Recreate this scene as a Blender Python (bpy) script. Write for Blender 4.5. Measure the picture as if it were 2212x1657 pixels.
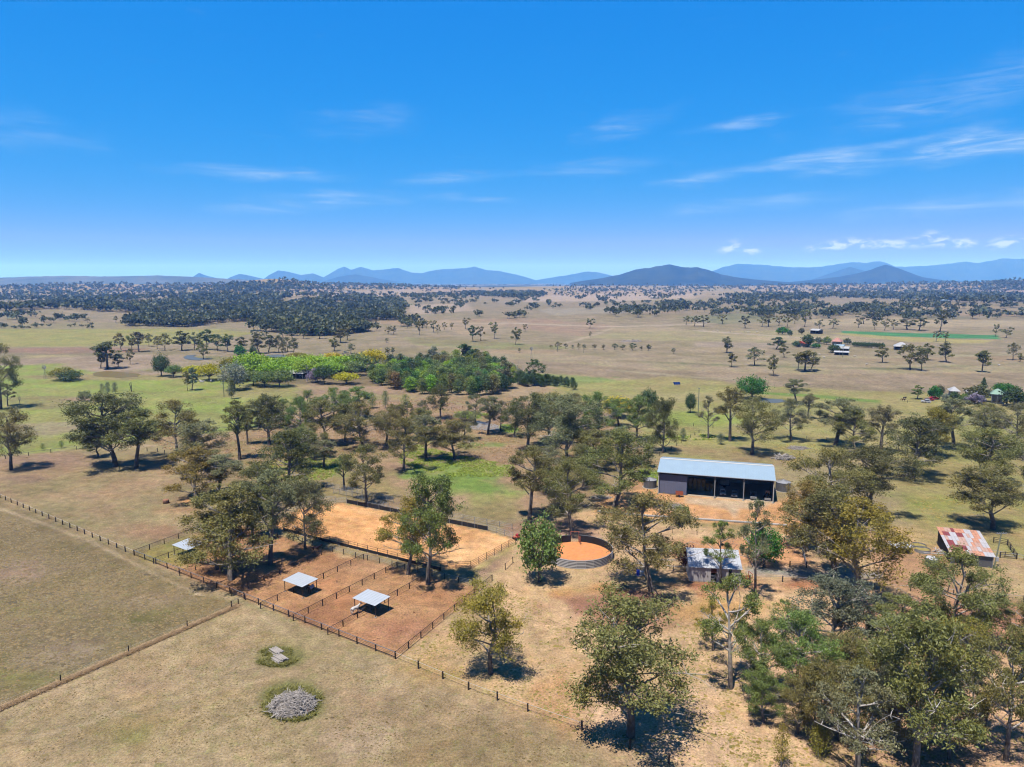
import bpy, bmesh, math, random
import numpy as np
from mathutils import Vector, Matrix, Quaternion

for o in list(bpy.data.objects):
    bpy.data.objects.remove(o)
sc = bpy.context.scene
COL = sc.collection
PI = math.pi

# ------------------------------------------------------------------ camera
CAM_H = 65.0
FPX = 1535.4                      # focal length in pixels of a 2212 px wide picture
CX, CY = 1106.0, 828.5
PITCH = math.atan((CY - 604.8) / FPX)
cd = bpy.data.cameras.new('camera')
cd.sensor_width = 36.0
cd.lens = 36.0 * FPX / 2212.0
cd.clip_start = 0.5
cd.clip_end = 90000.0
cam = bpy.data.objects.new('camera', cd)
COL.objects.link(cam)
cam.location = (0, 0, CAM_H)
cam.rotation_euler = (PI / 2 - PITCH, 0, 0)
sc.camera = cam

# ------------------------------------------------------------------ light, sky, exposure
SUN_EL = math.radians(70.0)
SHX, SHY = 0.62, 0.785            # ground direction in which shadows fall
SUN_STRENGTH = 5.0
sl = bpy.data.lights.new('sun', 'SUN')
sl.energy = SUN_STRENGTH
sl.angle = math.radians(0.53)
sl.color = (1.0, 0.955, 0.89)
sun = bpy.data.objects.new('sun', sl)
COL.objects.link(sun)
sun.rotation_euler = Vector((SHX * math.cos(SUN_EL), SHY * math.cos(SUN_EL), -math.sin(SUN_EL))).to_track_quat('-Z', 'Y').to_euler()
sun.location = (0, 0, 300)

vs = sc.view_settings
vs.view_transform = 'Standard'
vs.look = 'None'
vs.exposure = 1.3
vs.gamma = 1.0
vs.use_curve_mapping = False
cy = sc.cycles
cy.max_bounces = 5
cy.diffuse_bounces = 3
cy.glossy_bounces = 2
cy.transmission_bounces = 3
cy.transparent_max_bounces = 6
cy.volume_bounces = 0
cy.caustics_reflective = False
cy.caustics_refractive = False
cy.use_denoising = True
try:
    cy.denoiser = 'OPENIMAGEDENOISE'
    cy.denoising_input_passes = 'RGB_ALBEDO_NORMAL'
    cy.denoising_prefilter = 'ACCURATE'
except Exception:
    pass
cy.sample_clamp_indirect = 6.0
cy.filter_width = 1.15

cP, sP = math.cos(PITCH), math.sin(PITCH)


def ray(px, py):
    """direction of the sight line through a picture point (y forward, z up)"""
    a = (px - CX) / FPX
    b = (CY - py) / FPX
    return np.array([a, cP + b * sP, -sP + b * cP])


def azel(px, py):
    d = ray(px, py)
    d = d / np.linalg.norm(d)
    return math.atan2(d[0], d[1]), math.asin(d[2])


world = bpy.data.worlds.new('World')
sc.world = world
world.use_nodes = True
wn, wl = world.node_tree.nodes, world.node_tree.links
wn.clear()


def N(nodes, t, **kw):
    n = nodes.new(t)
    for k, v in kw.items():
        setattr(n, k, v)
    return n


SKY_STRENGTH = 0.0625
w_out = N(wn, 'ShaderNodeOutputWorld')
w_bg = N(wn, 'ShaderNodeBackground')
w_bg.inputs['Strength'].default_value = SKY_STRENGTH
w_sky = N(wn, 'ShaderNodeTexSky', sky_type='NISHITA')
w_sky.sun_disc = False
w_sky.sun_elevation = SUN_EL
w_sky.sun_rotation = math.atan2(-SHX, -SHY)
w_sky.altitude = 100.0
w_sky.air_density = 1.0
w_sky.dust_density = 0.6
w_sky.ozone_density = 3.0
# look no lower than about three degrees: the haze below is built, not part of the sky
w_tv = N(wn, 'ShaderNodeTexCoord')
w_sp = N(wn, 'ShaderNodeSeparateXYZ')
wl.new(w_tv.outputs['Generated'], w_sp.inputs[0])
w_zm = N(wn, 'ShaderNodeMath', operation='MAXIMUM')
w_zm.inputs[1].default_value = 0.05
wl.new(w_sp.outputs['Z'], w_zm.inputs[0])
w_cv = N(wn, 'ShaderNodeCombineXYZ')
wl.new(w_sp.outputs['X'], w_cv.inputs[0])
wl.new(w_sp.outputs['Y'], w_cv.inputs[1])
wl.new(w_zm.outputs[0], w_cv.inputs[2])
wl.new(w_cv.outputs[0], w_sky.inputs['Vector'])
# the deep saturated blue of the photograph: a tone curve per channel, the same over the whole sky
w_sc = N(wn, 'ShaderNodeSeparateColor')
wl.new(w_sky.outputs[0], w_sc.inputs[0])
w_cc = N(wn, 'ShaderNodeCombineColor')
for ch, (ga, ge) in enumerate(((0.0050, 3.62), (1.00, 0.49), (4.0, 0.18))):
    p_ = N(wn, 'ShaderNodeMath', operation='POWER')
    p_.inputs[1].default_value = ge
    wl.new(w_sc.outputs[ch], p_.inputs[0])
    q_ = N(wn, 'ShaderNodeMath', operation='MULTIPLY')
    q_.inputs[1].default_value = ga
    wl.new(p_.outputs[0], q_.inputs[0])
    r_ = N(wn, 'ShaderNodeMath', operation='MINIMUM')
    r_.inputs[1].default_value = (9.0, 9.0, 9.5)[ch]
    wl.new(q_.outputs[0], r_.inputs[0])
    wl.new(r_.outputs[0], w_cc.inputs[ch])
w_max = w_cc
# thin cirrus: direction -> (azimuth, elevation)
w_tc = N(wn, 'ShaderNodeTexCoord')
w_sep = N(wn, 'ShaderNodeSeparateXYZ')
wl.new(w_tc.outputs['Generated'], w_sep.inputs[0])
w_az = N(wn, 'ShaderNodeMath', operation='ARCTAN2')
wl.new(w_sep.outputs['X'], w_az.inputs[0])
wl.new(w_sep.outputs['Y'], w_az.inputs[1])
w_el = N(wn, 'ShaderNodeMath', operation='ARCSINE')
wl.new(w_sep.outputs['Z'], w_el.inputs[0])
w_uv = N(wn, 'ShaderNodeCombineXYZ')
wl.new(w_az.outputs[0], w_uv.inputs[0])
wl.new(w_el.outputs[0], w_uv.inputs[1])


def w_math(op, a, b=None, clamp=False):
    n = N(wn, 'ShaderNodeMath', operation=op)
    n.use_clamp = clamp
    for i, v in enumerate((a, b)):
        if v is None:
            continue
        if isinstance(v, (int, float)):
            n.inputs[i].default_value = v
        else:
            wl.new(v, n.inputs[i])
    return n.outputs[0]


def w_noise(scale_xyz, rot, scale, detail, rough, dist):
    mp = N(wn, 'ShaderNodeMapping')
    mp.inputs['Rotation'].default_value = (0, 0, rot)
    mp.inputs['Scale'].default_value = scale_xyz
    wl.new(w_uv.outputs[0], mp.inputs['Vector'])
    nz = N(wn, 'ShaderNodeTexNoise')
    nz.inputs['Scale'].default_value = scale
    nz.inputs['Detail'].default_value = detail
    nz.inputs['Roughness'].default_value = rough
    nz.inputs['Distortion'].default_value = dist
    wl.new(mp.outputs[0], nz.inputs['Vector'])
    return nz.outputs['Fac']


n_streak = w_noise((1.0, 9.0, 1.0), -0.12, 8.0, 10.0, 0.66, 0.9)
n_puff = w_noise((1.0, 2.0, 1.0), 0.0, 60.0, 6.0, 0.55, 0.4)
n_warp = w_noise((1.0, 1.6, 1.0), 0.3, 14.0, 3.0, 0.5, 0.0)


def ellipse(px, py, rx, ry, rot, amp):
    u, v = azel(px, py)
    sub = N(wn, 'ShaderNodeVectorMath', operation='SUBTRACT')
    wl.new(w_uv.outputs[0], sub.inputs[0])
    sub.inputs[1].default_value = (u, v, 0)
    mp = N(wn, 'ShaderNodeMapping')
    mp.vector_type = 'TEXTURE'
    mp.inputs['Rotation'].default_value = (0, 0, rot)
    mp.inputs['Scale'].default_value = (rx / FPX, ry / FPX, 1)
    wl.new(sub.outputs[0], mp.inputs['Vector'])
    ln = N(wn, 'ShaderNodeVectorMath', operation='LENGTH')
    wl.new(mp.outputs[0], ln.inputs[0])
    warped = w_math('ADD', ln.outputs['Value'], w_math('MULTIPLY', w_math('SUBTRACT', n_warp, 0.5), 1.3))
    mr = N(wn, 'ShaderNodeMapRange', interpolation_type='SMOOTHSTEP')
    mr.inputs['From Min'].default_value = 1.0
    mr.inputs['From Max'].default_value = 0.0
    mr.inputs['To Min'].default_value = 0.0
    mr.inputs['To Max'].default_value = amp
    wl.new(warped, mr.inputs['Value'])
    return mr.outputs[0]


STREAKS = [(2110, 318, 420, 30, 0.09, 1.0), (1760, 342, 420, 20, 0.11, 0.95), (540, 372, 230, 20, 0.0, 0.6),
           (760, 430, 260, 24, 0.03, 0.65), (980, 385, 170, 20, 0.08, 0.5), (600, 450, 180, 18, 0.02, 0.55),
           (1350, 270, 140, 34, 0.22, 0.5), (1590, 268, 120, 16, 0.08, 0.75), (780, 265, 150, 44, 0.1, 0.32),
           (2080, 200, 360, 60, 0.2, 0.4), (60, 290, 160, 50, 0.0, 0.26), (1300, 360, 190, 26, 0.05, 0.5), (1060, 432, 70, 10, 0.0, 0.6),
           (1640, 440, 240, 20, 0.06, 0.5), (2100, 440, 260, 26, 0.05, 0.45)]
tot = None
for e in STREAKS:
    m = ellipse(*e)
    tot = m if tot is None else w_math('ADD', tot, m)
mr = N(wn, 'ShaderNodeMapRange', interpolation_type='SMOOTHSTEP')
mr.inputs['From Min'].default_value = 0.36
mr.inputs['From Max'].default_value = 0.80
wl.new(n_streak, mr.inputs['Value'])
cir = w_math('MULTIPLY', tot, w_math('ADD', w_math('MULTIPLY', mr.outputs[0], 0.80), 0.10))
# a faint overall veil of the same cirrus
veil = N(wn, 'ShaderNodeMapRange', interpolation_type='SMOOTHSTEP')
veil.inputs['From Min'].default_value = 0.58
veil.inputs['From Max'].default_value = 0.9
veil.inputs['To Max'].default_value = 0.12
wl.new(n_streak, veil.inputs['Value'])
cir = w_math('ADD', cir, veil.outputs[0])
PUFFS = [(1575, 535, 28, 14, 0.2, 1.0), (1622, 543, 20, 8, 0, 0.9), (1795, 530, 34, 11, 0.05, 1.0), (1850, 527, 40, 11, 0.05, 1.0),
         (1915, 528, 34, 11, 0.05, 0.95), (1990, 521, 44, 15, 0.15, 1.0), (2050, 527, 26, 8, 0, 0.9), (2090, 525, 16, 8, 0.1, 0.9), (2180, 523, 32, 11, 0.15, 0.9),
         (1750, 537, 14, 8, 0, 0.9)]
ptot = None
for e in PUFFS:
    m = ellipse(e[0], e[1], e[2] * 1.25, e[3] * 1.3, e[4], e[5])
    ptot = m if ptot is None else w_math('ADD', ptot, m)
mr2 = N(wn, 'ShaderNodeMapRange', interpolation_type='SMOOTHSTEP')
mr2.inputs['From Min'].default_value = 0.42
mr2.inputs['From Max'].default_value = 0.62
wl.new(n_puff, mr2.inputs['Value'])
puf = w_math('MULTIPLY', w_math('MULTIPLY', ptot, mr2.outputs[0]), 1.0)
cloud = w_math('ADD', w_math('MULTIPLY', cir, 0.80), puf)
cloud = w_math('MINIMUM', cloud, 0.72)
# only above the horizon
above = N(wn, 'ShaderNodeMapRange')
above.inputs['From Min'].default_value = 0.005
above.inputs['From Max'].default_value = 0.04
wl.new(w_el.outputs[0], above.inputs['Value'])
cloud = w_math('MULTIPLY', cloud, above.outputs[0])
w_mix = N(wn, 'ShaderNodeMix', data_type='RGBA')
wl.new(cloud, w_mix.inputs[0])
wl.new(w_max.outputs[0], w_mix.inputs['A'])
w_mix.inputs['B'].default_value = (4.6, 5.6, 6.5, 1)
wl.new(w_mix.outputs['Result'], w_bg.inputs['Color'])
wl.new(w_bg.outputs[0], w_out.inputs['Surface'])
world.cycles.sampling_method = 'MANUAL'
world.cycles.sample_map_resolution = 512


# ------------------------------------------------------------------ helpers
def lin(c):
    out = []
    for v in c:
        v = v / 255.0
        out.append(v / 12.92 if v <= 0.04045 else ((v + 0.055) / 1.055) ** 2.4)
    return out


EXPO = (3.25, 3.40, 3.50)                        # sunlit output of a white ground: turns a picture colour into a base colour


def alb(c, k=1.0):
    return tuple(min(0.85, v / e * k) for v, e in zip(lin(c), EXPO))


def smooth(a, b, x):
    t = np.clip((x - a) / (b - a), 0, 1)
    return t * t * (3 - 2 * t)


def _hash(ix, iy, s):
    h = (ix.astype(np.int64) * 374761393 + iy.astype(np.int64) * 668265263 + s * 144665) & 0x7fffffff
    h = ((h ^ (h >> 13)) * 1274126177) & 0x7fffffff
    return ((h ^ (h >> 16)) & 0xffff) / 65535.0


def vnoise(x, y, s=0):
    x = np.asarray(x, float)
    y = np.asarray(y, float)
    ix, iy = np.floor(x), np.floor(y)
    fx, fy = x - ix, y - iy
    fx = fx * fx * (3 - 2 * fx)
    fy = fy * fy * (3 - 2 * fy)
    a, b = _hash(ix, iy, s), _hash(ix + 1, iy, s)
    c, d = _hash(ix, iy + 1, s), _hash(ix + 1, iy + 1, s)
    return (a * (1 - fx) + b * fx) * (1 - fy) + (c * (1 - fx) + d * fx) * fy


def fbm(x, y, s=0, o=4):
    t, a, n = 0.0, 0.5, 0.0
    for i in range(o):
        t = t + a * vnoise(x * 2 ** i + 17.3 * i, y * 2 ** i - 9.1 * i, s + i)
        n += a
        a *= 0.5
    return t / n


# ------------------------------------------------------------------ the lie of the land
HILLS = [  # picture x, distance, height, spread across, spread along
    (600, 3500, 66, 260, 380), (430, 4300, 30, 900, 600), (820, 4600, 24, 1100, 500), (80, 4200, 26, 700, 500),
    (2280, 4000, 66, 420, 500), (2080, 4800, 40, 600, 500), (1780, 5200, 26, 900, 500), (1330, 5600, 20, 900, 500),
    (1150, 4200, 22, 300, 350), (640, 2300, 14, 500, 260), (1500, 2500, 8, 500, 300), (1750, 1500, 5, 260, 160),
    (1250, 1250, 6, 300, 150), (2100, 1700, 10, 350, 250), (150, 1500, 6, 300, 200),
]


def terrain(x, y):
    x = np.asarray(x, float)
    y = np.asarray(y, float)
    d = np.sqrt(x * x + y * y)
    z = np.zeros_like(d)
    for px, D, h, sx, sy in HILLS:
        X = (px - CX) / FPX * D
        z = z + h * np.exp(-((x - X) / sx) ** 2 - ((y - D) / sy) ** 2)
    far = smooth(900, 2600, d)
    z = z + far * (fbm(x / 420.0, y / 420.0, 5, 3) - 0.5) * 16
    z = z + smooth(330, 900, d) * (fbm(x / 160.0, y / 160.0, 9, 2) - 0.5) * 1.6
    z = z - smooth(7000, 12000, d) * 20
    return z


def GV(P):
    """picture points (n,2) -> points of the land under them (n,3)"""
    P = np.atleast_2d(np.asarray(P, float))
    a = (P[:, 0] - CX) / FPX
    b = (CY - P[:, 1]) / FPX
    dx, dy, dz = a, cP + b * sP, -sP + b * cP
    n = len(P)
    t_hit = np.full(n, np.nan)
    if (dz < 0).all() and (-CAM_H / np.minimum(dz, -1e-4) < 300).all():
        t = -CAM_H / dz
        return np.stack([dx * t, dy * t, dx * 0], 1)
    flat = np.where(dz < -1e-4, -CAM_H / np.minimum(dz, -1e-4), 9e4)
    t = max(60.0, float(flat.min()) * (0.995 if flat.min() < 600 else 0.45))
    t_prev = np.full(n, t * 0.97)
    while t < 16000:
        z = CAM_H + dz * t
        below = (z < terrain(dx * t, dy * t)) & np.isnan(t_hit)
        if below.any():
            lo = np.where(below, t_prev, 0)
            hi = np.full(n, t)
            for _ in range(14):
                m = (lo + hi) / 2
                bl = (CAM_H + dz * m) < terrain(dx * m, dy * m)
                hi = np.where(bl, m, hi)
                lo = np.where(bl, lo, m)
            t_hit = np.where(below, (lo + hi) / 2, t_hit)
        t_prev = np.full(n, t)
        if not np.isnan(t_hit).any():
            break
        t *= 1.03
    t_hit = np.where(np.isnan(t_hit), 9000.0, t_hit)
    x, y = dx * t_hit, dy * t_hit
    return np.stack([x, y, terrain(x, y)], 1)


def G(px, py):
    return Vector(GV([(px, py)])[0])


def h_at(p, px, py):
    """height above the ground point p at which the sight line through (px,py) passes"""
    d = ray(px, py)
    return CAM_H + d[2] / d[1] * p.y - p.z


# ------------------------------------------------------------------ materials
def mat(name, color, rough=0.8, spec=0.3, metal=0.0, noise=0.0, nscale=3.0, c2=None, bump=0.0, bscale=20.0, stretch=None):
    m = bpy.data.materials.new(name)
    m.use_nodes = True
    nt = m.node_tree
    b = nt.nodes['Principled BSDF']
    b.inputs['Roughness'].default_value = rough
    b.inputs['Specular IOR Level'].default_value = spec
    b.inputs['Metallic'].default_value = metal
    b.inputs['Base Color'].default_value = (*color, 1)
    if noise > 0 or bump > 0 or c2:
        tc = N(nt.nodes, 'ShaderNodeTexCoord')
        src = tc.outputs['Object']
        if stretch:
            mp = N(nt.nodes, 'ShaderNodeMapping')
            mp.inputs['Scale'].default_value = stretch
            nt.links.new(src, mp.inputs['Vector'])
            src = mp.outputs[0]
        if noise > 0 or c2:
            nz = N(nt.nodes, 'ShaderNodeTexNoise')
            nz.inputs['Scale'].default_value = nscale
            nz.inputs['Detail'].default_value = 6
            nz.inputs['Roughness'].default_value = 0.62
            nt.links.new(src, nz.inputs['Vector'])
            rp = N(nt.nodes, 'ShaderNodeMapRange')
            rp.inputs['From Min'].default_value = 0.32
            rp.inputs['From Max'].default_value = 0.68
            nt.links.new(nz.outputs['Fac'], rp.inputs['Value'])
            mx = N(nt.nodes, 'ShaderNodeMix', data_type='RGBA')
            k = noise
            mx.inputs['A'].default_value = (*[v * (1 - k) for v in color], 1)
            mx.inputs['B'].default_value = (*(c2 if c2 else [min(1, v * (1 + k)) for v in color]), 1)
            nt.links.new(rp.outputs[0], mx.inputs[0])
            nt.links.new(mx.outputs['Result'], b.inputs['Base Color'])
        if bump > 0:
            nb = N(nt.nodes, 'ShaderNodeTexNoise')
            nb.inputs['Scale'].default_value = bscale
            nb.inputs['Detail'].default_value = 4
            nt.links.new(src, nb.inputs['Vector'])
            bp = N(nt.nodes, 'ShaderNodeBump')
            bp.inputs['Strength'].default_value = bump
            bp.inputs['Distance'].default_value = 0.1
            nt.links.new(nb.outputs['Fac'], bp.inputs['Height'])
            nt.links.new(bp.outputs[0], b.inputs['Normal'])
    return m


def leaf_material():
    m = bpy.data.materials.new('foliage')
    m.use_nodes = True
    nt = m.node_tree
    nt.nodes.clear()
    out = N(nt.nodes, 'ShaderNodeOutputMaterial')
    oi = N(nt.nodes, 'ShaderNodeObjectInfo')
    at = N(nt.nodes, 'ShaderNodeAttribute', attribute_name='rnd')
    # lighter and darker sprays, some browner
    mr_ = N(nt.nodes, 'ShaderNodeMapRange')
    mr_.inputs['To Min'].default_value = 0.78
    mr_.inputs['To Max'].default_value = 1.7
    nt.links.new(at.outputs['Fac'], mr_.inputs['Value'])
    vm = N(nt.nodes, 'ShaderNodeVectorMath', operation='SCALE')
    nt.links.new(oi.outputs['Color'], vm.inputs[0])
    nt.links.new(mr_.outputs[0], vm.inputs['Scale'])
    at2 = N(nt.nodes, 'ShaderNodeAttribute', attribute_name='tint')
    mx = N(nt.nodes, 'ShaderNodeMix', data_type='RGBA', blend_type='MULTIPLY')
    mx.inputs['B'].default_value = (1.22, 0.98, 0.78, 1)
    nt.links.new(at2.outputs['Fac'], mx.inputs[0])
    nt.links.new(vm.outputs[0], mx.inputs['A'])
    df = N(nt.nodes, 'ShaderNodeBsdfPrincipled')
    df.inputs['Roughness'].default_value = 0.55
    df.inputs['Specular IOR Level'].default_value = 0.28
    nt.links.new(mx.outputs['Result'], df.inputs['Base Color'])
    tr = N(nt.nodes, 'ShaderNodeBsdfTranslucent')
    nt.links.new(mx.outputs['Result'], tr.inputs['Color'])
    ms = N(nt.nodes, 'ShaderNodeMixShader')
    ms.inputs[0].default_value = 0.34
    nt.links.new(df.outputs[0], ms.inputs[1])
    nt.links.new(tr.outputs[0], ms.inputs[2])
    nt.links.new(ms.outputs[0], out.inputs['Surface'])
    return m


def bark_material():
    m = bpy.data.materials.new('bark')
    m.use_nodes = True
    nt = m.node_tree
    b = nt.nodes['Principled BSDF']
    b.inputs['Roughness'].default_value = 0.85
    b.inputs['Specular IOR Level'].default_value = 0.2
    oi = N(nt.nodes, 'ShaderNodeObjectInfo')
    at = N(nt.nodes, 'ShaderNodeAttribute', attribute_name='rough_bark')
    tc = N(nt.nodes, 'ShaderNodeTexCoord')
    nz = N(nt.nodes, 'ShaderNodeTexNoise')
    nz.inputs['Scale'].default_value = 1.7
    nz.inputs['Detail'].default_value = 5
    nt.links.new(tc.outputs['Object'], nz.inputs['Vector'])
    ad = N(nt.nodes, 'ShaderNodeMath', operation='ADD')
    nt.links.new(at.outputs['Fac'], ad.inputs[0])
    mr_ = N(nt.nodes, 'ShaderNodeMapRange')
    mr_.inputs['From Min'].default_value = 0.35
    mr_.inputs['From Max'].default_value = 0.75
    mr_.inputs['To Min'].default_value = -0.25
    mr_.inputs['To Max'].default_value = 0.35
    nt.links.new(nz.outputs['Fac'], mr_.inputs['Value'])
    nt.links.new(mr_.outputs[0], ad.inputs[1])
    ad.use_clamp = True
    mx = N(nt.nodes, 'ShaderNodeMix', data_type='RGBA')
    nt.links.new(ad.outputs[0], mx.inputs[0])
    nt.links.new(oi.outputs['Color'], mx.inputs['A'])
    mx.inputs['B'].default_value = (0.055, 0.043, 0.036, 1)
    nt.links.new(mx.outputs['Result'], b.inputs['Base Color'])
    return m


M_LEAF = leaf_material()
M_BARK = bark_material()


# ------------------------------------------------------------------ mesh and object helpers
def mesh_np(name, V, F, material=None, attrs=None, smooth_shade=False):
    """V (n,3); F list of face tuples or (m,k) array"""
    me = bpy.data.meshes.new(name)
    V = np.asarray(V, np.float32)
    if isinstance(F, np.ndarray):
        k = F.shape[1]
        me.vertices.add(len(V))
        me.vertices.foreach_set('co', V.ravel())
        me.loops.add(F.size)
        me.loops.foreach_set('vertex_index', F.astype(np.int32).ravel())
        me.polygons.add(len(F))
        me.polygons.foreach_set('loop_start', np.arange(0, F.size, k, dtype=np.int32))
        try:
            me.polygons.foreach_set('loop_total', np.full(len(F), k, np.int32))
        except Exception:
            pass
        me.update(calc_edges=True)
    else:
        me.from_pydata(V.tolist(), [], F)
        me.update()
    if attrs:
        for an, arr in attrs.items():
            arr = np.asarray(arr, np.float32)
            if arr.ndim == 1:
                a = me.attributes.new(an, 'FLOAT', 'POINT')
                a.data.foreach_set('value', arr)
            else:
                a = me.attributes.new(an, 'FLOAT_COLOR', 'POINT')
                if arr.shape[1] == 3:
                    arr = np.concatenate([arr, np.ones((len(arr), 1), np.float32)], 1)
                a.data.foreach_set('color', arr.ravel())
    if smooth_shade:
        me.polygons.foreach_set('use_smooth', np.ones(len(me.polygons), bool))
    if material:
        me.materials.append(material)
    return me


class MB:
    """collects boxes, bars, tubes and sheets into one mesh"""

    def __init__(self):
        self.v, self.f = [], []

    def add(self, V, F):
        n = len(self.v)
        self.v += [tuple(p) for p in V]
        self.f += [tuple(i + n for i in f) for f in F]
        return self

    def box(self, x0, x1, y0, y1, z0, z1):
        V = [(x0, y0, z0), (x1, y0, z0), (x1, y1, z0), (x0, y1, z0), (x0, y0, z1), (x1, y0, z1), (x1, y1, z1), (x0, y1, z1)]
        return self.add(V, [(0, 3, 2, 1), (4, 5, 6, 7), (0, 1, 5, 4), (1, 2, 6, 5), (2, 3, 7, 6), (3, 0, 4, 7)])

    def bar(self, a, b, w, h=None):
        a, b = Vector(a), Vector(b)
        h = h or w
        d = (b - a).normalized()
        s = d.cross(Vector((0, 0, 1)))
        s = s.normalized() if s.length > 1e-4 else Vector((1, 0, 0))
        u = s.cross(d).normalized()
        V = []
        for p in (a, b):
            for i, j in ((-1, -1), (1, -1), (1, 1), (-1, 1)):
                V.append(p + s * (i * w / 2) + u * (j * h / 2))
        return self.add(V, [(0, 1, 2, 3), (7, 6, 5, 4), (0, 4, 5, 1), (1, 5, 6, 2), (2, 6, 7, 3), (3, 7, 4, 0)])

    def tube(self, pts, rads, sides=6, cap=True):
        pts = [Vector(p) for p in pts]
        n0 = len(self.v)
        for i, p in enumerate(pts):
            d = (pts[min(i + 1, len(pts) - 1)] - pts[max(i - 1, 0)]).normalized()
            s = d.cross(Vector((0.31, 0.17, 0.93)))
            s = s.normalized() if s.length > 1e-3 else Vector((1, 0, 0))
            u = s.cross(d)
            for k in range(sides):
                a = 2 * PI * k / sides
                self.v.append(tuple(p + (s * math.cos(a) + u * math.sin(a)) * rads[i]))
        for i in range(len(pts) - 1):
            for k in range(sides):
                k2 = (k + 1) % sides
                self.f.append((n0 + i * sides + k, n0 + i * sides + k2, n0 + (i + 1) * sides + k2, n0 + (i + 1) * sides + k))
        if cap:
            self.f.append(tuple(n0 + k for k in reversed(range(sides))))
            self.f.append(tuple(n0 + (len(pts) - 1) * sides + k for k in range(sides)))
        return self

    def quad(self, a, b, c, d):
        return self.add([a, b, c, d], [(0, 1, 2, 3)])

    def slab(self, pts, th):
        """polygon sheet pts with thickness th downward along its normal"""
        pts = [Vector(p) for p in pts]
        n = (pts[1] - pts[0]).cross(pts[2] - pts[0]).normalized()
        k = len(pts)
        V = pts + [p - n * th for p in pts]
        F = [tuple(range(k)), tuple(reversed(range(k, 2 * k)))]
        for i in range(k):
            j = (i + 1) % k
            F.append((i, i + k, j + k, j))
        return self.add(V, F)

    def mesh(self, name, material, smooth_shade=False):
        me = bpy.data.meshes.new(name)
        me.from_pydata([tuple(p) for p in self.v], [], self.f)
        me.update()
        if material:
            me.materials.append(material)
        if smooth_shade:
            me.polygons.foreach_set('use_smooth', np.ones(len(me.polygons), bool))
        return me

    def build(self, name, material, parent=None, smooth_shade=False, **kw):
        return link(name, self.mesh(name, material, smooth_shade), parent, **kw)


def link(name, me, parent=None, loc=None, rot=None, scale=None):
    o = bpy.data.objects.new(name, me)
    COL.objects.link(o)
    if parent:
        o.parent = parent
    if loc is not None:
        o.location = loc
    if rot is not None:
        o.rotation_euler = rot
    if scale is not None:
        o.scale = scale
    return o


def thing(name, label, cat, loc=(0, 0, 0), rotz=0.0, group=None):
    o = bpy.data.objects.new(name, None)
    COL.objects.link(o)
    o.location = loc
    o.rotation_euler = (0, 0, rotz)
    o['label'] = label
    o['category'] = cat
    if group:
        o['group'] = group
    return o


def tag(o, label=None, cat=None, group=None, kind=None):
    if label:
        o['label'] = label
    if cat:
        o['category'] = cat
    if group:
        o['group'] = group
    if kind:
        o['kind'] = kind
    return o


def copy_tree(o, parent=None):
    c = o.copy()
    COL.objects.link(c)
    c.parent = parent
    for ch in list(o.children):
        copy_tree(ch, c)
    return c


# ------------------------------------------------------------------ ground
def poly_sd(x, y, poly):
    """signed distance (positive inside) of points to a polygon"""
    best = np.full(x.shape, 1e18)
    inside = np.zeros(x.shape, bool)
    n = len(poly)
    for i in range(n):
        ax, ay = poly[i]
        bx, by = poly[(i + 1) % n]
        ex, ey = bx - ax, by - ay
        L = ex * ex + ey * ey + 1e-9
        t = np.clip(((x - ax) * ex + (y - ay) * ey) / L, 0, 1)
        dd = (x - ax - t * ex) ** 2 + (y - ay - t * ey) ** 2
        best = np.minimum(best, dd)
        c = ((ay > y) != (by > y)) & (x < (bx - ax) * (y - ay) / (by - ay + 1e-12) + ax)
        inside ^= c
    d = np.sqrt(best)
    return np.where(inside, d, -d)


def ell(cx, cy_, rx, ry, n=14):
    return [(cx + rx * math.cos(2 * PI * i / n), cy_ + ry * math.sin(2 * PI * i / n)) for i in range(n)]


def strip(pts, w0, w1=None):
    """picture polyline -> polygon of that picture width"""
    w1 = w1 or w0
    up, dn = [], []
    n = len(pts)
    for i, (x, y) in enumerate(pts):
        w = w0 + (w1 - w0) * i / max(1, n - 1)
        up.append((x, y - w / 2))
        dn.append((x, y + w / 2))
    return up + dn[::-1]


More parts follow.
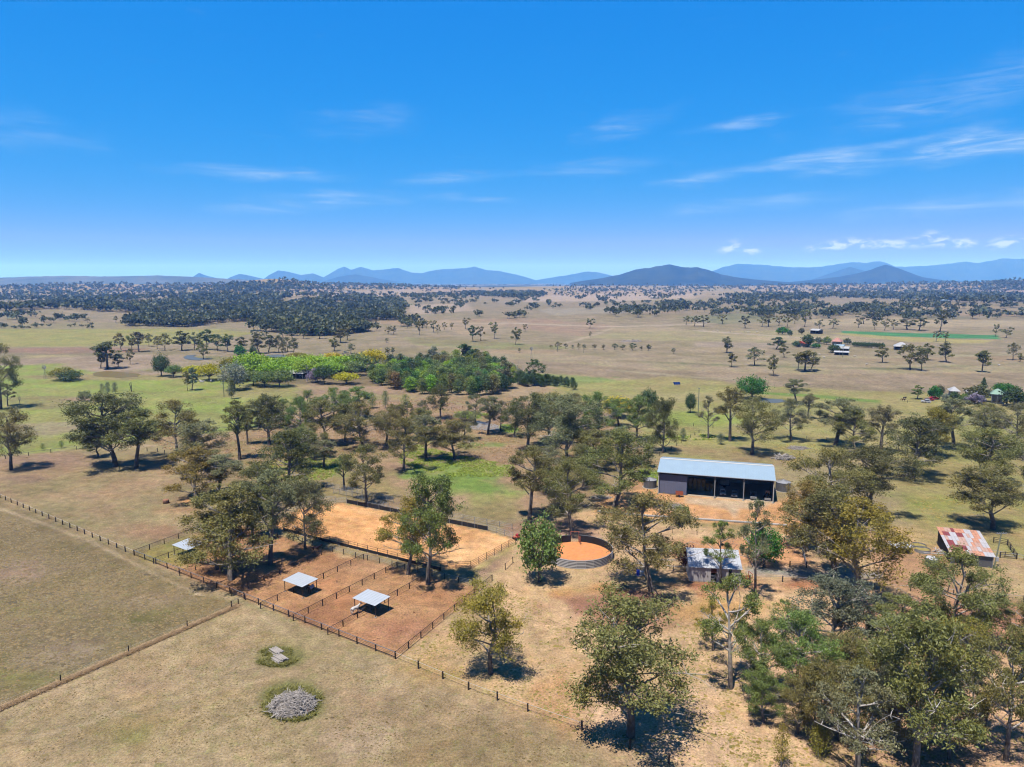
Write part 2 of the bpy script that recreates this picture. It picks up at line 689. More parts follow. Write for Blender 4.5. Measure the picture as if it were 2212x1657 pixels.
ZONES = [
    # far country: polygon in picture points, colour, mottling colour, edge softness (m), edge wobble (m), strength
    ([(-900, 640), (3100, 640), (3100, 800), (-900, 800)], (166, 150, 122), (150, 140, 104), 60, 30, 1),
    ([(880, 655), (2300, 640), (2300, 700), (900, 690)], (160, 144, 116), (148, 138, 104), 40, 30, .8),
    ([(0, 700), (300, 696), (560, 712), (560, 722), (380, 730), (-300, 735), (-300, 700)], (150, 146, 100), (160, 146, 112), 12, 8, .8),
    ([(-500, 716), (20, 711), (470, 711), (545, 720), (440, 742), (200, 748), (-500, 752)], (158, 160, 88), (166, 158, 92), 4, 3, 1),      # yellow green field
    ([(0, 752), (230, 750), (330, 753), (300, 762), (100, 764), (0, 762)], (168, 128, 104), (158, 134, 112), 3, 4, .9),                    # red bank
    ([(60, 768), (160, 766), (170, 775), (60, 778)], (178, 166, 120), None, 4, 3, .8),
    ([(0, 778), (330, 765), (560, 790), (400, 800), (330, 812), (180, 818), (0, 800)], (172, 154, 132), (160, 142, 116), 6, 6, 1),
    ([(0, 790), (130, 786), (190, 805), (330, 812), (470, 800), (640, 818), (660, 840), (640, 870), (560, 930), (330, 950), (0, 985), (-500, 1030), (-500, 800)],
     (148, 166, 74), (160, 160, 92), 5, 5, 1),                                                                                                # green field
    (ell(90, 868, 110, 14), (164, 146, 108), (150, 150, 90), 4, 6, .8),
    (ell(200, 862, 60, 5), (168, 140, 116), None, 2, 3, .9),
    (ell(560, 848, 90, 14), (162, 150, 100), None, 6, 6, .7),
    (ell(620, 872, 120, 12), (166, 158, 96), None, 6, 6, .7),
    (ell(80, 925, 90, 12), (166, 150, 122), None, 4, 6, .8),
    (ell(400, 905, 90, 20), (158, 150, 92), None, 6, 6, .6),
    (ell(250, 815, 200, 7), (164, 140, 110), None, 4, 4, .6),
    ([(300, 800), (420, 770), (560, 772), (720, 765), (860, 765), (860, 790), (640, 830), (480, 815)], (166, 150, 122), (140, 140, 90), 6, 6, .8),
    ([(560, 795), (860, 780), (900, 835), (760, 835), (560, 828)], (120, 110, 78), (140, 122, 92), 6, 6, .9),
    ([(900, 745), (1110, 752), (1330, 772), (1500, 780), (1900, 788), (2212, 782), (2400, 782), (2400, 800), (1800, 812), (1400, 800), (1100, 775), (880, 765)],
     (166, 158, 116), (172, 154, 128), 6, 8, .8),
    ([(880, 728), (1130, 742), (1260, 752), (1100, 756), (900, 745)], (142, 150, 88), (150, 140, 100), 5, 5, .8),
    ([(1240, 728), (1400, 712), (1500, 714), (1720, 714), (1880, 736), (1700, 740), (1430, 737)], (166, 160, 112), (170, 156, 120), 3, 3, .9),
    ([(1010, 690), (1180, 688), (1330, 704), (1260, 728), (1130, 712)], (170, 140, 116), (168, 148, 124), 8, 8, .7),
    ([(1460, 686), (1600, 676), (1720, 690), (1560, 700)], (128, 136, 96), (140, 140, 104), 5, 5, .8),
    # patchy growth over the plain
    (ell(343, 650, 108, 2.4), (172, 148, 116), None, 13, 10, 0.71),
    (ell(1734, 673, 167, 2.8), (136, 138, 90), None, 12, 10, 0.77),
    (ell(964, 698, 132, 5.4), (148, 136, 98), None, 10, 10, 0.51),
    (ell(966, 695, 169, 3.8), (172, 148, 116), None, 10, 10, 0.53),
    (ell(1481, 648, 167, 2.8), (156, 148, 108), None, 13, 10, 0.55),
    (ell(429, 638, 54, 2.0), (184, 166, 132), None, 14, 10, 0.79),
    (ell(1822, 730, 131, 3.6), (184, 166, 132), None, 8, 10, 0.60),
    (ell(1407, 674, 53, 4.2), (172, 148, 116), None, 12, 10, 0.51),
    (ell(917, 681, 143, 2.2), (156, 148, 108), None, 11, 10, 0.57),
    (ell(991, 738, 91, 6.7), (148, 136, 98), None, 8, 10, 0.65),
    (ell(216, 650, 106, 2.2), (184, 166, 132), None, 13, 10, 0.56),
    (ell(1943, 691, 160, 5.0), (184, 166, 132), None, 11, 10, 0.57),
    (ell(892, 758, 170, 6.9), (148, 136, 98), None, 7, 10, 0.78),
    (ell(2132, 680, 78, 3.5), (172, 148, 116), None, 11, 10, 0.65),
    (ell(1382, 681, 104, 3.9), (148, 136, 98), None, 11, 10, 0.58),
    (ell(661, 640, 53, 0.9), (148, 136, 98), None, 14, 10, 0.54),
    (ell(2139, 717, 107, 2.9), (156, 148, 108), None, 9, 10, 0.69),
    (ell(2186, 774, 102, 4.6), (172, 148, 116), None, 6, 10, 0.74),
    (ell(1704, 731, 118, 3.1), (190, 172, 140), None, 8, 10, 0.55),
    (ell(924, 698, 114, 5.4), (172, 148, 116), None, 10, 10, 0.74),
    (ell(560, 632, 114, 1.7), (172, 148, 116), None, 14, 10, 0.67),
    (ell(982, 699, 67, 2.6), (136, 138, 90), None, 10, 10, 0.59),
    (ell(1135, 760, 94, 3.8), (172, 148, 116), None, 6, 10, 0.69),
    (ell(1569, 755, 79, 5.6), (184, 166, 132), None, 7, 10, 0.50),
    (ell(1392, 712, 86, 4.9), (184, 166, 132), None, 9, 10, 0.65),
    (ell(414, 646, 56, 2.5), (172, 148, 116), None, 13, 10, 0.66),
    (ell(1961, 664, 167, 2.9), (190, 172, 140), None, 12, 10, 0.59),
    (ell(1962, 775, 126, 5.2), (172, 148, 116), None, 5, 10, 0.57),
    (ell(1653, 695, 84, 5.8), (156, 148, 108), None, 10, 10, 0.58),
    (ell(2034, 687, 65, 4.3), (126, 122, 88), None, 11, 10, 0.70),
    # paddock edges, tracks and shallow gullies of the plain
    (strip([(1330, 779), (1600, 790), (1900, 797), (2212, 786), (2400, 780)], 3), (120, 128, 84), (150, 140, 104), 3, 4, .8),
    (strip([(880, 702), (1100, 698), (1330, 706), (1520, 700)], 2.2), (196, 182, 160), None, 3, 3, .8),
    (strip([(1330, 706), (1280, 725), (1220, 742)], 3), (196, 180, 158), None, 3, 3, .7),
    (strip([(1500, 714), (1900, 742)], 2.2), (192, 178, 158), None, 3, 3, .8),
    (strip([(1560, 770), (1900, 772), (2300, 764)], 3), (172, 164, 128), None, 5, 6, .7),
    ([(1500, 738), (1680, 742), (1690, 752), (1500, 750)], (160, 148, 128), (172, 156, 136), 4, 4, .9),
    ([(1730, 688), (2212, 692), (2300, 705), (1900, 706), (1740, 700)], (178, 162, 128), (184, 170, 134), 10, 8, .8),
    ([(1160, 668), (1420, 660), (1440, 672), (1200, 684)], (168, 160, 140), None, 10, 8, .7),
    ([(1120, 640), (1500, 634), (1500, 645), (1130, 652)], (190, 172, 152), None, 14, 10, .8),
    ([(560, 628), (900, 624), (900, 640), (560, 640)], (178, 160, 132), None, 14, 10, .8),
    ([(100, 632), (320, 628), (330, 640), (100, 645)], (180, 164, 140), None, 14, 10, .8),
    ([(880, 660), (1010, 655), (1020, 672), (890, 680)], (186, 168, 146), None, 8, 8, .8),
    ([(960, 690), (1100, 702), (1010, 726), (900, 700)], (178, 158, 128), None, 6, 6, .7),
    (strip([(0, 764), (180, 767), (330, 760), (560, 768)], 2.5), (140, 130, 100), None, 3, 3, .7),
    (strip([(900, 770), (1100, 785), (1330, 800)], 2.5), (150, 140, 100), None, 3, 3, .7),
    (strip([(1320, 815), (1500, 812), (1640, 828)], 2.5), (110, 140, 66), None, 2, 2, .8),
    ([(1820, 715), (2155, 724), (2160, 733), (1900, 726), (1815, 720)], (86, 146, 88), None, 2, 1, 1),
    ([(1790, 720), (1815, 719), (1960, 729), (2150, 735), (2120, 742), (1960, 738)], (176, 166, 102), None, 2, 1, 1),
    ([(1100, 775), (1420, 800), (1800, 808), (2400, 805), (2400, 862), (2000, 858), (1600, 845), (1330, 815), (1120, 800)], (166, 148, 122), (148, 134, 104), 5, 6, 1),
    (strip([(1330, 800), (1500, 815), (1640, 822)], 3), (170, 160, 130), None, 2, 1, .8),
    ([(1060, 800), (1300, 815), (1380, 828), (1330, 842), (1200, 836), (1110, 822)], (140, 158, 84), (150, 158, 92), 3, 3, .95),
    ([(1250, 830), (1460, 812), (1620, 835), (2000, 850), (2400, 862), (2400, 960), (2000, 950), (1700, 985), (1500, 1000), (1380, 950), (1300, 900), (1120, 870)],
     (158, 158, 90), (168, 156, 100), 6, 6, 1),                                                                                              # right hand green paddock
    (ell(1520, 905, 110, 14), (152, 168, 74), None, 6, 5, .9),
    (ell(1480, 858, 140, 9), (170, 160, 108), None, 6, 5, .8),
    (strip([(1600, 846), (1760, 856), (1900, 868)], 6), (118, 150, 60), None, 2, 2, .9),
    (ell(1900, 905, 180, 14), (172, 158, 102), None, 6, 6, .8),
    (ell(2120, 880, 140, 14), (170, 156, 98), None, 6, 6, .8),
    # gully with dead grass
    ([(330, 950), (560, 925), (700, 870), (860, 850), (1100, 858), (1290, 880), (1400, 950), (1440, 1000), (1420, 1060), (1120, 1120), (900, 1110), (700, 1080), (420, 1080), (400, 965)],
     (170, 142, 110), (156, 140, 92), 5, 6, 1),
    ([(640, 830), (860, 835), (960, 862), (1090, 860), (1110, 880), (900, 885), (780, 862), (650, 862)], (168, 140, 116), (160, 150, 100), 4, 5, .8),
    ([(540, 1010), (700, 980), (760, 1000), (700, 1045), (560, 1050)], (128, 154, 60), (160, 146, 98), 4, 6, .9),
    ([(960, 1000), (1115, 1006), (1118, 1040), (1120, 1072), (1050, 1088), (960, 1062), (890, 1024)], (120, 158, 56), (152, 154, 88), 5, 8, .85),
    ([(990, 1060), (1120, 1070), (1110, 1120), (1000, 1115)], (158, 150, 94), None, 4, 4, .8),
    (ell(940, 950, 70, 12), (146, 156, 76), None, 5, 6, .8),
    (ell(1040, 960, 60, 10), (120, 146, 62), None, 4, 6, .8),
    (ell(1010, 897, 46, 8), (90, 150, 48), None, 3, 4, 1),
    (ell(985, 908, 32, 6), (150, 104, 80), None, 2, 3, 1),
    (ell(1100, 925, 22, 8), (96, 152, 48), None, 2, 3, 1),
    (ell(1400, 1030, 30, 16), (120, 152, 58), None, 3, 3, .9),
    (ell(1500, 950, 110, 8), (164, 160, 92), None, 3, 3, .8),
    ([(1440, 962), (1700, 965), (1760, 985), (1700, 1010), (1430, 985)], (168, 144, 104), (158, 158, 90), 3, 4, .8),
    # tan paddock on the left
    ([(-400, 1010), (0, 990), (200, 968), (400, 962), (430, 1010), (440, 1100), (480, 1140), (300, 1200), (0, 1083), (-400, 930)], (168, 142, 106), (162, 148, 104), 2, 2, 1),
    (ell(110, 1000, 150, 16), (160, 132, 110), None, 4, 5, .7),
    (ell(110, 1060, 70, 14), (140, 126, 86), None, 4, 5, .6),
    (ell(330, 1148, 70, 20), (160, 124, 96), None, 4, 4, .8),
    (ell(370, 1100, 60, 14), (176, 134, 98), None, 4, 4, .7),
    (ell(200, 1130, 70, 10), (160, 156, 100), None, 4, 4, .5),
    (ell(45, 1035, 60, 8), (140, 116, 98), None, 3, 3, .7),
    (ell(410, 1083, 26, 7), (206, 156, 100), None, 2, 2, .9),
    # olive brown paddock, far left foreground
    ([(-700, 820), (0, 1083), (300, 1207), (430, 1268), (515, 1305), (0, 1532), (-700, 1840)], (150, 132, 96), (138, 124, 84), 2, 1, 1),
    (ell(110, 1330, 150, 30), (142, 132, 80), (160, 138, 110), 5, 8, .8),
    (ell(250, 1400, 130, 40), (150, 130, 106), (130, 120, 80), 5, 8, .7),
    (ell(40, 1460, 110, 26), (130, 126, 70), None, 5, 8, .7),
    (strip([(-60, 1080), (0, 1099), (100, 1133), (200, 1172), (300, 1222), (380, 1262), (440, 1290)], 6, 4), (186, 166, 130), None, .5, .4, .9),
    (strip([(330, 1215), (420, 1258), (500, 1296)], 14), (170, 146, 112), None, 1, 1, .7),
    # the front lawn
    ([(515, 1305), (854, 1424), (1257, 1578), (1450, 1652), (1900, 1850), (1500, 2600), (-1500, 2600), (-700, 1840), (0, 1532)], (184, 162, 122), (174, 154, 112), 1.2, .8, 1),
    (ell(300, 1560, 150, 34), (164, 146, 92), None, 5, 6, .7),
    (ell(120, 1610, 170, 40), (150, 134, 88), None, 6, 8, .75),
    (ell(420, 1520, 110, 30), (184, 164, 112), None, 5, 6, .6),
    (ell(560, 1440, 70, 24), (164, 144, 116), None, 5, 6, .6),
    (ell(900, 1560, 210, 50), (174, 148, 112), (164, 142, 104), 6, 8, .7),
    (ell(1060, 1610, 170, 30), (164, 144, 104), None, 6, 8, .7),
    (ell(620, 1390, 90, 18), (176, 164, 100), None, 4, 4, .5),
    (ell(780, 1410, 80, 14), (160, 156, 84), None, 3, 4, .7),
    (ell(330, 1480, 60, 12), (180, 150, 116), None, 4, 4, .6),
    (ell(290, 1600, 40, 10), (156, 160, 76), None, 3, 4, .6),
    (ell(600, 1420, 56, 24), (120, 128, 62), None, 1, 1.2, .7),
    (ell(632, 1516, 74, 46), (116, 126, 60), None, 1, 1.4, .7),
    (strip([(300, 1640), (520, 1560), (760, 1500), (930, 1452)], 5), (190, 168, 130), None, 1.5, 1.5, .6),
    (strip([(560, 1330), (640, 1380), (820, 1440), (1100, 1560)], 5), (188, 164, 128), None, 1.5, 1.5, .5),
    (strip([(0, 1300), (180, 1280), (420, 1300)], 5), (156, 140, 104), None, 1.5, 2, .5),
    (strip([(60, 1600), (340, 1520), (560, 1470), (700, 1440), (880, 1436)], 3), (196, 176, 140), None, .8, 1, .6),
    (strip([(64, 1607), (344, 1527), (564, 1477), (704, 1447), (884, 1442)], 3), (150, 130, 92), None, .8, 1, .4),
    (ell(760, 1590, 60, 14), (196, 172, 138), None, 3, 4, .7), (ell(480, 1600, 70, 12), (150, 138, 88), None, 3, 4, .6), (ell(230, 1540, 46, 9), (196, 176, 142), None, 3, 4, .7), (ell(960, 1630, 60, 12), (150, 132, 92), None, 3, 4, .55),
    (ell(60, 1230, 70, 14), (164, 140, 116), None, 3, 5, .7), (ell(300, 1330, 60, 12), (124, 120, 66), None, 3, 5, .7), (ell(180, 1250, 60, 12), (128, 116, 70), None, 3, 5, .6), (ell(330, 1290, 50, 8), (168, 146, 122), None, 3, 5, .6), (ell(120, 1420, 60, 14), (160, 140, 116), None, 3, 5, .7),
    # country right of the yards
    ([(854, 1424), (1062, 1254), (1115, 1165), (1240, 1110), (1420, 1090), (1800, 1140), (2400, 1130), (2500, 1900), (1900, 1850), (1450, 1652), (1257, 1578)],
     (214, 178, 132), (202, 172, 122), 2, 2, 1),
    (ell(960, 1440, 110, 22), (178, 160, 96), (176, 140, 92), 3, 5, .7),
    (ell(1150, 1400, 120, 50), (214, 182, 134), None, 5, 8, .7),
    (ell(1350, 1300, 110, 26), (164, 112, 90), None, 4, 6, .85),
    (ell(1270, 1500, 60, 40), (200, 156, 104), None, 4, 6, .8),
    (ell(1260, 1275, 70, 10), (206, 156, 86), None, 3, 3, .8),
    (ell(1480, 1480, 110, 50), (220, 186, 146), (204, 176, 126), 6, 8, .6),
    (ell(1600, 1310, 130, 18), (212, 168, 100), None, 4, 5, .8),
    (ell(1620, 1265, 200, 16), (178, 112, 74), None, 3, 4, .9),
    ([(1860, 1285), (2300, 1300), (2400, 1420), (2000, 1400), (1850, 1330)], (198, 142, 106), (186, 128, 96), 5, 6, .9),
    ([(1700, 1420), (2300, 1420), (2400, 1750), (1800, 1700)], (218, 176, 138), (206, 164, 126), 8, 8, .8),
    ([(1400, 1570), (1680, 1480), (1800, 1700), (1500, 1720)], (222, 186, 146), (204, 170, 126), 6, 8, .7),
    (ell(2060, 1410, 46, 12), (222, 160, 96), None, 3, 3, .9),
    ([(1950, 1080), (2400, 1040), (2400, 1300), (2150, 1290), (2110, 1200), (1960, 1150)], (178, 156, 104), (152, 152, 84), 5, 6, .95),
    ([(1900, 1185), (2040, 1190), (2060, 1280), (1900, 1275)], (196, 152, 108), (186, 142, 102), 4, 5, .9),
    ([(2160, 1215), (2400, 1215), (2400, 1285), (2170, 1280)], (198, 172, 124), (186, 150, 112), 4, 4, .9),
    ([(1930, 940), (2400, 930), (2400, 1060), (2000, 1110), (1930, 1060)], (164, 150, 94), (150, 150, 84), 5, 6, .95),
    (ell(2020, 1090, 60, 12), (150, 156, 76), None, 4, 5, .9),
    # shed yard
    ([(1290, 1075), (1400, 1052), (1440, 1062), (1680, 1085), (1730, 1060), (1760, 1120), (1730, 1165), (1690, 1150), (1290, 1110)], (228, 172, 112), (218, 164, 106), 2, 2, 1),
    ([(1480, 1072), (1675, 1085), (1640, 1100), (1600, 1098), (1585, 1118), (1570, 1100), (1480, 1086)], (208, 184, 150), None, 1, 1, .95),
    ([(1490, 1108), (1560, 1112), (1540, 1126), (1490, 1122)], (226, 172, 118), None, 1, 1, .9),
    ([(1290, 1110), (1680, 1138), (1680, 1152), (1290, 1122)], (168, 150, 98), None, 1, 1, .9),
    ([(1450, 1165), (1560, 1160), (1690, 1165), (1730, 1170), (1745, 1225), (1650, 1225), (1450, 1200)], (214, 158, 106), (204, 150, 102), 2, 2, .95),
    (ell(1445, 1094, 30, 8), (140, 138, 134), None, 1, 1, 1),
    (ell(1385, 1045, 30, 10), (200, 152, 104), None, 2, 2, .9),
    ([(1610, 1224), (1700, 1228), (1810, 1236), (1900, 1236), (1900, 1248), (1800, 1250), (1610, 1240)], (164, 160, 152), None, .8, .5, 1),
    ([(1100, 1130), (1240, 1120), (1300, 1140), (1290, 1165), (1180, 1160), (1110, 1168), (1080, 1220), (1040, 1248), (1022, 1232), (1060, 1200)], (176, 142, 116), (168, 136, 108), 2, 2, .95),
    (strip([(1018, 1236), (1060, 1212), (1110, 1178)], 9), (164, 156, 86), None, 1, 1, .9),
    # horse yards and arena
    ([(640, 1168), (718, 1191), (1021, 1265), (1060, 1255), (854, 1422), (290, 1200), (332, 1185), (410, 1158), (500, 1130)], (196, 150, 102), (180, 132, 88), .8, .5, 1),
    ([(290, 1200), (405, 1156), (470, 1150), (395, 1225), (332, 1216)], (166, 148, 92), (150, 152, 76), 1, 1, .8),
    (ell(420, 1198, 28, 9), (112, 148, 62), None, 1, 1, .8),
    (ell(752, 1290, 40, 16), (196, 136, 88), None, 3, 3, .7),
    (ell(850, 1360, 70, 26), (180, 128, 96), None, 3, 3, .6),
    (ell(700, 1335, 46, 14), (160, 104, 70), None, 3, 3, .5),
    (ell(690, 1258, 60, 14), (196, 138, 90), None, 3, 3, .6),
    (ell(800, 1225, 60, 12), (206, 160, 116), None, 3, 3, .6),
    (ell(742, 1200, 18, 5), (220, 190, 138), None, .6, .6, .9),
    ([(610, 1147), (674, 1166), (952, 1236), (1020, 1240), (1021, 1264), (718, 1190), (634, 1168)], (170, 146, 106), (160, 150, 92), .6, .4, 1),
    ([(590, 1128), (650, 1098), (712, 1086), (752, 1090), (1054, 1149), (1112, 1166), (1017, 1227), (952, 1231), (674, 1162), (600, 1142)], (238, 176, 108), (230, 168, 100), .35, .2, 1),
    ([(940, 1180), (1060, 1156), (1105, 1168), (1016, 1222), (960, 1222)], (242, 194, 134), None, 4, 2, .7),
    ([(700, 1092), (752, 1094), (1040, 1150), (1000, 1152), (800, 1112)], (242, 192, 130), None, 2, 1, .6),
    (strip([(613, 1137.3), (772, 1179.5), (963, 1222.6)], 1.8), (252, 212, 146), None, .5, .6, 0.23),
    (strip([(627, 1132.0), (819, 1175.0), (978, 1215.7)], 2.7), (206, 150, 86), None, .5, .6, 0.26),
    (strip([(641, 1126.7), (809, 1166.4), (994, 1208.8)], 1.7), (252, 212, 146), None, .5, .6, 0.26),
    (strip([(658, 1121.3), (847, 1162.8), (1009, 1201.9)], 2.7), (206, 150, 86), None, .5, .6, 0.25),
    (strip([(663, 1116.0), (849, 1156.4), (1025, 1195.0)], 2.8), (252, 212, 146), None, .5, .6, 0.38),
    (strip([(672, 1110.7), (861, 1150.1), (1041, 1188.1)], 2.3), (206, 150, 86), None, .5, .6, 0.25),
    (strip([(689, 1105.3), (856, 1145.0), (1056, 1181.2)], 2.8), (252, 212, 146), None, .5, .6, 0.32),
    (strip([(699, 1100.0), (902, 1137.5), (1072, 1174.3)], 2.8), (206, 150, 86), None, .5, .6, 0.37),
    (strip([(714, 1094.7), (897, 1131.5), (1087, 1167.4)], 2.2), (252, 212, 146), None, .5, .6, 0.25),
]


def soil(c):
    r_, g_, b_ = c
    if r_ > g_:
        g_ = g_ + .09 * (r_ - g_)
    b_ = b_ + .13 * (max(r_, g_) - b_)
    return alb((r_, g_, b_))


def build_ground():
    fine = np.linspace(-42, 42, 460)
    coarse_r = np.linspace(43, 317, 50)[1:-1]
    ang = np.radians(np.concatenate([fine, coarse_r]))
    nc = len(ang)
    rows = [70.0]
    while rows[-1] < 29500:
        rows.append(rows[-1] * 1.011)
    rows = np.array([3.0, 20, 40, 55] + rows)
    nr = len(rows)
    A, Rr = np.meshgrid(ang, rows)
    x = (np.sin(A) * Rr).ravel()
    y = (np.cos(A) * Rr).ravel()
    z = terrain(x, y)
    idx = np.arange(nr * nc).reshape(nr, nc)
    nxt = np.roll(idx, -1, axis=1)
    F = np.stack([idx[:-1], nxt[:-1], nxt[1:], idx[1:]], -1).reshape(-1, 4)[:, ::-1]
    V = np.stack([x, y, z], 1)
    d = np.hypot(x, y)
    V = np.concatenate([V, [[0, 0, 0]]])
    # centre cap as thin quads is not needed: rows start 3 m from the foot of the camera
    x, y = V[:, 0], V[:, 1]
    d = np.hypot(x, y)
    n_lo = fbm(x / 30, y / 30, 3, 4)
    n_md = fbm(x / 7, y / 7, 13, 4)
    n_wob = fbm(x / 5, y / 5, 23, 4) - 0.5
    n_wob2 = fbm(x / 40, y / 40, 31, 3) - 0.5
    base = np.array(alb((176, 156, 128)))
    col = np.tile(base, (len(x), 1))
    far_noise = fbm(x / 260, y / 200, 41, 4)
    c2 = np.array(alb((162, 150, 112)))
    t = smooth(0.35, 0.7, far_noise)[:, None]
    col = col * (1 - t) + c2 * t
    # very far country: wooded slopes and open paddocks
    farm = smooth(5200, 6500, d)[:, None]
    woods = smooth(0.42, 0.6, fbm(x / 500, y / 300, 51, 4))[:, None]
    fc = np.array(alb((150, 142, 118))) * (1 - woods) + np.array(alb((62, 76, 52), .8)) * woods
    col = col * (1 - farm) + fc * farm
    for poly, ca, cb, fe, wob, k in ZONES:
        W = GV(poly)[:, :2]
        mg = fe * 2 + wob + 5
        sel = (x > W[:, 0].min() - mg) & (x < W[:, 0].max() + mg) & (y > W[:, 1].min() - mg) & (y < W[:, 1].max() + mg)
        if not sel.any():
            continue
        ii = np.nonzero(sel)[0]
        sd = poly_sd(x[ii], y[ii], W)
        sd = sd + wob * 2.2 * (n_wob[ii] if wob < 4 else (n_wob[ii] + n_wob2[ii] * 1.4))
        m = smooth(-fe, fe, sd) * k
        c = np.tile(np.array(soil(ca)), (len(ii), 1))
        if cb is not None:
            s = smooth(0.36, 0.66, n_lo[ii] * 0.5 + n_md[ii] * 0.5)[:, None]
            c = c * (1 - s) + np.array(soil(cb)) * s
        col[ii] = col[ii] * (1 - m[:, None]) + c * m[:, None]
    me = mesh_np('ground', V, F, None, {'soil': col}, smooth_shade=True)
    m = bpy.data.materials.new('soil_and_grass')
    m.use_nodes = True
    nt = m.node_tree
    b = nt.nodes['Principled BSDF']
    b.inputs['Roughness'].default_value = 0.95
    b.inputs['Specular IOR Level'].default_value = 0.08
    at = N(nt.nodes, 'ShaderNodeAttribute', attribute_name='soil')
    tc = N(nt.nodes, 'ShaderNodeTexCoord')

    def nz(scale, detail=5, rough=0.6, st=None, dist=0.0):
        n = N(nt.nodes, 'ShaderNodeTexNoise')
        n.inputs['Scale'].default_value = scale
        n.inputs['Detail'].default_value = detail
        n.inputs['Roughness'].default_value = rough
        n.inputs['Distortion'].default_value = dist
        if st:
            mp = N(nt.nodes, 'ShaderNodeMapping')
            mp.inputs['Scale'].default_value = st
            nt.links.new(tc.outputs['Object'], mp.inputs['Vector'])
            nt.links.new(mp.outputs[0], n.inputs['Vector'])
        else:
            nt.links.new(tc.outputs['Object'], n.inputs['Vector'])
        return n.outputs['Fac']

    def rng(v, a, b_, c, d_):
        r = N(nt.nodes, 'ShaderNodeMapRange')
        r.inputs['From Min'].default_value = a
        r.inputs['From Max'].default_value = b_
        r.inputs['To Min'].default_value = c
        r.inputs['To Max'].default_value = d_
        nt.links.new(v, r.inputs['Value'])
        return r.outputs[0]

    def mul(v1, v2):
        r = N(nt.nodes, 'ShaderNodeMath', operation='MULTIPLY')
        nt.links.new(v1, r.inputs[0])
        nt.links.new(v2, r.inputs[1])
        return r.outputs[0]

    fine_ = nz(2.6, 6, 0.75)
    mid_ = nz(0.35, 6, 0.7, None, 0.4)
    big_ = nz(0.045, 5, 0.6)
    bright = mul(mul(rng(fine_, 0.3, 0.7, 0.50, 1.50), rng(mid_, 0.3, 0.7, 0.68, 1.32)), rng(big_, 0.3, 0.7, 0.80, 1.20))
    # small dark tufts and pale bare scuffs
    bright = mul(bright, rng(nz(1.1, 4, 0.65, None, 0.5), 0.60, 0.70, 1.0, 0.72))
    bright = mul(bright, rng(nz(0.22, 6, 0.72, None, 1.2), 0.60, 0.72, 1.0, 1.22))
    sc_ = N(nt.nodes, 'ShaderNodeVectorMath', operation='SCALE')
    nt.links.new(at.outputs['Color'], sc_.inputs[0])
    nt.links.new(bright, sc_.inputs['Scale'])
    # patches of greener and of barer, redder growth
    g1 = N(nt.nodes, 'ShaderNodeMix', data_type='RGBA', blend_type='MULTIPLY')
    g1.inputs['B'].default_value = (0.82, 1.0, 0.74, 1)
    nt.links.new(rng(nz(0.6, 6, 0.7, None, 0.6), 0.5, 0.68, 0.0, 0.75), g1.inputs[0])
    nt.links.new(sc_.outputs[0], g1.inputs['A'])
    g2 = N(nt.nodes, 'ShaderNodeMix', data_type='RGBA', blend_type='MULTIPLY')
    g2.inputs['B'].default_value = (1.05, 0.97, 0.93, 1)
    nt.links.new(rng(nz(0.11, 6, 0.7, None, 0.8), 0.48, 0.66, 0.0, 0.9), g2.inputs[0])
    nt.links.new(g1.outputs['Result'], g2.inputs['A'])
    nt.links.new(g2.outputs['Result'], b.inputs['Base Color'])
    bp = N(nt.nodes, 'ShaderNodeBump')
    bp.inputs['Strength'].default_value = 0.9
    bp.inputs['Distance'].default_value = 0.12
    nt.links.new(nz(4.5, 5, 0.7), bp.inputs['Height'])
    nt.links.new(bp.outputs[0], b.inputs['Normal'])
    me.materials.append(m)
    o = link('ground', me)
    tag(o, 'dry grass paddocks and bare earth reaching to the hills', 'ground', kind='structure')
    return o


build_ground()

# ------------------------------------------------------------------ mountains
M_RANGE = mat('wooded_range', alb((28, 38, 28)), rough=1.0, spec=0.05, c2=alb((72, 80, 56)), nscale=0.0045, noise=0.35)
M_RANGE_OPEN = mat('grassy_range', alb((128, 126, 98)), rough=1.0, spec=0.05, c2=alb((70, 82, 58)), nscale=0.0035, noise=0.05)


def mountain(name, label, prof, D, depth, material, seed, rough=0.05):
    """a range whose skyline follows prof (picture points); D metres off, a body of real depth"""
    prof = sorted(prof)
    xs = np.array([p[0] for p in prof], float)
    ys = np.array([p[1] for p in prof], float)
    n = max(80, int((xs[-1] - xs[0]) / 1.6))
    u = np.linspace(xs[0], xs[-1], n)
    yy = np.interp(u, xs, ys)
    # rounded corners, then small crags
    k = np.array([1, 2, 3, 2, 1]) / 9.0
    yy = np.convolve(np.pad(yy, 2, 'edge'), k, 'valid')
    top = CAM_H + (604.8 - yy) / FPX * D
    top = np.maximum(top, -10)
    top = top + (fbm(u / 14.0, u * 0 + seed, seed, 4) - 0.5) * rough * np.maximum(top, 20) * 2
    X = (u - CX) / FPX * D
    m = 26
    V = []
    for j in range(m):
        t = j / (m - 1)
        s = (t - 0.45) / (0.45 if t < 0.45 else 0.55)
        prof_h = (1 - abs(s)) ** (1.15 if s < 0 else 1.0)
        yv = D + s * depth * (0.8 + 0.4 * fbm(X / (depth * .5), X * 0 + 3, seed + 7, 3))
        ridge = fbm(X / (depth * 0.35), yv / (depth * 0.9), seed + 3, 4) - 0.5
        z = -30 + (top + 30) * prof_h * (1 + ridge * 0.75 * (1 - prof_h) * 1.6)
        V.append(np.stack([X * (yv / D), yv, z], 1))
    V = np.concatenate(V)
    idx = np.arange(m * n).reshape(m, n)
    F = np.stack([idx[:-1, :-1], idx[:-1, 1:], idx[1:, 1:], idx[1:, :-1]], -1).reshape(-1, 4)
    o = link(name, mesh_np(name, V, F, material, smooth_shade=True))
    tag(o, label, 'mountain', kind='structure')
    return o


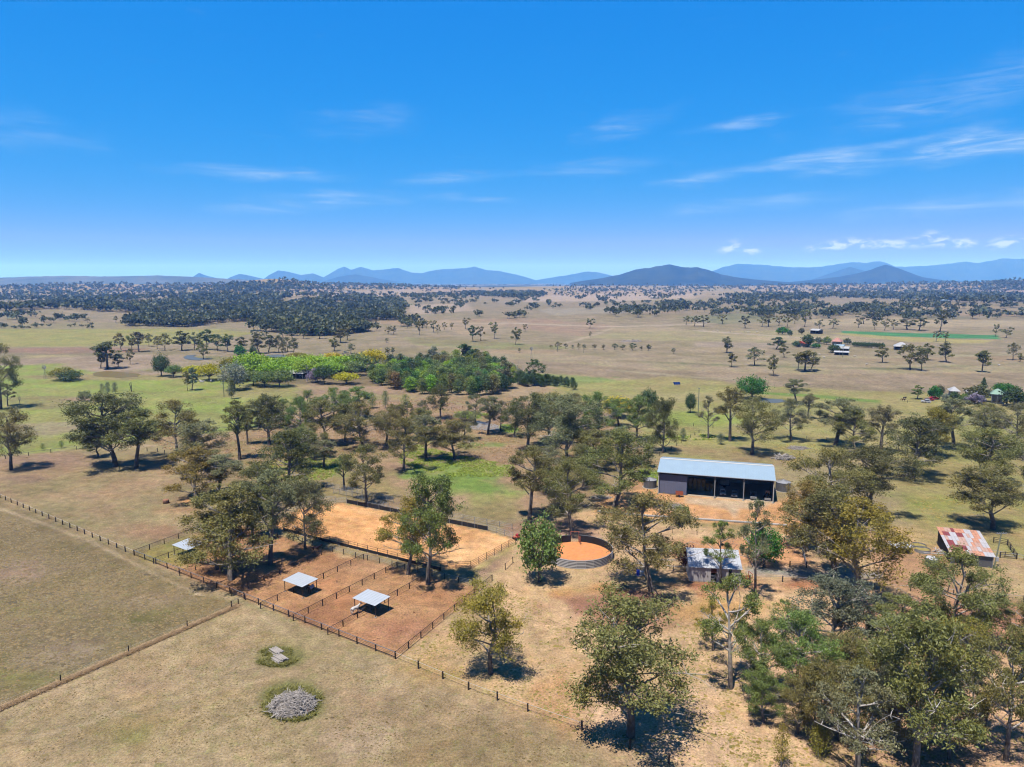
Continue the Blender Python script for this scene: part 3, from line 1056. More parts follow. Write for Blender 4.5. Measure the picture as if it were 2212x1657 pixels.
mountain('mountain', 'long pale low range on the left horizon', [(-160, 606), (-80, 600), (0, 600), (80, 597), (160, 595.5), (250, 597), (350, 594.5), (430, 598), (500, 602), (580, 606)], 8600, 1300, M_RANGE_OPEN, 3, .03)
mountain('mountain', 'sharp little blue peak over the left range', [(405, 606), (425, 597), (438, 588.5), (450, 594), (470, 599), (500, 606)], 15000, 900, M_RANGE, 5)
mountain('mountain', 'small rounded blue hill left of the knoll', [(490, 606), (505, 598), (524, 591), (545, 595), (565, 600), (590, 606)], 14500, 1000, M_RANGE, 6)
mountain('mountain', 'hazy blue hump behind the wooded knoll', [(570, 606), (590, 592), (607, 583.5), (630, 588), (655, 594), (680, 590), (705, 600), (720, 606)], 16000, 1100, M_RANGE, 8)
mountain('mountain', 'jagged pale blue range left of centre', [(690, 606), (715, 592), (735, 580), (748, 576), (762, 583), (783, 576.5), (805, 583), (835, 582), (862, 579), (890, 588), (915, 590), (940, 583), (985, 580), (1010, 579), (1027, 575.5), (1050, 583), (1080, 586), (1110, 592), (1140, 600), (1160, 606)], 17500, 1700, M_RANGE, 9)
mountain('mountain', 'low blue foothill under the jagged range', [(700, 608), (735, 598), (770, 592), (800, 597), (830, 603), (860, 608)], 13500, 900, M_RANGE, 11)
mountain('mountain', 'faint flat blue ridge right of centre', [(1150, 606), (1200, 598), (1240, 591), (1268, 585.5), (1295, 589), (1330, 598), (1360, 606)], 17500, 1100, M_RANGE, 12)
mountain('mountain', 'broad dark blue mountain right of centre', [(1230, 611), (1280, 603), (1310, 598), (1340, 592), (1370, 582), (1400, 578), (1425, 574), (1444, 571.5), (1470, 576), (1485, 578), (1500, 576.5), (1520, 581), (1545, 590), (1575, 597), (1610, 602), (1680, 608), (1760, 612)], 8400, 1200, M_RANGE, 14, .035)
mountain('mountain', 'long pale blue escarpment on the right horizon', [(1500, 604), (1536, 584), (1560, 576), (1587, 569.5), (1625, 571), (1657, 573.5), (1700, 577), (1731, 578), (1765, 576), (1800, 570), (1832, 566), (1860, 568), (1889, 564), (1905, 569), (1923, 576.5), (1965, 575), (2000, 573), (2040, 569), (2074, 565), (2100, 568), (2130, 563), (2152, 557.5), (2180, 559), (2212, 559.5), (2300, 556), (2400, 566), (2500, 580)], 17500, 2000, M_RANGE, 15, .03)
mountain('mountain', 'blue pyramid mountain on the right horizon', [(1700, 609), (1760, 603), (1800, 598), (1835, 592), (1865, 584), (1885, 577), (1903, 571.5), (1925, 578), (1955, 589), (1985, 599), (2030, 605), (2090, 609)], 9500, 1100, M_RANGE, 17, .03)
mountain('mountain', 'blue shoulder hill behind the pyramid mountain', [(1740, 606), (1775, 594), (1805, 583), (1828, 576), (1850, 582), (1880, 592), (1910, 602)], 13500, 1100, M_RANGE, 18, .03)

# ------------------------------------------------------------------ haze
HAZE_DENSITY = 6.9e-5


def haze():
    mb = MB().box(-31000, 31000, -31000, 31000, -75, 690)
    m = bpy.data.materials.new('haze_air')
    m.use_nodes = True
    nt = m.node_tree
    nt.nodes.clear()
    out = N(nt.nodes, 'ShaderNodeOutputMaterial')
    pv = N(nt.nodes, 'ShaderNodeVolumePrincipled')
    pv.inputs['Color'].default_value = (0.13, 0.38, 1.0, 1)
    pv.inputs['Absorption Color'].default_value = (1, 1, 1, 1)
    pv.inputs['Density'].default_value = HAZE_DENSITY
    pv.inputs['Anisotropy'].default_value = 0.0
    nt.links.new(pv.outputs[0], out.inputs['Volume'])
    m.cycles.homogeneous_volume = True
    o = mb.build('haze', m)
    tag(o, 'thin blue haze hanging over the whole valley', 'haze', kind='stuff')
    return o


haze()


# ------------------------------------------------------------------ trees
class TreeB:
    def __init__(self, seed):
        self.r = np.random.RandomState(seed)
        self.tv, self.tf, self.tb = [], [], []
        self.lc, self.lL, self.lW, self.lt, self.lclump = [], [], [], [], []

    def tube(self, pts, rads, sides, barkv):
        n0 = len(self.tv)
        pts = [np.asarray(p, float) for p in pts]
        for i, p in enumerate(pts):
            d = pts[min(i + 1, len(pts) - 1)] - pts[max(i - 1, 0)]
            d = d / (np.linalg.norm(d) + 1e-9)
            s = np.cross(d, (0.31, 0.17, 0.93) if abs(d[2]) < 0.9 else (1, 0.2, 0.1))
            s /= np.linalg.norm(s) + 1e-9
            u = np.cross(s, d)
            bv = barkv[i] if isinstance(barkv, (list, tuple)) else barkv
            for k in range(sides):
                a = 2 * PI * k / sides
                self.tv.append(p + (s * math.cos(a) + u * math.sin(a)) * rads[i])
                self.tb.append(bv)
        for i in range(len(pts) - 1):
            for k in range(sides):
                k2 = (k + 1) % sides
                self.tf.append((n0 + i * sides + k, n0 + i * sides + k2, n0 + (i + 1) * sides + k2, n0 + (i + 1) * sides + k))

    def limb(self, a, b, r0, r1, sides, barkv, sag=0.12, n=4, wob=0.06):
        a, b = np.asarray(a, float), np.asarray(b, float)
        L = np.linalg.norm(b - a)
        mid = a * 0.55 + b * 0.45 + np.array([0, 0, sag * L]) + self.r.normal(0, wob * L, 3)
        P = []
        for i in range(n + 1):
            t = i / n
            P.append(a * (1 - t) ** 2 + mid * 2 * t * (1 - t) + b * t * t)
        self.tube(P, [r0 + (r1 - r0) * (i / n) for i in range(n + 1)], sides, barkv)
        return P

    def leaves(self, c, sig, n, L, W, tint):
        c = np.asarray(c, float)
        p = c + self.r.normal(0, 1, (n, 3)) * np.asarray(sig)
        self.lc.append(p)
        self.lL.append(L * self.r.uniform(0.6, 1.3, n))
        self.lW.append(W * self.r.uniform(0.7, 1.3, n))
        k = self.r.uniform(0, 1)
        self.lt.append(np.full(n, tint))
        self.lclump.append(np.clip(0.35 * k + 0.65 * self.r.uniform(0, 1, n), 0, 1))

    def finish(self, name, droop=0.35):
        tm = mesh_np('trunk', np.array(self.tv), self.tf, M_BARK, {'rough_bark': np.array(self.tb)}, smooth_shade=True)
        cm = None
        if self.lc:
            c = np.concatenate(self.lc)
            L = np.concatenate(self.lL)[:, None]
            W = np.concatenate(self.lW)[:, None]
            n = len(c)
            a = self.r.normal(0, 1, (n, 3))
            a[:, 2] -= droop
            a /= np.linalg.norm(a, axis=1)[:, None]
            b = self.r.normal(0, 1, (n, 3))
            b -= a * (a * b).sum(1)[:, None]
            b /= np.linalg.norm(b, axis=1)[:, None]
            V = np.stack([c - a * L / 2, c + b * W / 2, c + a * L / 2, c - b * W / 2], 1).reshape(-1, 3)
            F = np.arange(n * 4).reshape(n, 4)
            rn = np.repeat(np.concatenate(self.lclump), 4)
            tn = np.repeat(np.clip(np.concatenate(self.lt) + self.r.normal(0, .15, n), 0, 1), 4)
            cm = mesh_np('crown', V, F, M_LEAF, {'rnd': rn, 'tint': tn})
        return tm, cm


def gen_gum(seed, H=15.0, R=5.2, nl=16, nc=9, nlf=120, leaf=(0.32, 0.12), fork=0.26, lobe=(0.25, 0.37), zlo=0.27, spread=(0.50, 0.86), lean=0.07, dead=3, twig=True, flat=0.85, sides=7):
    t = TreeB(seed)
    r = t.r
    lx, ly = r.normal(0, lean, 2) * H * 0.5
    fk = np.array([lx * 0.6, ly * 0.6, H * fork])
    r0 = 0.030 * H * 0.70
    tr = [np.zeros(3) - [0, 0, .3], fk * [0.3, 0.3, 0.45] + np.append(r.normal(0, .08, 2), 0), fk]
    t.tube(tr, [r0 * 1.25, r0, r0 * 0.82], sides, [1.1, 0.9, 0.55])
    lead_top = np.array([lx + r.normal(0, .1) * R, ly + r.normal(0, .1) * R, H * 0.84])
    lead = t.limb(fk, lead_top, r0 * 0.75, r0 * 0.2, sides - 1, 0.25, 0.0, 5, 0.05)
    golden = r.uniform(0, 6.28)
    zm = 0.5 * (zlo + 0.97)
    hz = 0.5 * (0.97 - zlo)
    for i in range(nl):
        f = (i + 0.5) / nl
        ang = golden + i * 2.399 + r.normal(0, .35)
        zz = zlo + 0.08 + (0.95 - zlo - 0.08) * f + r.normal(0, .03)
        env = math.sqrt(max(0.05, 1 - ((zz - zm + 0.04) / (hz * 1.08)) ** 2))
        rad = R * env * r.uniform(*spread) if f < 0.95 else R * 0.1
        if r.uniform() < 0.18:
            rad *= 0.35
        c = np.array([lx * zz + math.cos(ang) * rad, ly * zz + math.sin(ang) * rad, H * zz])
        rl = R * r.uniform(*lobe) * (0.85 if f > 0.9 else 1)
        lt = min(0.92, max(0.0, (zz - fork - 0.16) / (0.84 - fork)))
        base = fk * (1 - lt) + lead_top * lt if lt > 0.03 else fk * r.uniform(0.8, 1.0)
        P = t.limb(base, c - [0, 0, rl * 0.3], r0 * r.uniform(.38, .55), r0 * 0.15, 5, r.uniform(-0.2, 0.25), r.uniform(-0.06, 0.14), 5, 0.07)
        tint = np.clip(r.normal(0.16, 0.22), 0, 1)
        for k in range(nc):
            d = r.normal(0, 1, 3)
            d /= np.linalg.norm(d)
            d[2] = d[2] * 0.9 + 0.12
            q = c + d * rl * r.uniform(0.5, 1.05) * np.array([1, 1, flat])
            if twig and k % 2 == 0:
                t.limb(P[r.randint(2, 6)], q, 0.07, 0.02, 3, r.uniform(-.35, .2), 0.1, 2, 0.08)
            s = rl * r.uniform(0.19, 0.32)
            t.leaves(q, (s, s, s * 0.72), int(nlf * r.uniform(.6, 1.3)), leaf[0], leaf[1], np.clip(tint + r.normal(0, .12), 0, 1))
    for i in range(dead):
        ang = r.uniform(0, 6.28)
        zz = r.uniform(0.30, 0.75)
        b = lead[r.randint(0, 3)]
        e = np.array([math.cos(ang) * R * r.uniform(.6, 1.0), math.sin(ang) * R * r.uniform(.6, 1.0), H * zz])
        P = t.limb(b, e, r0 * .22, .03, 4, -0.4, .05, 5, .1)
        for k in range(5):
            s = P[r.randint(2, 6)]
            t.limb(s, s + r.normal(0, 1, 3) * [.9, .9, .5] + [0, 0, .3], .05, .012, 3, -0.4, .1, 2, .12)
    return t.finish('gum')


def gen_dense(seed, H=10.0, R=4.5, nl=34, nlf=120, leaf=(0.5, 0.3), base=0.12, trunk=0.2, fill=1.0, tintm=0.1, dome=0.5, sg=0.19):
    t = TreeB(seed)
    r = t.r
    r0 = 0.03 * H
    fk = np.array([0, 0, H * trunk])
    t.tube([(0, 0, -.3), fk * .5, fk], [r0 * 1.2, r0, r0 * .9], 7, [1, .8, .7])
    zc = base + (1 - base) * dome
    for i in range(nl):
        f = (i + 0.5) / nl
        u = 1 - 1.85 * f if dome <= 0.5 else 1 - 1.35 * f
        ang = i * 2.399 + r.normal(0, .2)
        s = math.sqrt(max(0.02, 1 - u * u))
        k = r.uniform(0.62, 0.86)
        up = (1 - zc) if u > 0 else (zc - base)
        c = np.array([math.cos(ang) * s * R * k, math.sin(ang) * s * R * k, H * (zc + u * up * k)])
        t.limb(fk, c, r0 * .3, .03, 4, .5, .05, 4, .06)
        tint = np.clip(r.normal(tintm, .12), 0, 1)
        for q in range(4):
            cc = c + r.normal(0, 1, 3) * R * 0.11
            t.leaves(cc, (R * sg * .75, R * sg * .75, H * sg * 0.36), int(nlf / 4 * fill), leaf[0], leaf[1], tint)
    return t.finish('dense', 0.1)


def gen_umbrella(seed, H=6.5, R=6.0, nl=44, nlf=80, leaf=(0.6, 0.34), tintm=0.0):
    t = TreeB(seed)
    r = t.r
    fk = np.array([0, 0, H * 0.25])
    t.tube([(0, 0, -.3), fk * .5, fk], [.34, .28, .24], 6, [.8, .6, .5])
    for i in range(nl):
        f = (i + .5) / nl
        rad = R * math.sqrt(f) * 0.9 * r.uniform(.85, 1.0)
        ang = i * 2.399 + r.normal(0, .2)
        z = H * (0.24 + 0.68 * math.sqrt(max(0, 1 - (rad / R) ** 2)) * (1 if i % 4 else .7) + r.normal(0, .035))
        c = np.array([math.cos(ang) * rad, math.sin(ang) * rad, z])
        t.limb(fk, c, .13, .03, 4, .5, .02, 4, .05)
        t.leaves(c, (R * .13, R * .13, H * .09), nlf, leaf[0], leaf[1], np.clip(r.normal(tintm, .2), 0, 1))
    return t.finish('umbrella', 0.0)


def gen_young(seed, H=11.0, R=2.6, n=44, nlf=34, leaf=(0.65, 0.34)):
    t = TreeB(seed)
    r = t.r
    top = np.array([r.normal(0, .3), r.normal(0, .3), H * .97])
    t.limb((0, 0, -.2), top, .16, .03, 5, .25, 0, 4, .015)
    for i in range(n):
        f = (i + .5) / n
        z = H * (0.18 + 0.78 * f)
        rad = R * math.sin(PI * min(1, (0.14 + f * 0.86))) ** 0.7 * r.uniform(.25, .95)
        ang = i * 2.399 + r.normal(0, .3)
        c = np.array([math.cos(ang) * rad, math.sin(ang) * rad, z])
        if r.uniform() < .5:
            t.limb((top[0] * f, top[1] * f, z - .6), c, .05, .015, 3, .1, .1, 2, .05)
        t.leaves(c, (R * .24, R * .24, H * .05), nlf, leaf[0], leaf[1], np.clip(r.normal(.12, .15), 0, 1))
    return t.finish('young', .2)


def gen_pine(seed, H=14.0, R=4.0, layers=16, leaf=(0.7, 0.3)):
    t = TreeB(seed)
    r = t.r
    t.limb((0, 0, -.2), (0, 0, H), .3, .04, 6, .8, 0, 4, .003)
    for i in range(layers):
        f = i / (layers - 1)
        z = H * (.1 + .88 * f)
        rr = R * (1 - f) ** .8 + .25
        for k in range(int(5 + 5 * (1 - f))):
            a = r.uniform(0, 6.28)
            e = np.array([math.cos(a) * rr, math.sin(a) * rr, z - .2])
            for q in (0.35, 0.65, 0.95):
                t.leaves(e * [q, q, 1], (rr * .14 + .15, rr * .14 + .15, .35), 12, leaf[0], leaf[1], 0.0)
    return t.finish('pine', .1)


def gen_bare(seed, H=11.0, R=3.6, leafy=0):
    t = TreeB(seed)
    r = t.r
    fk = np.array([r.normal(0, .2), r.normal(0, .2), H * .3])
    t.tube([(0, 0, -.3), fk * .5, fk], [.26, .22, .18], 6, .1)
    for i in range(8):
        a = i * 2.4
        z = H * r.uniform(.6, 1.0)
        e = np.array([math.cos(a) * R * r.uniform(.3, .9), math.sin(a) * R * r.uniform(.3, .9), z])
        P = t.limb(fk, e, .11, .02, 4, -.1, .1, 5, .07)
        for k in range(7):
            s = P[r.randint(2, 6)]
            q = s + r.normal(0, .9, 3) + [0, 0, .7]
            t.limb(s, q, .04, .012, 3, -.1, .1, 2, .1)
            if leafy and r.uniform() < leafy:
                t.leaves(q, (.5, .5, .35), 22, .45, .2, .4)
    if not t.lc:
        t.leaves((0, 0, H * .8), (R * .4, R * .4, H * .1), 10, .3, .15, .5)
    return t.finish('bare')


TREE_MESH = {}


def reg(key, H, R, pair):
    me = pair[1] or pair[0]
    co = np.empty(len(me.vertices) * 3, np.float32)
    me.vertices.foreach_get('co', co)
    co = co.reshape(-1, 3)
    R = float(np.percentile(np.hypot(co[:, 0], co[:, 1]), 96))
    H = float(np.percentile(co[:, 2], 99.7))
    TREE_MESH.setdefault(key, []).append((H, R, pair))


for s in range(7):
    kw = [dict(), dict(nl=17, R=5.8, zlo=.24), dict(fork=.36, R=4.3, nl=13, zlo=.36), dict(nl=19, R=6.2, lobe=(.24, .34)), dict(nl=13, lobe=(.32, .44), R=5.0), dict(nl=15, lean=.15, R=5.4),
          dict(nl=17, zlo=.2, fork=.18, R=5.6)][s]
    reg('gum', 15.0, kw.get('R', 5.2) * 1.06, gen_gum(100 + s, **kw))
for s in range(2):        # thin, white limbed
    reg('sparse', 15.0, 5.2, gen_gum(140 + s, nl=10, nc=7, nlf=105, R=5.0, lobe=(.22, .32), dead=7, lean=.14, zlo=.34, fork=.3))
for s in range(2):
    reg('slim', 15.0, 3.3, gen_gum(150 + s, nl=12, nc=7, nlf=105, R=3.1, lobe=(.34, .48), fork=.4, zlo=.4, dead=1))
for s in range(5):        # the same trees for the middle distance
    kw = [dict(), dict(fork=.36, R=4.4, zlo=.36), dict(R=5.8, zlo=.24), dict(nl=10, R=5.0, lobe=(.34, .46)), dict(R=4.6, nl=13, lean=.14)][s]
    k2 = dict(nl=12, nc=6, nlf=34, leaf=(.78, .36), dead=1, sides=5)
    k2.update(kw)
    reg('midgum', 15.0, k2.get('R', 5.2) * 1.06, gen_gum(170 + s, **k2))
for s in range(4):
    k2 = dict(nl=9, nc=4, nlf=16, leaf=(1.25, .7), dead=0, sides=4, zlo=.26, R=[5.2, 4.4, 5.8, 4.8][s])
    reg('fargum', 15.0, k2['R'] * 1.06, gen_gum(190 + s, **k2))
for s in range(2):
    reg('dense', 10.0, 4.5, gen_dense(200 + s))
for s in range(2):
    reg('fardense', 10.0, 4.5, gen_dense(210 + s, nl=24, nlf=60, leaf=(1.0, .6)))
for s in range(3):
    reg('umbrella', 6.5, 6.5, gen_umbrella(220 + s))
for s in range(4):
    reg('young', 11.0, 2.4, gen_young(230 + s))
reg('pine', 14.0, 4.0, gen_pine(240))
for s in range(2):
    reg('bare', 11.0, 3.6, gen_bare(250 + s))
reg('sapling', 11.0, 2.6, gen_young(260, n=26, nlf=60, leaf=(0.42, 0.2), R=2.6))
reg('sapling', 11.0, 2.6, gen_young(261, n=30, nlf=60, leaf=(0.42, 0.2), R=2.6))
reg('shrub', 5.0, 3.4, gen_dense(270, H=5, R=3.4, nl=22, nlf=70, leaf=(.5, .26), base=.02, trunk=.08))
reg('loose', 15.0, 5.6, gen_gum(280, nl=18, nc=9, nlf=140, R=5.4, lobe=(.3, .42), zlo=.14, fork=.12, dead=0, flat=.9))

# leaf colours (as base colours)
OLV = alb((150, 154, 88), 1.0)      # olive brown
GRY = alb((150, 158, 112), 1.0)     # grey olive
DRK = alb((118, 126, 72), 1.0)      # dark
GLD = alb((164, 152, 78), 1.0)      # golden
GRN = alb((138, 166, 84), 1.0)      # mid green
LIM = alb((172, 216, 58), 1.0)      # lime
YEL = alb((220, 218, 36), 1.05)     # yellow
BRG = alb((74, 150, 44), 1.0)       # bright deep green
SIL = alb((176, 188, 164), 1.0)     # silver
YGR = alb((170, 166, 66), 1.0)      # yellow olive
PUR = alb((164, 152, 178), 1.0)     # jacaranda
MAR = alb((98, 58, 56), 1.0)        # maroon
BLG = alb((128, 146, 112), 1.0)     # bluish grey green
DGR = alb((92, 124, 66), 1.0)       # deep green
PALE = alb((232, 228, 220), .9)
GREYB = alb((206, 198, 188), .9)
DARKB = alb((86, 74, 64), .8)

_tr = random.Random(5)
TREES = []


def tree(bx, by, top, hw, key, col, label, name='gum_tree', cat='tree', group=None, bark=GREYB, var=None, rot=None, cx=None, jit=0.08):
    """a tree whose foot stands at the picture point (bx,by), reaching to picture row top, crown half width hw picture points"""
    p = G(bx, by)
    h = max(0.6, h_at(p, bx, top))
    depth = p.y
    R = hw / FPX * depth * (1.10 if key in ('gum', 'loose', 'slim') else 1.0)
    L = TREE_MESH[key]
    H0, R0, pair = L[var % len(L)] if var is not None else L[_tr.randrange(len(L))]
    s = max(0.3, R / R0)
    root = thing(name, label, cat, p, rot if rot is not None else _tr.uniform(0, 6.28), group)
    k = [1 + _tr.uniform(-jit, jit) for _ in range(3)]
    t = link('trunk', pair[0], root, scale=(s, s, h / H0))
    t.color = (*bark, 1)
    if pair[1]:
        c = link('crown', pair[1], root, scale=(s, s, h / H0))
        c.color = (*[v * q for v, q in zip(col, k)], 1)
    TREES.append(root)
    return root


T = tree
# --- right foreground
T(1362, 1590, 1288, 140, 'gum', OLV, 'large spreading gum with dark trunk beside the front fence corner', var=3, rot=1.0)
T(1060, 1455, 1264, 76, 'gum', YGR, 'lone yellow-green tree standing outside the corner of the horse yards', var=4, rot=.4)
T(1165, 1257, 1112, 50, 'dense', GRN, 'dense round green tree just left of the round yard', name='shade_tree', var=0)
T(1408, 1276, 1072, 108, 'gum', OLV, 'wide brownish gum between the round yard and the grey barn', var=1, rot=2.2)
T(1556, 1264, 1124, 46, 'sparse', GRN, 'slender-stemmed tree directly in front of the grey barn wall', var=2)
T(1630, 1292, 1078, 46, 'sparse', GRY, 'thin tall gum with bare upper limbs right of the grey barn', var=0)
T(1650, 1224, 1138, 42, 'dense', BRG, 'glossy bright green tree crowding the right end of the grey barn', name='leafy_tree', var=1)
T(1482, 1228, 1178, 26, 'shrub', MAR, 'dark maroon-leaved shrub tree at the left end of the grey barn', name='maroon_shrub')
T(1578, 1487, 1250, 84, 'sparse', GRN, 'sparse white-limbed gum in front of the grey barn', bark=PALE, var=1, rot=.3)
T(1712, 1512, 1322, 84, 'gum', GRN, 'fresh green gum right of the sparse white-limbed gum', bark=PALE, var=5)
T(1785, 1440, 1252, 96, 'gum', BLG, 'grey-green gum with pale forked stems below the gravel drive', bark=PALE, var=6)
T(1802, 1256, 1050, 92, 'gum', OLV, 'big gum whose trunk stands at the gravel drive end', var=0, rot=.8)
T(1850, 1303, 1085, 88, 'gum', YGR, 'olive gum just below the gravel drive end', var=4, rot=3.1)
T(1790, 1135, 965, 84, 'gum', OLV, 'tall gum shading the right end of the shed yard', var=1, rot=4.)
T(1882, 1120, 968, 80, 'gum', DRK, 'dark gum behind the gravel drive, left of the open paddock', var=3, rot=5.)
T(1740, 1190, 1040, 60, 'loose', GLD, 'golden-tipped tree at the edge of the shed yard', var=0)
T(1969, 1033, 900, 66, 'gum', DRK, 'dark spreading gum standing alone in the right paddock', var=6, rot=1.2)
T(1804, 962, 862, 46, 'gum', GRY, 'tall grey gum behind the right water tank', var=2)
T(1848, 972, 884, 42, 'gum', OLV, 'brown bushy gum leaning against the tall grey gum', var=6)
T(1901, 978, 876, 30, 'slim', GRY, 'slim gum rising in the middle of the right paddock')
T(1709, 952, 862, 40, 'gum', GRY, 'forked gum with dark trunk behind the shed roof', var=5)
T(2060, 970, 862, 40, 'gum', GRY, 'grey gum with thick bare trunk in the right paddock', var=2, bark=GREYB)
T(2122, 956, 872, 44, 'gum', OLV, 'flat brown-topped gum beside the thick bare trunk', var=4)
T(2020, 985, 880, 40, 'gum', YGR, 'yellow-olive gum behind the dark spreading gum', var=0)
T(2117, 1043, 925, 66, 'gum', OLV, 'broad olive gum above the rusty roofed shed', var=3, rot=2.6)
T(2145, 1143, 1008, 72, 'gum', OLV, 'big forked gum right behind the rusty roofed shed', var=0, rot=.2)
T(2196, 985, 872, 48, 'gum', GRY, 'grey gum cut by the right picture edge, below the homestead', var=5)
T(2230, 1085, 940, 60, 'gum', OLV, 'gum on the right picture edge behind the big forked gum', var=1)
T(2035, 1402, 1184, 98, 'gum', OLV, 'broad olive gum standing in front of the rusty roofed shed', var=1, rot=5.3)
T(1975, 1692, 1332, 122, 'gum', OLV, 'tall gum with pale lower trunk at the bottom picture edge', bark=PALE, var=0, rot=4.4)
T(2172, 1642, 1365, 92, 'gum', OLV, 'twisted pale-barked gum at the bottom right corner', bark=PALE, var=5, rot=3.)
T(1850, 1690, 1438, 108, 'sparse', GRY, 'gum full of bare white branches at the bottom edge', bark=PALE, var=0, rot=1.4)
T(1760, 1600, 1430, 60, 'loose', OLV, 'bushy brown gum behind the two saplings')
T(1687, 1657, 1562, 22, 'sapling', YGR, 'leftmost of two green saplings at the bottom edge', name='sapling', var=0)
T(1767, 1634, 1567, 26, 'sapling', YGR, 'wider sapling right of the leftmost sapling at the bottom edge', name='sapling', var=1)
T(2128, 1570, 1465, 42, 'sparse', GRY, 'small low-branched tree between the two big corner gums', var=1)
T(2245, 1520, 1350, 50, 'loose', GRN, 'green bushy tree on the right edge above the corner gum')
T(2130, 1395, 1290, 50, 'gum', OLV, 'brown gum just right of the broad gum before the rusty shed', var=2)
T(1890, 1545, 1385, 62, 'loose', OLV, 'olive bushy gum left of the tall pale-trunked gum')
T(2066, 1490, 1340, 56, 'gum', YGR, 'yellow-olive gum behind the tall pale-trunked gum', var=4)

T(1930, 1620, 1440, 60, 'loose', GRY, 'grey bushy gum between the white-branched gum and the pale-trunked gum')
T(2050, 1640, 1470, 66, 'gum', OLV, 'olive gum at the bottom edge right of the pale-trunked gum', var=5, bark=PALE)
T(1820, 1500, 1375, 60, 'gum', OLV, 'olive gum just below the grey-green gum with forked stems', var=0)
T(2215, 1420, 1300, 60, 'gum', OLV, 'gum on the right edge above the thick-posted fence', var=3)
T(1650, 1560, 1440, 44, 'gum', GRN, 'small green gum left of the fresh green gum', var=6)

T(1690, 1425, 1300, 50, 'sparse', GRN, 'open green gum left of the grey-green forked gum', var=0, bark=PALE)
T(1905, 1465, 1330, 60, 'gum', GRY, 'grey gum right of the grey-green forked gum', var=2, bark=PALE)
T(1965, 1490, 1345, 58, 'sparse', OLV, 'open-crowned gum behind the tall pale-trunked gum', var=1, bark=PALE)
T(2102, 1605, 1440, 68, 'sparse', GRY, 'thin grey gum left of the twisted corner gum', var=0, bark=PALE)
T(2014, 1570, 1425, 58, 'gum', GRY, 'grey gum half hidden by the tall pale-trunked gum', var=5)
T(2205, 1545, 1400, 60, 'sparse', OLV, 'open olive gum just above the twisted corner gum', var=1, bark=PALE)
T(1722, 1585, 1452, 54, 'sparse', OLV, 'thin olive gum above the two saplings', var=1)
T(1812, 1598, 1440, 62, 'gum', OLV, 'olive gum above the white-branched gum', var=4)
T(1938, 1405, 1285, 52, 'gum', OLV, 'olive gum below the gravel drive end gums', var=2)
T(1880, 1425, 1312, 46, 'sparse', GRY, 'thin grey gum between the forked gum and the red paddock', var=0)
T(2090, 1450, 1330, 52, 'sparse', OLV, 'thin olive gum right below the broad gum before the rusty shed', var=0)

T(1645, 1505, 1335, 66, 'gum', GRN, 'green gum between the sparse white-limbed gum and the fresh green gum', var=1, bark=PALE)
T(1540, 1405, 1300, 44, 'sparse', YGR, 'thin yellowish gum left behind the sparse white-limbed gum', var=0, bark=PALE)

# --- around the shed and the middle
T(1327, 1097, 928, 76, 'gum', OLV, 'big multi-stemmed gum left of the shed yard', var=6, rot=.9)
T(1143, 1122, 966, 46, 'gum', OLV, 'tall gum at the right end of the arena', var=2)
T(1235, 1150, 996, 62, 'gum', OLV, 'gum shading the back of the round yard', var=1, rot=2.)
T(1226, 1010, 856, 70, 'gum', GRY, 'pale-limbed grey gum in the middle of the gully', bark=PALE, var=3)
T(1140, 972, 852, 46, 'gum', DRK, 'dark green tree left of the pale-limbed grey gum', var=4)
T(1190, 960, 850, 50, 'gum', OLV, 'brown-topped gum behind the pale-limbed grey gum', var=0)
T(1260, 1050, 960, 46, 'gum', OLV, 'brownish gum half hidden left of the multi-stemmed gum', var=5)
T(1297, 941, 846, 38, 'gum', GRN, 'fresh green gum left of the yellow flowering tree', var=6)
T(1337, 923, 862, 28, 'gum', GRN, 'green tree in front of the yellow flowering tree', var=2)
T(1335, 902, 856, 32, 'dense', YEL, 'tree covered in yellow blossom in the right green paddock', name='flowering_tree')
T(1375, 954, 857, 36, 'gum', GRN, 'dark-stemmed green gum between yellow blossom and the dark column', var=0)
T(1431, 978, 860, 34, 'loose', DRK, 'tall dark column-shaped tree left behind the shed')
T(1401, 890, 839, 20, 'dense', DGR, 'small dark round-headed tree in the right green paddock', name='round_tree', var=0)
T(1491, 892, 848, 12, 'dense', DGR, 'narrow egg-shaped dark tree in the right green paddock', name='round_tree', var=1)
T(1530, 947, 856, 27, 'sparse', GRY, 'thin grey half-bare gum behind the shed', var=0)
T(1577, 953, 836, 27, 'slim', OLV, 'tall straight gum behind the shed', var=0)
T(1624, 982, 860, 46, 'gum', OLV, 'bushy olive gum standing behind the middle of the shed', var=4)
T(1624, 862, 812, 34, 'dense', BRG, 'big round bright green tree by the small dam', name='fig_tree', var=1)
T(1720, 872, 820, 23, 'gum', GRY, 'grey gum beside the small dam', var=2)
T(1745, 905, 850, 16, 'slim', GRY, 'slim grey tree between the dam and the forked gum')
T(1475, 953, 924, 8, 'sapling', BLG, 'small pointed sapling left behind the shed', name='sapling')
T(1556, 960, 935, 9, 'sapling', BLG, 'small sapling between the half-bare gum and the tall straight gum', name='sapling')
T(1400, 1010, 962, 14, 'slim', GRY, 'spindly tree at the left rear corner of the shed')
T(1474, 1125, 1090, 18, 'shrub', GRN, 'low green shrub tree on the shed yard edge', name='shrub')

T(1285, 1020, 930, 44, 'gum', OLV, 'olive gum just above the multi-stemmed gum', var=0)
T(1180, 1065, 968, 44, 'gum', GRY, 'grey gum behind the tall gum at the arena end', var=4)
T(1210, 1105, 1010, 46, 'gum', OLV, 'brown-green gum between the arena end and the round yard gum', var=3)
T(1268, 985, 905, 36, 'gum', DRK, 'dark gum right behind the pale-limbed grey gum', var=2)
T(1110, 945, 868, 30, 'gum', DRK, 'dark gum right of the paler pond gum', var=1)

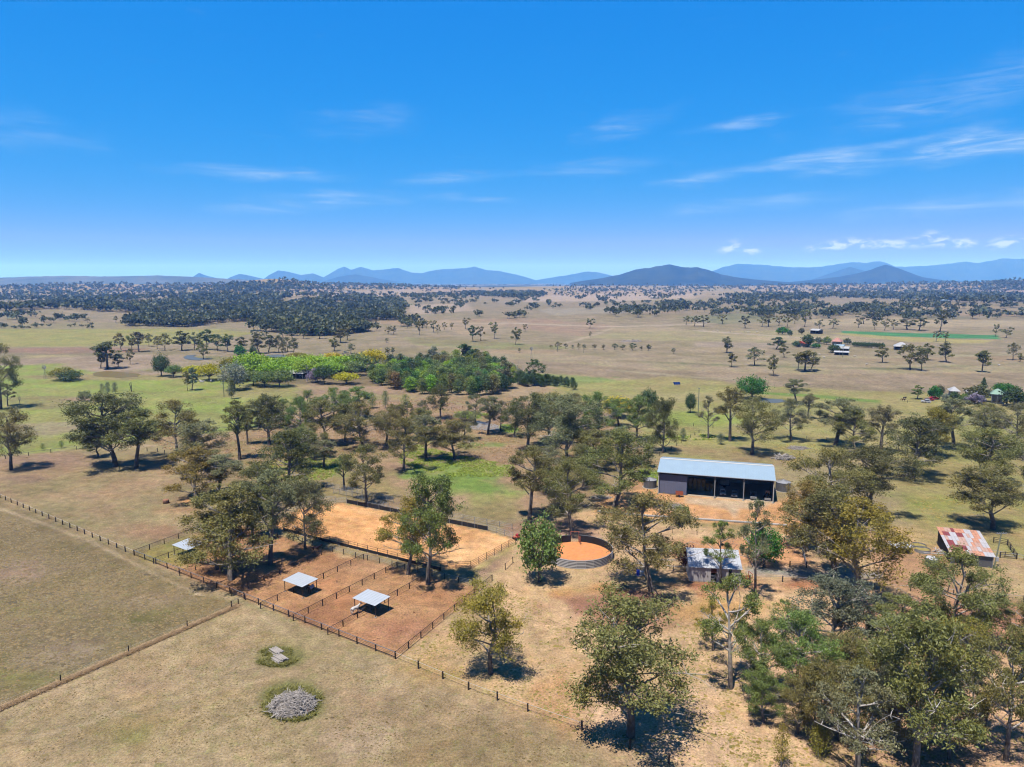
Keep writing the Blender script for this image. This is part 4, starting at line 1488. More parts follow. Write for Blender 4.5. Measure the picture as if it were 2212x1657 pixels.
# --- arena and left
T(881, 1241, 1078, 70, 'gum', YGR, 'left of the twin trees in front of the sand arena', var=1, rot=.5)
T(924, 1262, 1022, 66, 'gum', GRN, 'taller right one of the twin trees in front of the arena', var=0, rot=2.9)
T(621, 1069, 930, 66, 'gum', DRK, 'dark brown gum standing behind the left end of the arena', var=6, rot=1.9)
T(583, 1220, 1018, 52, 'gum', GRY, 'tall gum inside the horse yards left of the arena', var=2, rot=.1)
T(660, 1186, 1032, 48, 'loose', GRY, 'rounded grey-green tree at the left end of the arena fence')
T(791, 1087, 962, 50, 'gum', OLV, 'forked gum growing at the back of the arena', var=5)
T(744, 1058, 983, 19, 'slim', GRN, 'small green tree behind the steel cattle panels')
T(872, 1017, 902, 46, 'gum', OLV, 'leaning dark-stemmed gum in the gully', var=5, rot=1.1)
T(921, 992, 896, 36, 'gum', GRY, 'grey gum right of the leaning dark-stemmed gum', var=2)
T(982, 992, 908, 48, 'gum', OLV, 'low forked gum near the muddy pond', var=3, rot=.6)
T(786, 970, 868, 52, 'gum', OLV, 'big brown-crowned gum in the middle of the gully trees', var=1)
T(708, 961, 864, 40, 'gum', OLV, 'straight brown gum left of the big brown-crowned gum', var=2)
T(654, 958, 858, 32, 'gum', GRN, 'green-topped gum with crooked trunk in the gully', var=5)
T(582, 962, 856, 46, 'gum', DRK, 'dark many-limbed gum at the left end of the gully trees', var=0)
T(952, 905, 830, 24, 'gum', DRK, 'dark pointed gum in front of the plantation', var=4, bark=DARKB)
T(1054, 938, 856, 28, 'gum', GRY, 'grey gum standing at the near rim of the muddy pond', var=2)
T(1081, 930, 866, 24, 'gum', GRY, 'paler gum just right of the muddy pond', var=5)
T(1027, 915, 850, 27, 'sparse', GRY, 'thin gum at the far rim of the muddy pond', var=1)
T(833, 882, 842, 9, 'sapling', GRN, 'lone slim young tree left of the fence below the plantation', name='young_tree')
T(803, 882, 846, 12, 'sapling', GRN, 'bright green young tree left of the lone slim one', name='young_tree')
T(876, 880, 851, 12, 'sapling', GRN, 'bright green young tree in front of the plantation edge', name='young_tree')
T(878, 912, 866, 22, 'midgum', OLV, 'small brown gum under the fence in the gully')
T(915, 905, 864, 16, 'midgum', GRY, 'small grey gum near the dark pointed gum')
for (x, y, t_, w, lb) in ((668, 912, 842, 30, 'leftmost tall green gum above the gully trees'), (720, 908, 838, 32, 'middle tall green gum above the gully trees'),
                         (766, 904, 836, 30, 'rightmost tall green gum above the gully trees'), (745, 930, 850, 30, 'olive gum below the tall green gums of the gully')):
    T(x, y, t_, w, 'gum', GRN, lb)
T(560, 1100, 1000, 46, 'gum', DRK, 'dark gum above the left end of the arena', var=4)
T(545, 1160, 1050, 44, 'gum', OLV, 'olive gum between the largest yard gum and the tall yard gum', var=0)
T(640, 1015, 925, 40, 'gum', OLV, 'brownish gum right behind the dark brown gum', var=3)
T(700, 1010, 950, 28, 'gum', GRY, 'small grey gum among green tussocks', var=2)
T(835, 960, 885, 36, 'gum', OLV, 'olive gum between the big brown-crowned and the leaning gum', var=4)
T(610, 925, 862, 30, 'gum', GRN, 'green gum behind the dark many-limbed gum', var=5)
T(560, 925, 868, 30, 'gum', OLV, 'olive gum left behind the dark many-limbed gum', var=2)
T(680, 990, 912, 34, 'gum', OLV, 'olive gum left of the small grey gum among tussocks', var=1)
T(745, 955, 880, 34, 'gum', DRK, 'dark gum between the straight brown and big brown-crowned gums', var=5)
T(852, 938, 872, 26, 'gum', OLV, 'olive gum above the leaning dark-stemmed gum', var=0)
T(903, 950, 880, 30, 'gum', OLV, 'olive gum above the grey gum of the gully', var=6)
T(1002, 950, 888, 26, 'gum', GRY, 'grey gum just left of the near rim gum of the pond', var=3)
T(1182, 920, 850, 34, 'gum', DRK, 'dark gum at the back of the middle tree clump', var=6)
T(1245, 925, 850, 36, 'gum', OLV, 'olive gum right at the back of the middle tree clump', var=5)
T(1335, 1005, 925, 34, 'gum', GRY, 'grey gum right above the multi-stemmed gum', var=2)
T(24, 1015, 886, 46, 'gum', OLV, 'dark gum casting round shade at the left picture edge', var=4)
T(250, 1008, 851, 80, 'gum', DRK, 'huge dark gum in the upper left paddock', var=3, rot=.5)
T(294, 1012, 884, 46, 'gum', OLV, 'brown gum right beside the huge dark gum', var=2)
T(213, 987, 938, 28, 'gum', DRK, 'small dark tree tucked under the huge dark gum', var=0)
T(384, 985, 864, 56, 'gum', OLV, 'brown-crowned gum on the left paddock fence', var=5)
T(421, 1010, 915, 58, 'gum', GRY, 'grey gum in front of the brown-crowned fence gum', var=0)
T(424, 1082, 968, 58, 'gum', GLD, 'golden brown gum above the horse yards', var=6)
T(470, 1070, 985, 48, 'gum', GRY, 'grey gum right beside the golden brown gum', var=2)
T(500, 1252, 1056, 94, 'gum', OLV, 'largest dark gum shading the horse yards', var=6, rot=2.5)
T(470, 1230, 1100, 60, 'loose', GLD, 'gold-tipped gum leaning into the largest yard gum')
T(518, 993, 865, 27, 'slim', OLV, 'tall slim gum with bare straight trunk left of the gully', var=1)
T(535, 960, 893, 17, 'slim', OLV, 'shorter slim gum behind the tall slim gum')
T(2, 884, 742, 42, 'gum', OLV, 'tall leaning gum cut by the left picture edge', var=5, rot=3.5)
T(17, 878, 830, 18, 'sparse', GRY, 'thin grey tree by the left picture edge', var=0)
T(43, 877, 845, 8, 'bare', GRY, 'leafless sapling near the left picture edge', name='dead_tree', bark=PALE)
T(183, 867, 844, 14, 'shrub', GRY, 'round grey bush in the left green field', name='bush')
for i, (x, y, t_, w) in enumerate(((221, 851, 828, 6.5), (234, 853, 824, 7), (249, 851, 825, 7.5))):
    T(x, y, t_, w, 'sapling', BLG, ('left', 'middle', 'right')[i] + ' of three grey saplings in the left green field', name='sapling')
T(415, 843, 794, 15, 'midgum', BLG, 'bluish small tree beside the white cattle')
T(405, 844, 801, 9, 'midgum', OLV, 'thin brown tree left of the bluish small tree')
T(507, 843, 782, 30, 'dense', SIL, 'big silver-leaved tree in the green field', name='silver_tree')
T(501, 862, 815, 9, 'young', GRY, 'thin tree next to the timber power pole')
T(349, 813, 764, 18, 'dense', DGR, 'dark upright tree left of the lime tree belt', name='dark_tree')
T(138, 821, 794, 30, 'umbrella', YGR, 'yellowish dome tree beside the brown dam', name='umbrella_tree')
T(152, 823, 800, 26, 'shrub', DGR, 'dark green dome bush beside the brown dam', name='dome_bush')
for nm, args in (('umbrella_tree', ((375, 815, 789, 17, GRN, 'small green dome tree at the left end of the lime belt'), (416, 813, 790, 24, YEL, 'yellow-tinged dome tree near the left end of the lime belt'),
                 (452, 822, 786, 27, YEL, 'yellow flowering dome tree behind the bluish small tree'), (549, 818, 762, 42, LIM, 'tallest lime dome tree at the left of the belt'),
                 (500, 812, 772, 24, YGR, 'dull yellow dome tree behind the silver-leaved tree'), (592, 822, 778, 36, LIM, 'lime dome tree left of the white roof'),
                 (640, 806, 772, 38, LIM, 'lime dome tree right behind the white roof'), (604, 836, 798, 27, GRN, 'low green dome tree in front of the lime belt'),
                 (548, 833, 800, 26, GRN, 'green dome tree right of the silver-leaved tree'), (692, 806, 768, 40, LIM, 'lime dome tree behind the purple blossom'),
                 (640, 775, 762, 20, YGR, 'yellow-green dome tree beside the blue pond'), (737, 803, 768, 36, LIM, 'lime dome tree in the right half of the belt'),
                 (778, 800, 764, 40, GRN, 'wide green dome tree near the right end of the belt'), (802, 798, 756, 32, YEL, 'yellow-topped dome tree at the right end of the belt'),
                 (748, 830, 805, 26, YEL, 'low yellow-lime dome tree in front of the belt'), (720, 786, 762, 22, YEL, 'yellow-headed dome tree at the back of the belt'),
                 (700, 830, 790, 20, DGR, 'dark green dome tree right of the purple blossom'),
                 (570, 812, 770, 30, LIM, 'lime dome tree right of the tallest lime dome tree'), (620, 800, 770, 30, LIM, 'lime dome tree above the white roof'), (664, 815, 776, 30, LIM, 'lime dome tree right of the white roof'),
                 (716, 815, 780, 30, LIM, 'lime dome tree between the two purple blossoms'), (760, 812, 780, 28, GRN, 'green dome tree above the low yellow-lime tree'), (572, 836, 802, 24, GRN, 'green dome tree left of the low green dome tree'),
                 (660, 800, 766, 28, LIM, 'lime dome tree at the back of the belt behind the power pole'), (524, 824, 796, 22, GRN, 'green dome tree just behind the silver-leaved tree'))),):
    for (x, y, t_, w, c, lb) in args:
        T(x, y, t_, w * 1.1, 'umbrella', c, lb, name=nm, group='dome-shaped garden trees of the green belt')
T(681, 826, 796, 19, 'fardense', PUR, 'purple blossoming tree in front of the lime belt', name='blossom_tree')
T(711, 800, 783, 11, 'fardense', PUR, 'smaller purple blossoming tree deep in the lime belt', name='blossom_tree')
T(519, 772, 745, 13, 'fardense', BRG, 'bright green round tree left of the blue pond', name='round_tree')
T(547, 772, 748, 9, 'fardense', DGR, 'dark round tree close to the blue pond', name='round_tree')

ORD = ['first', 'second', 'third', 'fourth', 'fifth', 'sixth', 'seventh', 'eighth', 'ninth', 'tenth', 'eleventh', 'twelfth', 'thirteenth', 'fourteenth', 'fifteenth', 'sixteenth', 'seventeenth', 'eighteenth', 'nineteenth', 'twentieth']
ORD += ['twenty-' + w for w in ORD[:9]] + ['thirtieth'] + ['thirty-' + w for w in ORD[:9]] + ['fortieth'] + ['forty-' + w for w in ORD[:9]]
# --- the plantation
PLANT = [(790, 822), (835, 838), (942, 857), (1010, 858), (1064, 855), (1107, 840), (1112, 815), (1085, 795), (1000, 785), (900, 790), (850, 796)]


def in_poly(x, y, poly):
    c = False
    n = len(poly)
    for i in range(n):
        ax, ay = poly[i]
        bx, by = poly[(i + 1) % n]
        if (ay > y) != (by > y) and x < (bx - ax) * (y - ay) / (by - ay) + ax:
            c = not c
    return c


rp = random.Random(11)
pts = []
tries = 0
while len(pts) < 150 and tries < 20000:
    tries += 1
    x, y = rp.uniform(780, 1120), rp.uniform(784, 859)
    if not in_poly(x, y, PLANT):
        continue
    if all(((x - a) / 9.0) ** 2 + ((y - b) / 3.2) ** 2 > 1 for a, b in pts):
        pts.append((x, y))
hue = {id(GRN): 'mid green', id(DGR): 'deep green', id(LIM): 'lime green', id(OLV): 'olive'}
for x, y in pts:
    h = rp.uniform(32, 46) * (y - 604.8) / 240
    c = rp.choice([GRN, GRN, DGR, GRN, LIM, OLV, GRN, DGR])
    T(x, y, y - h, rp.uniform(11, 16), 'young', tuple(v * rp.uniform(.8, 1.2) for v in c), hue[id(c)] + ' young gum ' + ('on the near edge' if y > 838 else ('in the middle' if y > 815 else 'at the back')) + ' of the dense green plantation', name='plantation_tree', group='young gums of the dense plantation', jit=.12)
for i in range(22):
    f = i / 21
    x = 1120 + 120 * f + rp.uniform(-2, 2)
    y = 832 + 3 * f + rp.uniform(-3, 3)
    T(x, y, y - 32 + 15 * f, 10 - 5 * f, 'young', DGR, ORD[i] + ' young tree from the left in the row tapering off right of the plantation', name='plantation_tree', group='row of young trees right of the plantation')
T(935, 797, 748, 18, 'midgum', SIL, 'pale silvery gum behind the plantation')
T(1008, 797, 743, 22, 'midgum', DGR, 'tall dark green tree behind the plantation')
T(1035, 800, 756, 16, 'midgum', OLV, 'brownish gum right of the tall dark green plantation tree')
T(1092, 840, 778, 22, 'midgum', GRY, 'grey gum at the right end of the plantation')
T(1120, 830, 780, 20, 'bare', GRY, 'half-dead grey tree at the right end of the plantation', name='dead_tree')
T(1155, 832, 776, 24, 'midgum', DGR, 'dark bushy gum right of the plantation')
for x, y, t_, w, lb in ((1054, 798, 769, 9, 'left of three dark pointed trees behind the plantation'), (1069, 800, 769, 9, 'middle of three dark pointed trees behind the plantation'), (1080, 802, 776, 7, 'right of three dark pointed trees behind the plantation')):
    T(x, y, t_, w, 'young', DGR, lb, name='pointed_tree')
T(1240, 842, 823, 8, 'shrub', DGR, 'small round dark tree at the tip of the row', name='round_tree')

# --- scattered trees of the plain
FAR = [
    # x, y, top, half width, colour, kind
    (1114, 745, 707, 12, OLV), (1134, 717, 700, 6, GRY), (1069, 732, 695, 12, OLV), (1022, 738, 703, 14, DGR), (1038, 736, 705, 9, GRY), (1005, 711, 686, 11, OLV), (906, 724, 694, 9, OLV), (936, 718, 692, 10, GRY),
    (921, 709, 690, 8, OLV), (878, 703, 685, 8, OLV), (866, 704, 688, 7, OLV), (975, 712, 697, 6, OLV), (960, 712, 696, 6, OLV), (851, 723, 703, 10, GRY), (838, 722, 706, 9, OLV), (946, 722, 701, 6, OLV),
    (1274, 710, 688, 11, DGR), (1275, 730, 716, 3, DGR), (1122, 762, 752, 3, DGR),
    (1190, 752, 745, 5, OLV), (1205, 755, 738, 8, OLV), (1222, 753, 742, 5, OLV), (1237, 753, 745, 5, GRY), (1250, 755, 741, 4, GRY), (1262, 755, 744, 5, DGR), (1283, 755, 743, 6, OLV), (1304, 755, 744, 6, OLV), (1328, 756, 742, 8, DGR),
    (1345, 756, 745, 7, OLV), (1366, 757, 741, 9, DGR), (1400, 758, 744, 8, DGR), (1455, 764, 752, 5, DGR), (1385, 757, 748, 4, GRY),
    (1630, 790, 750, 21, GRY), (1581, 793, 763, 11, OLV), (1671, 812, 766, 15, OLV), (1694, 772, 744, 11, OLV), (1677, 755, 728, 20, DGR), (1738, 803, 757, 24, OLV), (1752, 800, 760, 18, GRY), (1724, 799, 765, 9, GRY),
    (1906, 783, 747, 15, OLV), (1966, 799, 744, 26, OLV), (1990, 801, 754, 18, DRK), (2004, 778, 742, 15, OLV), (2044, 783, 740, 19, OLV), (2121, 804, 757, 16, OLV), (2128, 790, 762, 8, OLV), (2188, 778, 740, 15, GRY), (2203, 782, 766, 9, OLV),
    (2173, 730, 706, 14, OLV), (2150, 727, 700, 8, OLV), (2030, 717, 670, 19, DRK), (2022, 738, 714, 10, GRY), (2043, 738, 716, 10, GRN), (1960, 712, 690, 22, DRK), (1985, 714, 686, 20, DRK),
    (1570, 762, 727, 15, GRY), (1646, 706, 684, 11, OLV), (1610, 709, 682, 13, DRK), (1520, 706, 680, 14, DRK), (1500, 705, 682, 12, DRK), (1482, 702, 682, 10, OLV), (1560, 700, 680, 12, OLV), (1660, 706, 678, 14, OLV), (1682, 704, 682, 10, OLV), (1700, 708, 676, 10, OLV),
    (1717, 700, 678, 10, OLV), (1738, 706, 670, 12, OLV), (1770, 712, 690, 11, GRY), (1799, 710, 688, 13, GRY), (1740, 690, 670, 14, DRK), (1866, 700, 676, 16, DRK), (1886, 698, 674, 12, DRK), (1911, 714, 688, 10, OLV), (1930, 712, 690, 9, OLV), (1890, 712, 690, 8, OLV), (1855, 708, 688, 9, OLV),
    (232, 797, 738, 30, GRY), (218, 795, 752, 16, OLV), (255, 796, 764, 14, OLV), (281, 787, 753, 10, OLV), (262, 758, 719, 13, OLV), (300, 760, 717, 18, GRY), (285, 756, 722, 12, GRN), (322, 749, 720, 10, OLV), (340, 754, 726, 9, OLV), (356, 757, 720, 16, OLV), (393, 757, 715, 20, DRK),
    (420, 757, 718, 17, GRY), (446, 756, 712, 18, DGR), (470, 758, 722, 17, DGR), (492, 760, 722, 17, DGR), (520, 758, 728, 14, DRK), (560, 764, 720, 20, GRY), (580, 762, 724, 18, DRK), (602, 762, 724, 14, DRK), (440, 776, 742, 14, OLV), (612, 769, 742, 9, OLV), (634, 764, 730, 12, GRY), (622, 760, 728, 12, GRY),
    (722, 758, 730, 14, OLV), (735, 740, 708, 16, OLV), (750, 735, 706, 14, OLV), (758, 764, 742, 11, GRY), (745, 772, 758, 9, SIL), (96, 697, 680, 8, OLV), (116, 697, 683, 7, OLV), (250, 697, 682, 6, OLV), (190, 697, 686, 7, OLV),
    (550, 730, 712, 9, DGR), (572, 732, 714, 9, DGR), (612, 731, 708, 12, DGR), (632, 732, 710, 12, DGR), (655, 732, 710, 12, DGR), (690, 732, 708, 14, DGR), (835, 740, 765 - 35, 6, GRY), (848, 765, 750, 6, GRY), (836, 767, 750, 7, GRY),
]
FAR.sort()
_cnt = {}
for i, (x, y, t_, w, c) in enumerate(FAR):
    lb = None
    if 1180 <= x <= 1460 and y > 750:
        lb, gr = 'small tree in the row along the far paddock fence', 'row of small trees along the far paddock fence'
    elif y > 735 and x > 1560:
        lb, gr = 'gum dotted over the bare brown plain on the right', 'gums dotted over the right plain'
    elif x > 1440:
        lb, gr = 'gum in the scattered line behind the far homestead', 'gums scattered behind the far homestead'
    elif x > 830:
        lb, gr = 'gum on the open brown slope above the plantation', 'gums on the open brown slope'
    elif y > 735:
        lb, gr = 'gum along the creek below the yellow-green field', 'gums along the creek on the left'
    else:
        lb, gr = 'gum on the near edge of the dark left woodland', 'gums edging the dark left woodland'
    k_ = _cnt[gr] = _cnt.get(gr, 0) + 1
    lb = ORD[k_ - 1] + ' from the left: ' + lb
    T(x, y, t_, w, 'fargum' if y < 740 else 'midgum', tuple(v * .92 for v in c), lb, group=gr, name='paddock_tree')
T(1570, 762, 727, 13, 'bare', GRY, 'leafless grey tree on the plain left of the far homestead', name='dead_tree')

# --- homestead gardens
for x, y, t_, w, k, c, nm, lb in ((1982, 862, 832, 14, 'midgum', GRN, 'garden_tree', 'neat round-headed tree with clear trunk left of the red vehicle'), (2018, 862, 833, 15, 'fardense', BRG, 'garden_tree', 'bright green garden tree beside the white-roofed homestead'),
                                 (2028, 856, 832, 12, 'fardense', DRK, 'garden_tree', 'dark tree behind the bright green garden tree'), (2122, 858, 816, 13, 'pine', DGR, 'pine_tree', 'dark pointed pine behind the homestead garden'),
                                 (2112, 866, 832, 26, 'fardense', DRK, 'garden_tree', 'wide dark dome tree in front of the pine'), (2168, 856, 827, 22, 'umbrella', BRG, 'garden_tree', 'green dome tree behind the green-roofed house'),
                                 (2190, 878, 836, 26, 'fardense', DGR, 'garden_tree', 'dark dense tree right of the green-roofed house'), (2210, 872, 850, 24, 'fardense', YGR, 'garden_tree', 'yellow-green tree on the right picture edge by the homestead'),
                                 (2106, 872, 850, 20, 'fardense', PUR, 'blossom_tree', 'greyish purple blossom tree in the homestead garden'), (2060, 868, 846, 12, 'fardense', DGR, 'garden_tree', 'small dark tree below the white-roofed homestead'),
                                 (2082, 868, 850, 10, 'fardense', GRN, 'garden_tree', 'small green tree between two dark garden trees'), (2042, 867, 850, 8, 'fardense', SIL, 'garden_tree', 'small pale bush tree beside the bright green garden tree'),
                                 (2235, 862, 838, 18, 'fardense', PUR, 'blossom_tree', 'purple blossom tree at the far right edge of the homestead'),
                                 (1690, 722, 706, 14, 'fardense', BRG, 'garden_tree', 'green leafy tree on the rise left of the far homestead'), (1706, 726, 712, 6, 'fardense', DGR, 'garden_tree', 'dark small tree next to the leafy tree on the rise'),
                                 (1744, 750, 722, 13, 'fardense', DGR, 'garden_tree', 'tall dark green tree in the far homestead yard'), (1720, 750, 736, 9, 'fardense', DGR, 'garden_tree', 'round dark tree left of the far red-roofed shed'),
                                 (1763, 752, 742, 10, 'fardense', BRG, 'garden_tree', 'low bright bush right of the far red-roofed shed'), (1786, 744, 727, 10, 'fardense', GRN, 'garden_tree', 'olive garden tree behind the far homestead'),
                                 (1768, 742, 728, 9, 'fardense', BLG, 'garden_tree', 'bluish garden tree behind the far homestead'), (1830, 744, 730, 9, 'fardense', BLG, 'garden_tree', 'bluish tree right of the far red-tiled house'),
                                 (1802, 762, 744, 13, 'fardense', DGR, 'garden_tree', 'dark tree in front of the far red-tiled house'), (1731, 722, 708, 7, 'fardense', DRK, 'garden_tree', 'dark tree beside the far open shed')):
    T(x, y, t_, w, k, c, lb, name=nm)
for i in range(9):
    T(1846 + i * 7.5, 749 + i * .5, 738 + i * .3, 6, 'fardense', DGR, ORD[i] + ' clipped tree from the left in the hedge right of the far homestead', name='hedge_tree', group='hedge row of the far homestead')
for x, y, t_, w in ((230, 985, 970, 5), (93, 972, 962, 6), (134, 966, 950, 6)):
    pass
T(133, 968, 951, 6, 'sapling', GRN, 'right one of two tiny saplings on the upper left paddock fence', name='sapling')
T(93, 973, 957, 6, 'sapling', GRN, 'left one of two tiny saplings on the upper left paddock fence', name='sapling')


# --- woods that read as one mass
def woodland(name, label, patches, seed, clear=0):
    r = np.random.RandomState(seed)
    allc, alln, alls, allh, cols = [], [], [], [], []
    P, S = [], []
    for patch in patches:
        poly, n, hh = patch[:3]
        clus = patch[3] if len(patch) > 3 else 0
        got = 0
        xs = [p[0] for p in poly]
        ys = [p[1] for p in poly]
        while got < n:
            x = r.uniform(min(xs), max(xs), 400)
            y = r.uniform(min(ys), max(ys), 400)
            if clus:
                kx, ky = x[:max(3, n // clus)], y[:max(3, n // clus)]
                j = r.randint(0, len(kx), 400)
                x = kx[j] + r.normal(0, 16, 400)
                y = ky[j] + r.normal(0, 2.2, 400)
            for a, b in zip(x, y):
                if got < n and in_poly(a, b, poly):
                    P.append((a, b))
                    S.append(hh * r.uniform(.65, 1.25))
                    got += 1
    W = GV(P)
    S = np.array(S)
    if clear:
        k = fbm(W[:, 0] / 150, W[:, 1] / 210, 77, 2) > clear
        W, S = W[k], S[k]
    V, F, rn, tn = [], [], [], []
    nq = 0
    d = np.hypot(W[:, 0], W[:, 1])
    for i in range(len(W)):
        q = 62 if d[i] < 1300 else (32 if d[i] < 2200 else 12)
        h = S[i]
        R = h * r.uniform(.38, .54)
        nlobe = r.randint(3, 6)
        lc = np.stack([r.normal(0, R * .5, nlobe), r.normal(0, R * .5, nlobe), h * r.uniform(.5, .85, nlobe)], 1)
        c = lc[r.randint(0, nlobe, q)] + r.normal(0, 1, (q, 3)) * [R * .38, R * .38, h * .11] + W[i]
        s = (R * (.72 if q > 50 else (1.05 if q > 20 else 1.7))) * r.uniform(.35, .6, (q, 1))
        a = r.normal(0, 1, (q, 3))
        a /= np.linalg.norm(a, axis=1)[:, None]
        b = r.normal(0, 1, (q, 3))
        b -= a * (a * b).sum(1)[:, None]
        b /= np.linalg.norm(b, axis=1)[:, None]
        vv = np.stack([c - a * s, c + b * s * .6, c + a * s, c - b * s * .6], 1).reshape(-1, 3)
        V.append(vv)
        k = r.uniform(0, .5)
        rn.append(np.repeat(np.clip(k + r.uniform(0, .5, q), 0, 1), 4))
        tn.append(np.full(q * 4, np.clip(r.normal(.25, .25), 0, 1)))
    V = np.concatenate(V)
    F = np.arange(len(V)).reshape(-1, 4)
    root = thing(name, label, 'woodland')
    root['kind'] = 'stuff'
    cr = link('crown', mesh_np('woodland_crowns', V, F, M_LEAF, {'rnd': np.concatenate(rn), 'tint': np.concatenate(tn)}), root)
    cr['kind'] = 'stuff'
    cr.color = (*alb((104, 116, 76), 1.0), 1)
    # trunks
    TV, TF = [], []
    k4 = np.array([[1, 0], [0, 1], [-1, 0], [0, -1]])
    near = np.nonzero(d < 2200)[0]
    for i in near:
        n0 = len(TV) * 8
        rr = .22 * S[i] / 12
        base = np.concatenate([k4 * rr, np.full((4, 1), -.3)], 1) + W[i]
        top = np.concatenate([k4 * rr * .5, np.full((4, 1), S[i] * .6)], 1) + W[i]
        TV.append(np.concatenate([base, top]))
        TF += [(n0 + j, n0 + (j + 1) % 4, n0 + 4 + (j + 1) % 4, n0 + 4 + j) for j in range(4)]
    if TV:
        TV = np.concatenate(TV)
        t = link('trunk', mesh_np('woodland_trunks', TV, np.array(TF), M_BARK, {'rough_bark': np.full(len(TV), .4)}), root)
        t['kind'] = 'stuff'
        t.color = (*GREYB, 1)
    return root


woodland('woodland', 'dark continuous eucalypt wood on the left plain', [
    ([(270, 705), (300, 690), (520, 668), (560, 650), (870, 655), (880, 668), (860, 690), (840, 712), (760, 722), (640, 722), (560, 716), (420, 708)], 3400, 13),
    ([(0, 662), (120, 655), (300, 652), (480, 652), (560, 655), (540, 672), (360, 682), (280, 676), (100, 668), (0, 672)], 1100, 14),
    ([(-60, 690), (0, 680), (80, 684), (80, 706), (0, 712), (-60, 712)], 34, 13),
    ([(0, 640), (200, 642), (520, 640), (760, 644), (860, 648), (860, 660), (540, 654), (300, 655), (0, 660)], 1000, 14),
    ([(600, 705), (760, 700), (860, 690), (850, 706), (720, 726), (620, 726)], 420, 12)], 3, .40)
woodland('woodland', 'wooded strip behind the middle of the far plain', [
    ([(1000, 634), (1170, 632), (1180, 640), (1110, 645), (1000, 640)], 520, 14),
    ([(860, 640), (1000, 632), (1000, 642), (900, 648)], 110, 12),
    ([(300, 622), (500, 614), (760, 612), (1000, 616), (1000, 626), (760, 628), (500, 632), (300, 630)], 900, 14),
    ([(0, 622), (300, 622), (330, 632), (120, 636), (0, 638)], 240, 14),
    ([(590, 606), (650, 604), (660, 612), (580, 612)], 40, 12),
    ([(0, 612), (300, 610), (560, 612), (560, 622), (0, 624)], 420, 14), ([(700, 608), (1180, 609), (1180, 618), (700, 617)], 380, 14), ([(0, 636), (560, 632), (860, 634), (860, 642), (0, 646)], 330, 13)], 5)
woodland('woodland', 'dark wooded belt along the right side of the far plain', [
    ([(1760, 634), (2000, 632), (2300, 640), (2300, 655), (2100, 655), (1900, 648), (1770, 645)], 1000, 14),
    ([(1545, 640), (1700, 634), (1780, 640), (1760, 652), (1600, 650)], 260, 13),
    ([(1460, 618), (1700, 612), (1900, 616), (2050, 614), (2300, 604), (2300, 628), (2000, 630), (1700, 628), (1480, 626)], 900, 14),
    ([(1180, 622), (1460, 620), (1480, 630), (1200, 630)], 160, 13),
    ([(2000, 608), (2120, 600), (2300, 596), (2300, 618), (2050, 622)], 420, 14),
    ([(1180, 610), (1500, 610), (2000, 609), (2000, 617), (1180, 620)], 620, 14), ([(1600, 626), (2300, 626), (2300, 638), (1640, 640)], 330, 13)], 7)
woodland('woodland', 'thin scatter of far gums over the open middle plain', [
    ([(880, 650), (1300, 640), (1320, 665), (1120, 690), (900, 680)], 76, 11, 4),
    ([(1180, 650), (1500, 640), (1760, 660), (1500, 690), (1320, 680), (1200, 665)], 117, 11, 4),
    ([(1340, 660), (1480, 658), (1500, 680), (1380, 690), (1280, 680)], 45, 12, 4),
    ([(1660, 655), (1760, 650), (1900, 662), (1880, 680), (1700, 690)], 63, 12, 4),
    ([(1900, 655), (2300, 662), (2300, 695), (2000, 690), (1900, 680)], 90, 11, 4),
    ([(1820, 660), (2000, 655), (2060, 690), (1900, 700)], 45, 12, 4),
    ([(80, 690), (300, 680), (290, 705), (100, 710)], 23, 10, 4),
    ([(-40, 706), (340, 706), (330, 712), (-40, 713)], 23, 6, 4),
    ([(880, 622), (1500, 620), (1500, 640), (900, 640)], 108, 10, 4),
    ([(300, 632), (860, 630), (860, 642), (300, 642)], 99, 10, 4),
    ([(1500, 650), (1680, 650), (1640, 668), (1500, 660)], 40, 13, 4),
    ([(1180, 630), (1560, 626), (1560, 640), (1200, 644)], 150, 11, 5), ([(1300, 655), (1560, 650), (1560, 672), (1320, 676)], 80, 11, 5), ([(1560, 660), (1900, 655), (1900, 690), (1600, 690)], 110, 12, 5),
    ([(1860, 664), (2300, 660), (2300, 690), (1900, 692)], 110, 11, 5), ([(900, 640), (1180, 642), (1180, 662), (900, 668)], 70, 11, 5), ([(870, 690), (960, 690), (940, 716), (860, 712)], 22, 11, 5)], 9)


# ------------------------------------------------------------------ materials of built things
M_POST = mat('weathered_post', alb((74, 60, 50)), noise=.3, nscale=4)
M_PIPE = mat('painted_pipe', alb((128, 132, 140)), rough=.45, spec=.5)
M_DARKRAIL = mat('brown_rail', alb((84, 64, 56)), rough=.7)
M_TAPE = mat('white_tape', alb((225, 222, 214)), rough=.6)
M_WIRE = mat('fence_wire', alb((120, 108, 98)), rough=.6)
M_RUBBER = mat('black_rubber', alb((44, 44, 50)), rough=.7, noise=.25, nscale=2)
M_GALV = mat('galvanised_steel', alb((178, 182, 188)), rough=.45, spec=.5, noise=.12, nscale=3)
M_ROOFW = mat('bright_steel_roof', alb((214, 226, 238)), rough=.42, spec=.5, noise=.06, nscale=.6)
M_ROOFB = mat('pale_blue_steel_roof', alb((182, 210, 230)), rough=.4, spec=.5, noise=.05, nscale=.4)
M_WALLG = mat('slate_grey_cladding', alb((140, 147, 178)), rough=.6, noise=.05, nscale=1.5)
M_WALLIN = mat('unpainted_inner_cladding', alb((190, 194, 198)), rough=.6)
M_WHITE = mat('white_paint', alb((236, 236, 232)), rough=.5)
M_CONC = mat('concrete', alb((190, 186, 178)), noise=.12, nscale=5)
M_TANK = mat('grey_tank', alb((132, 134, 138)), rough=.5, noise=.12, nscale=1.5, metal=.2)
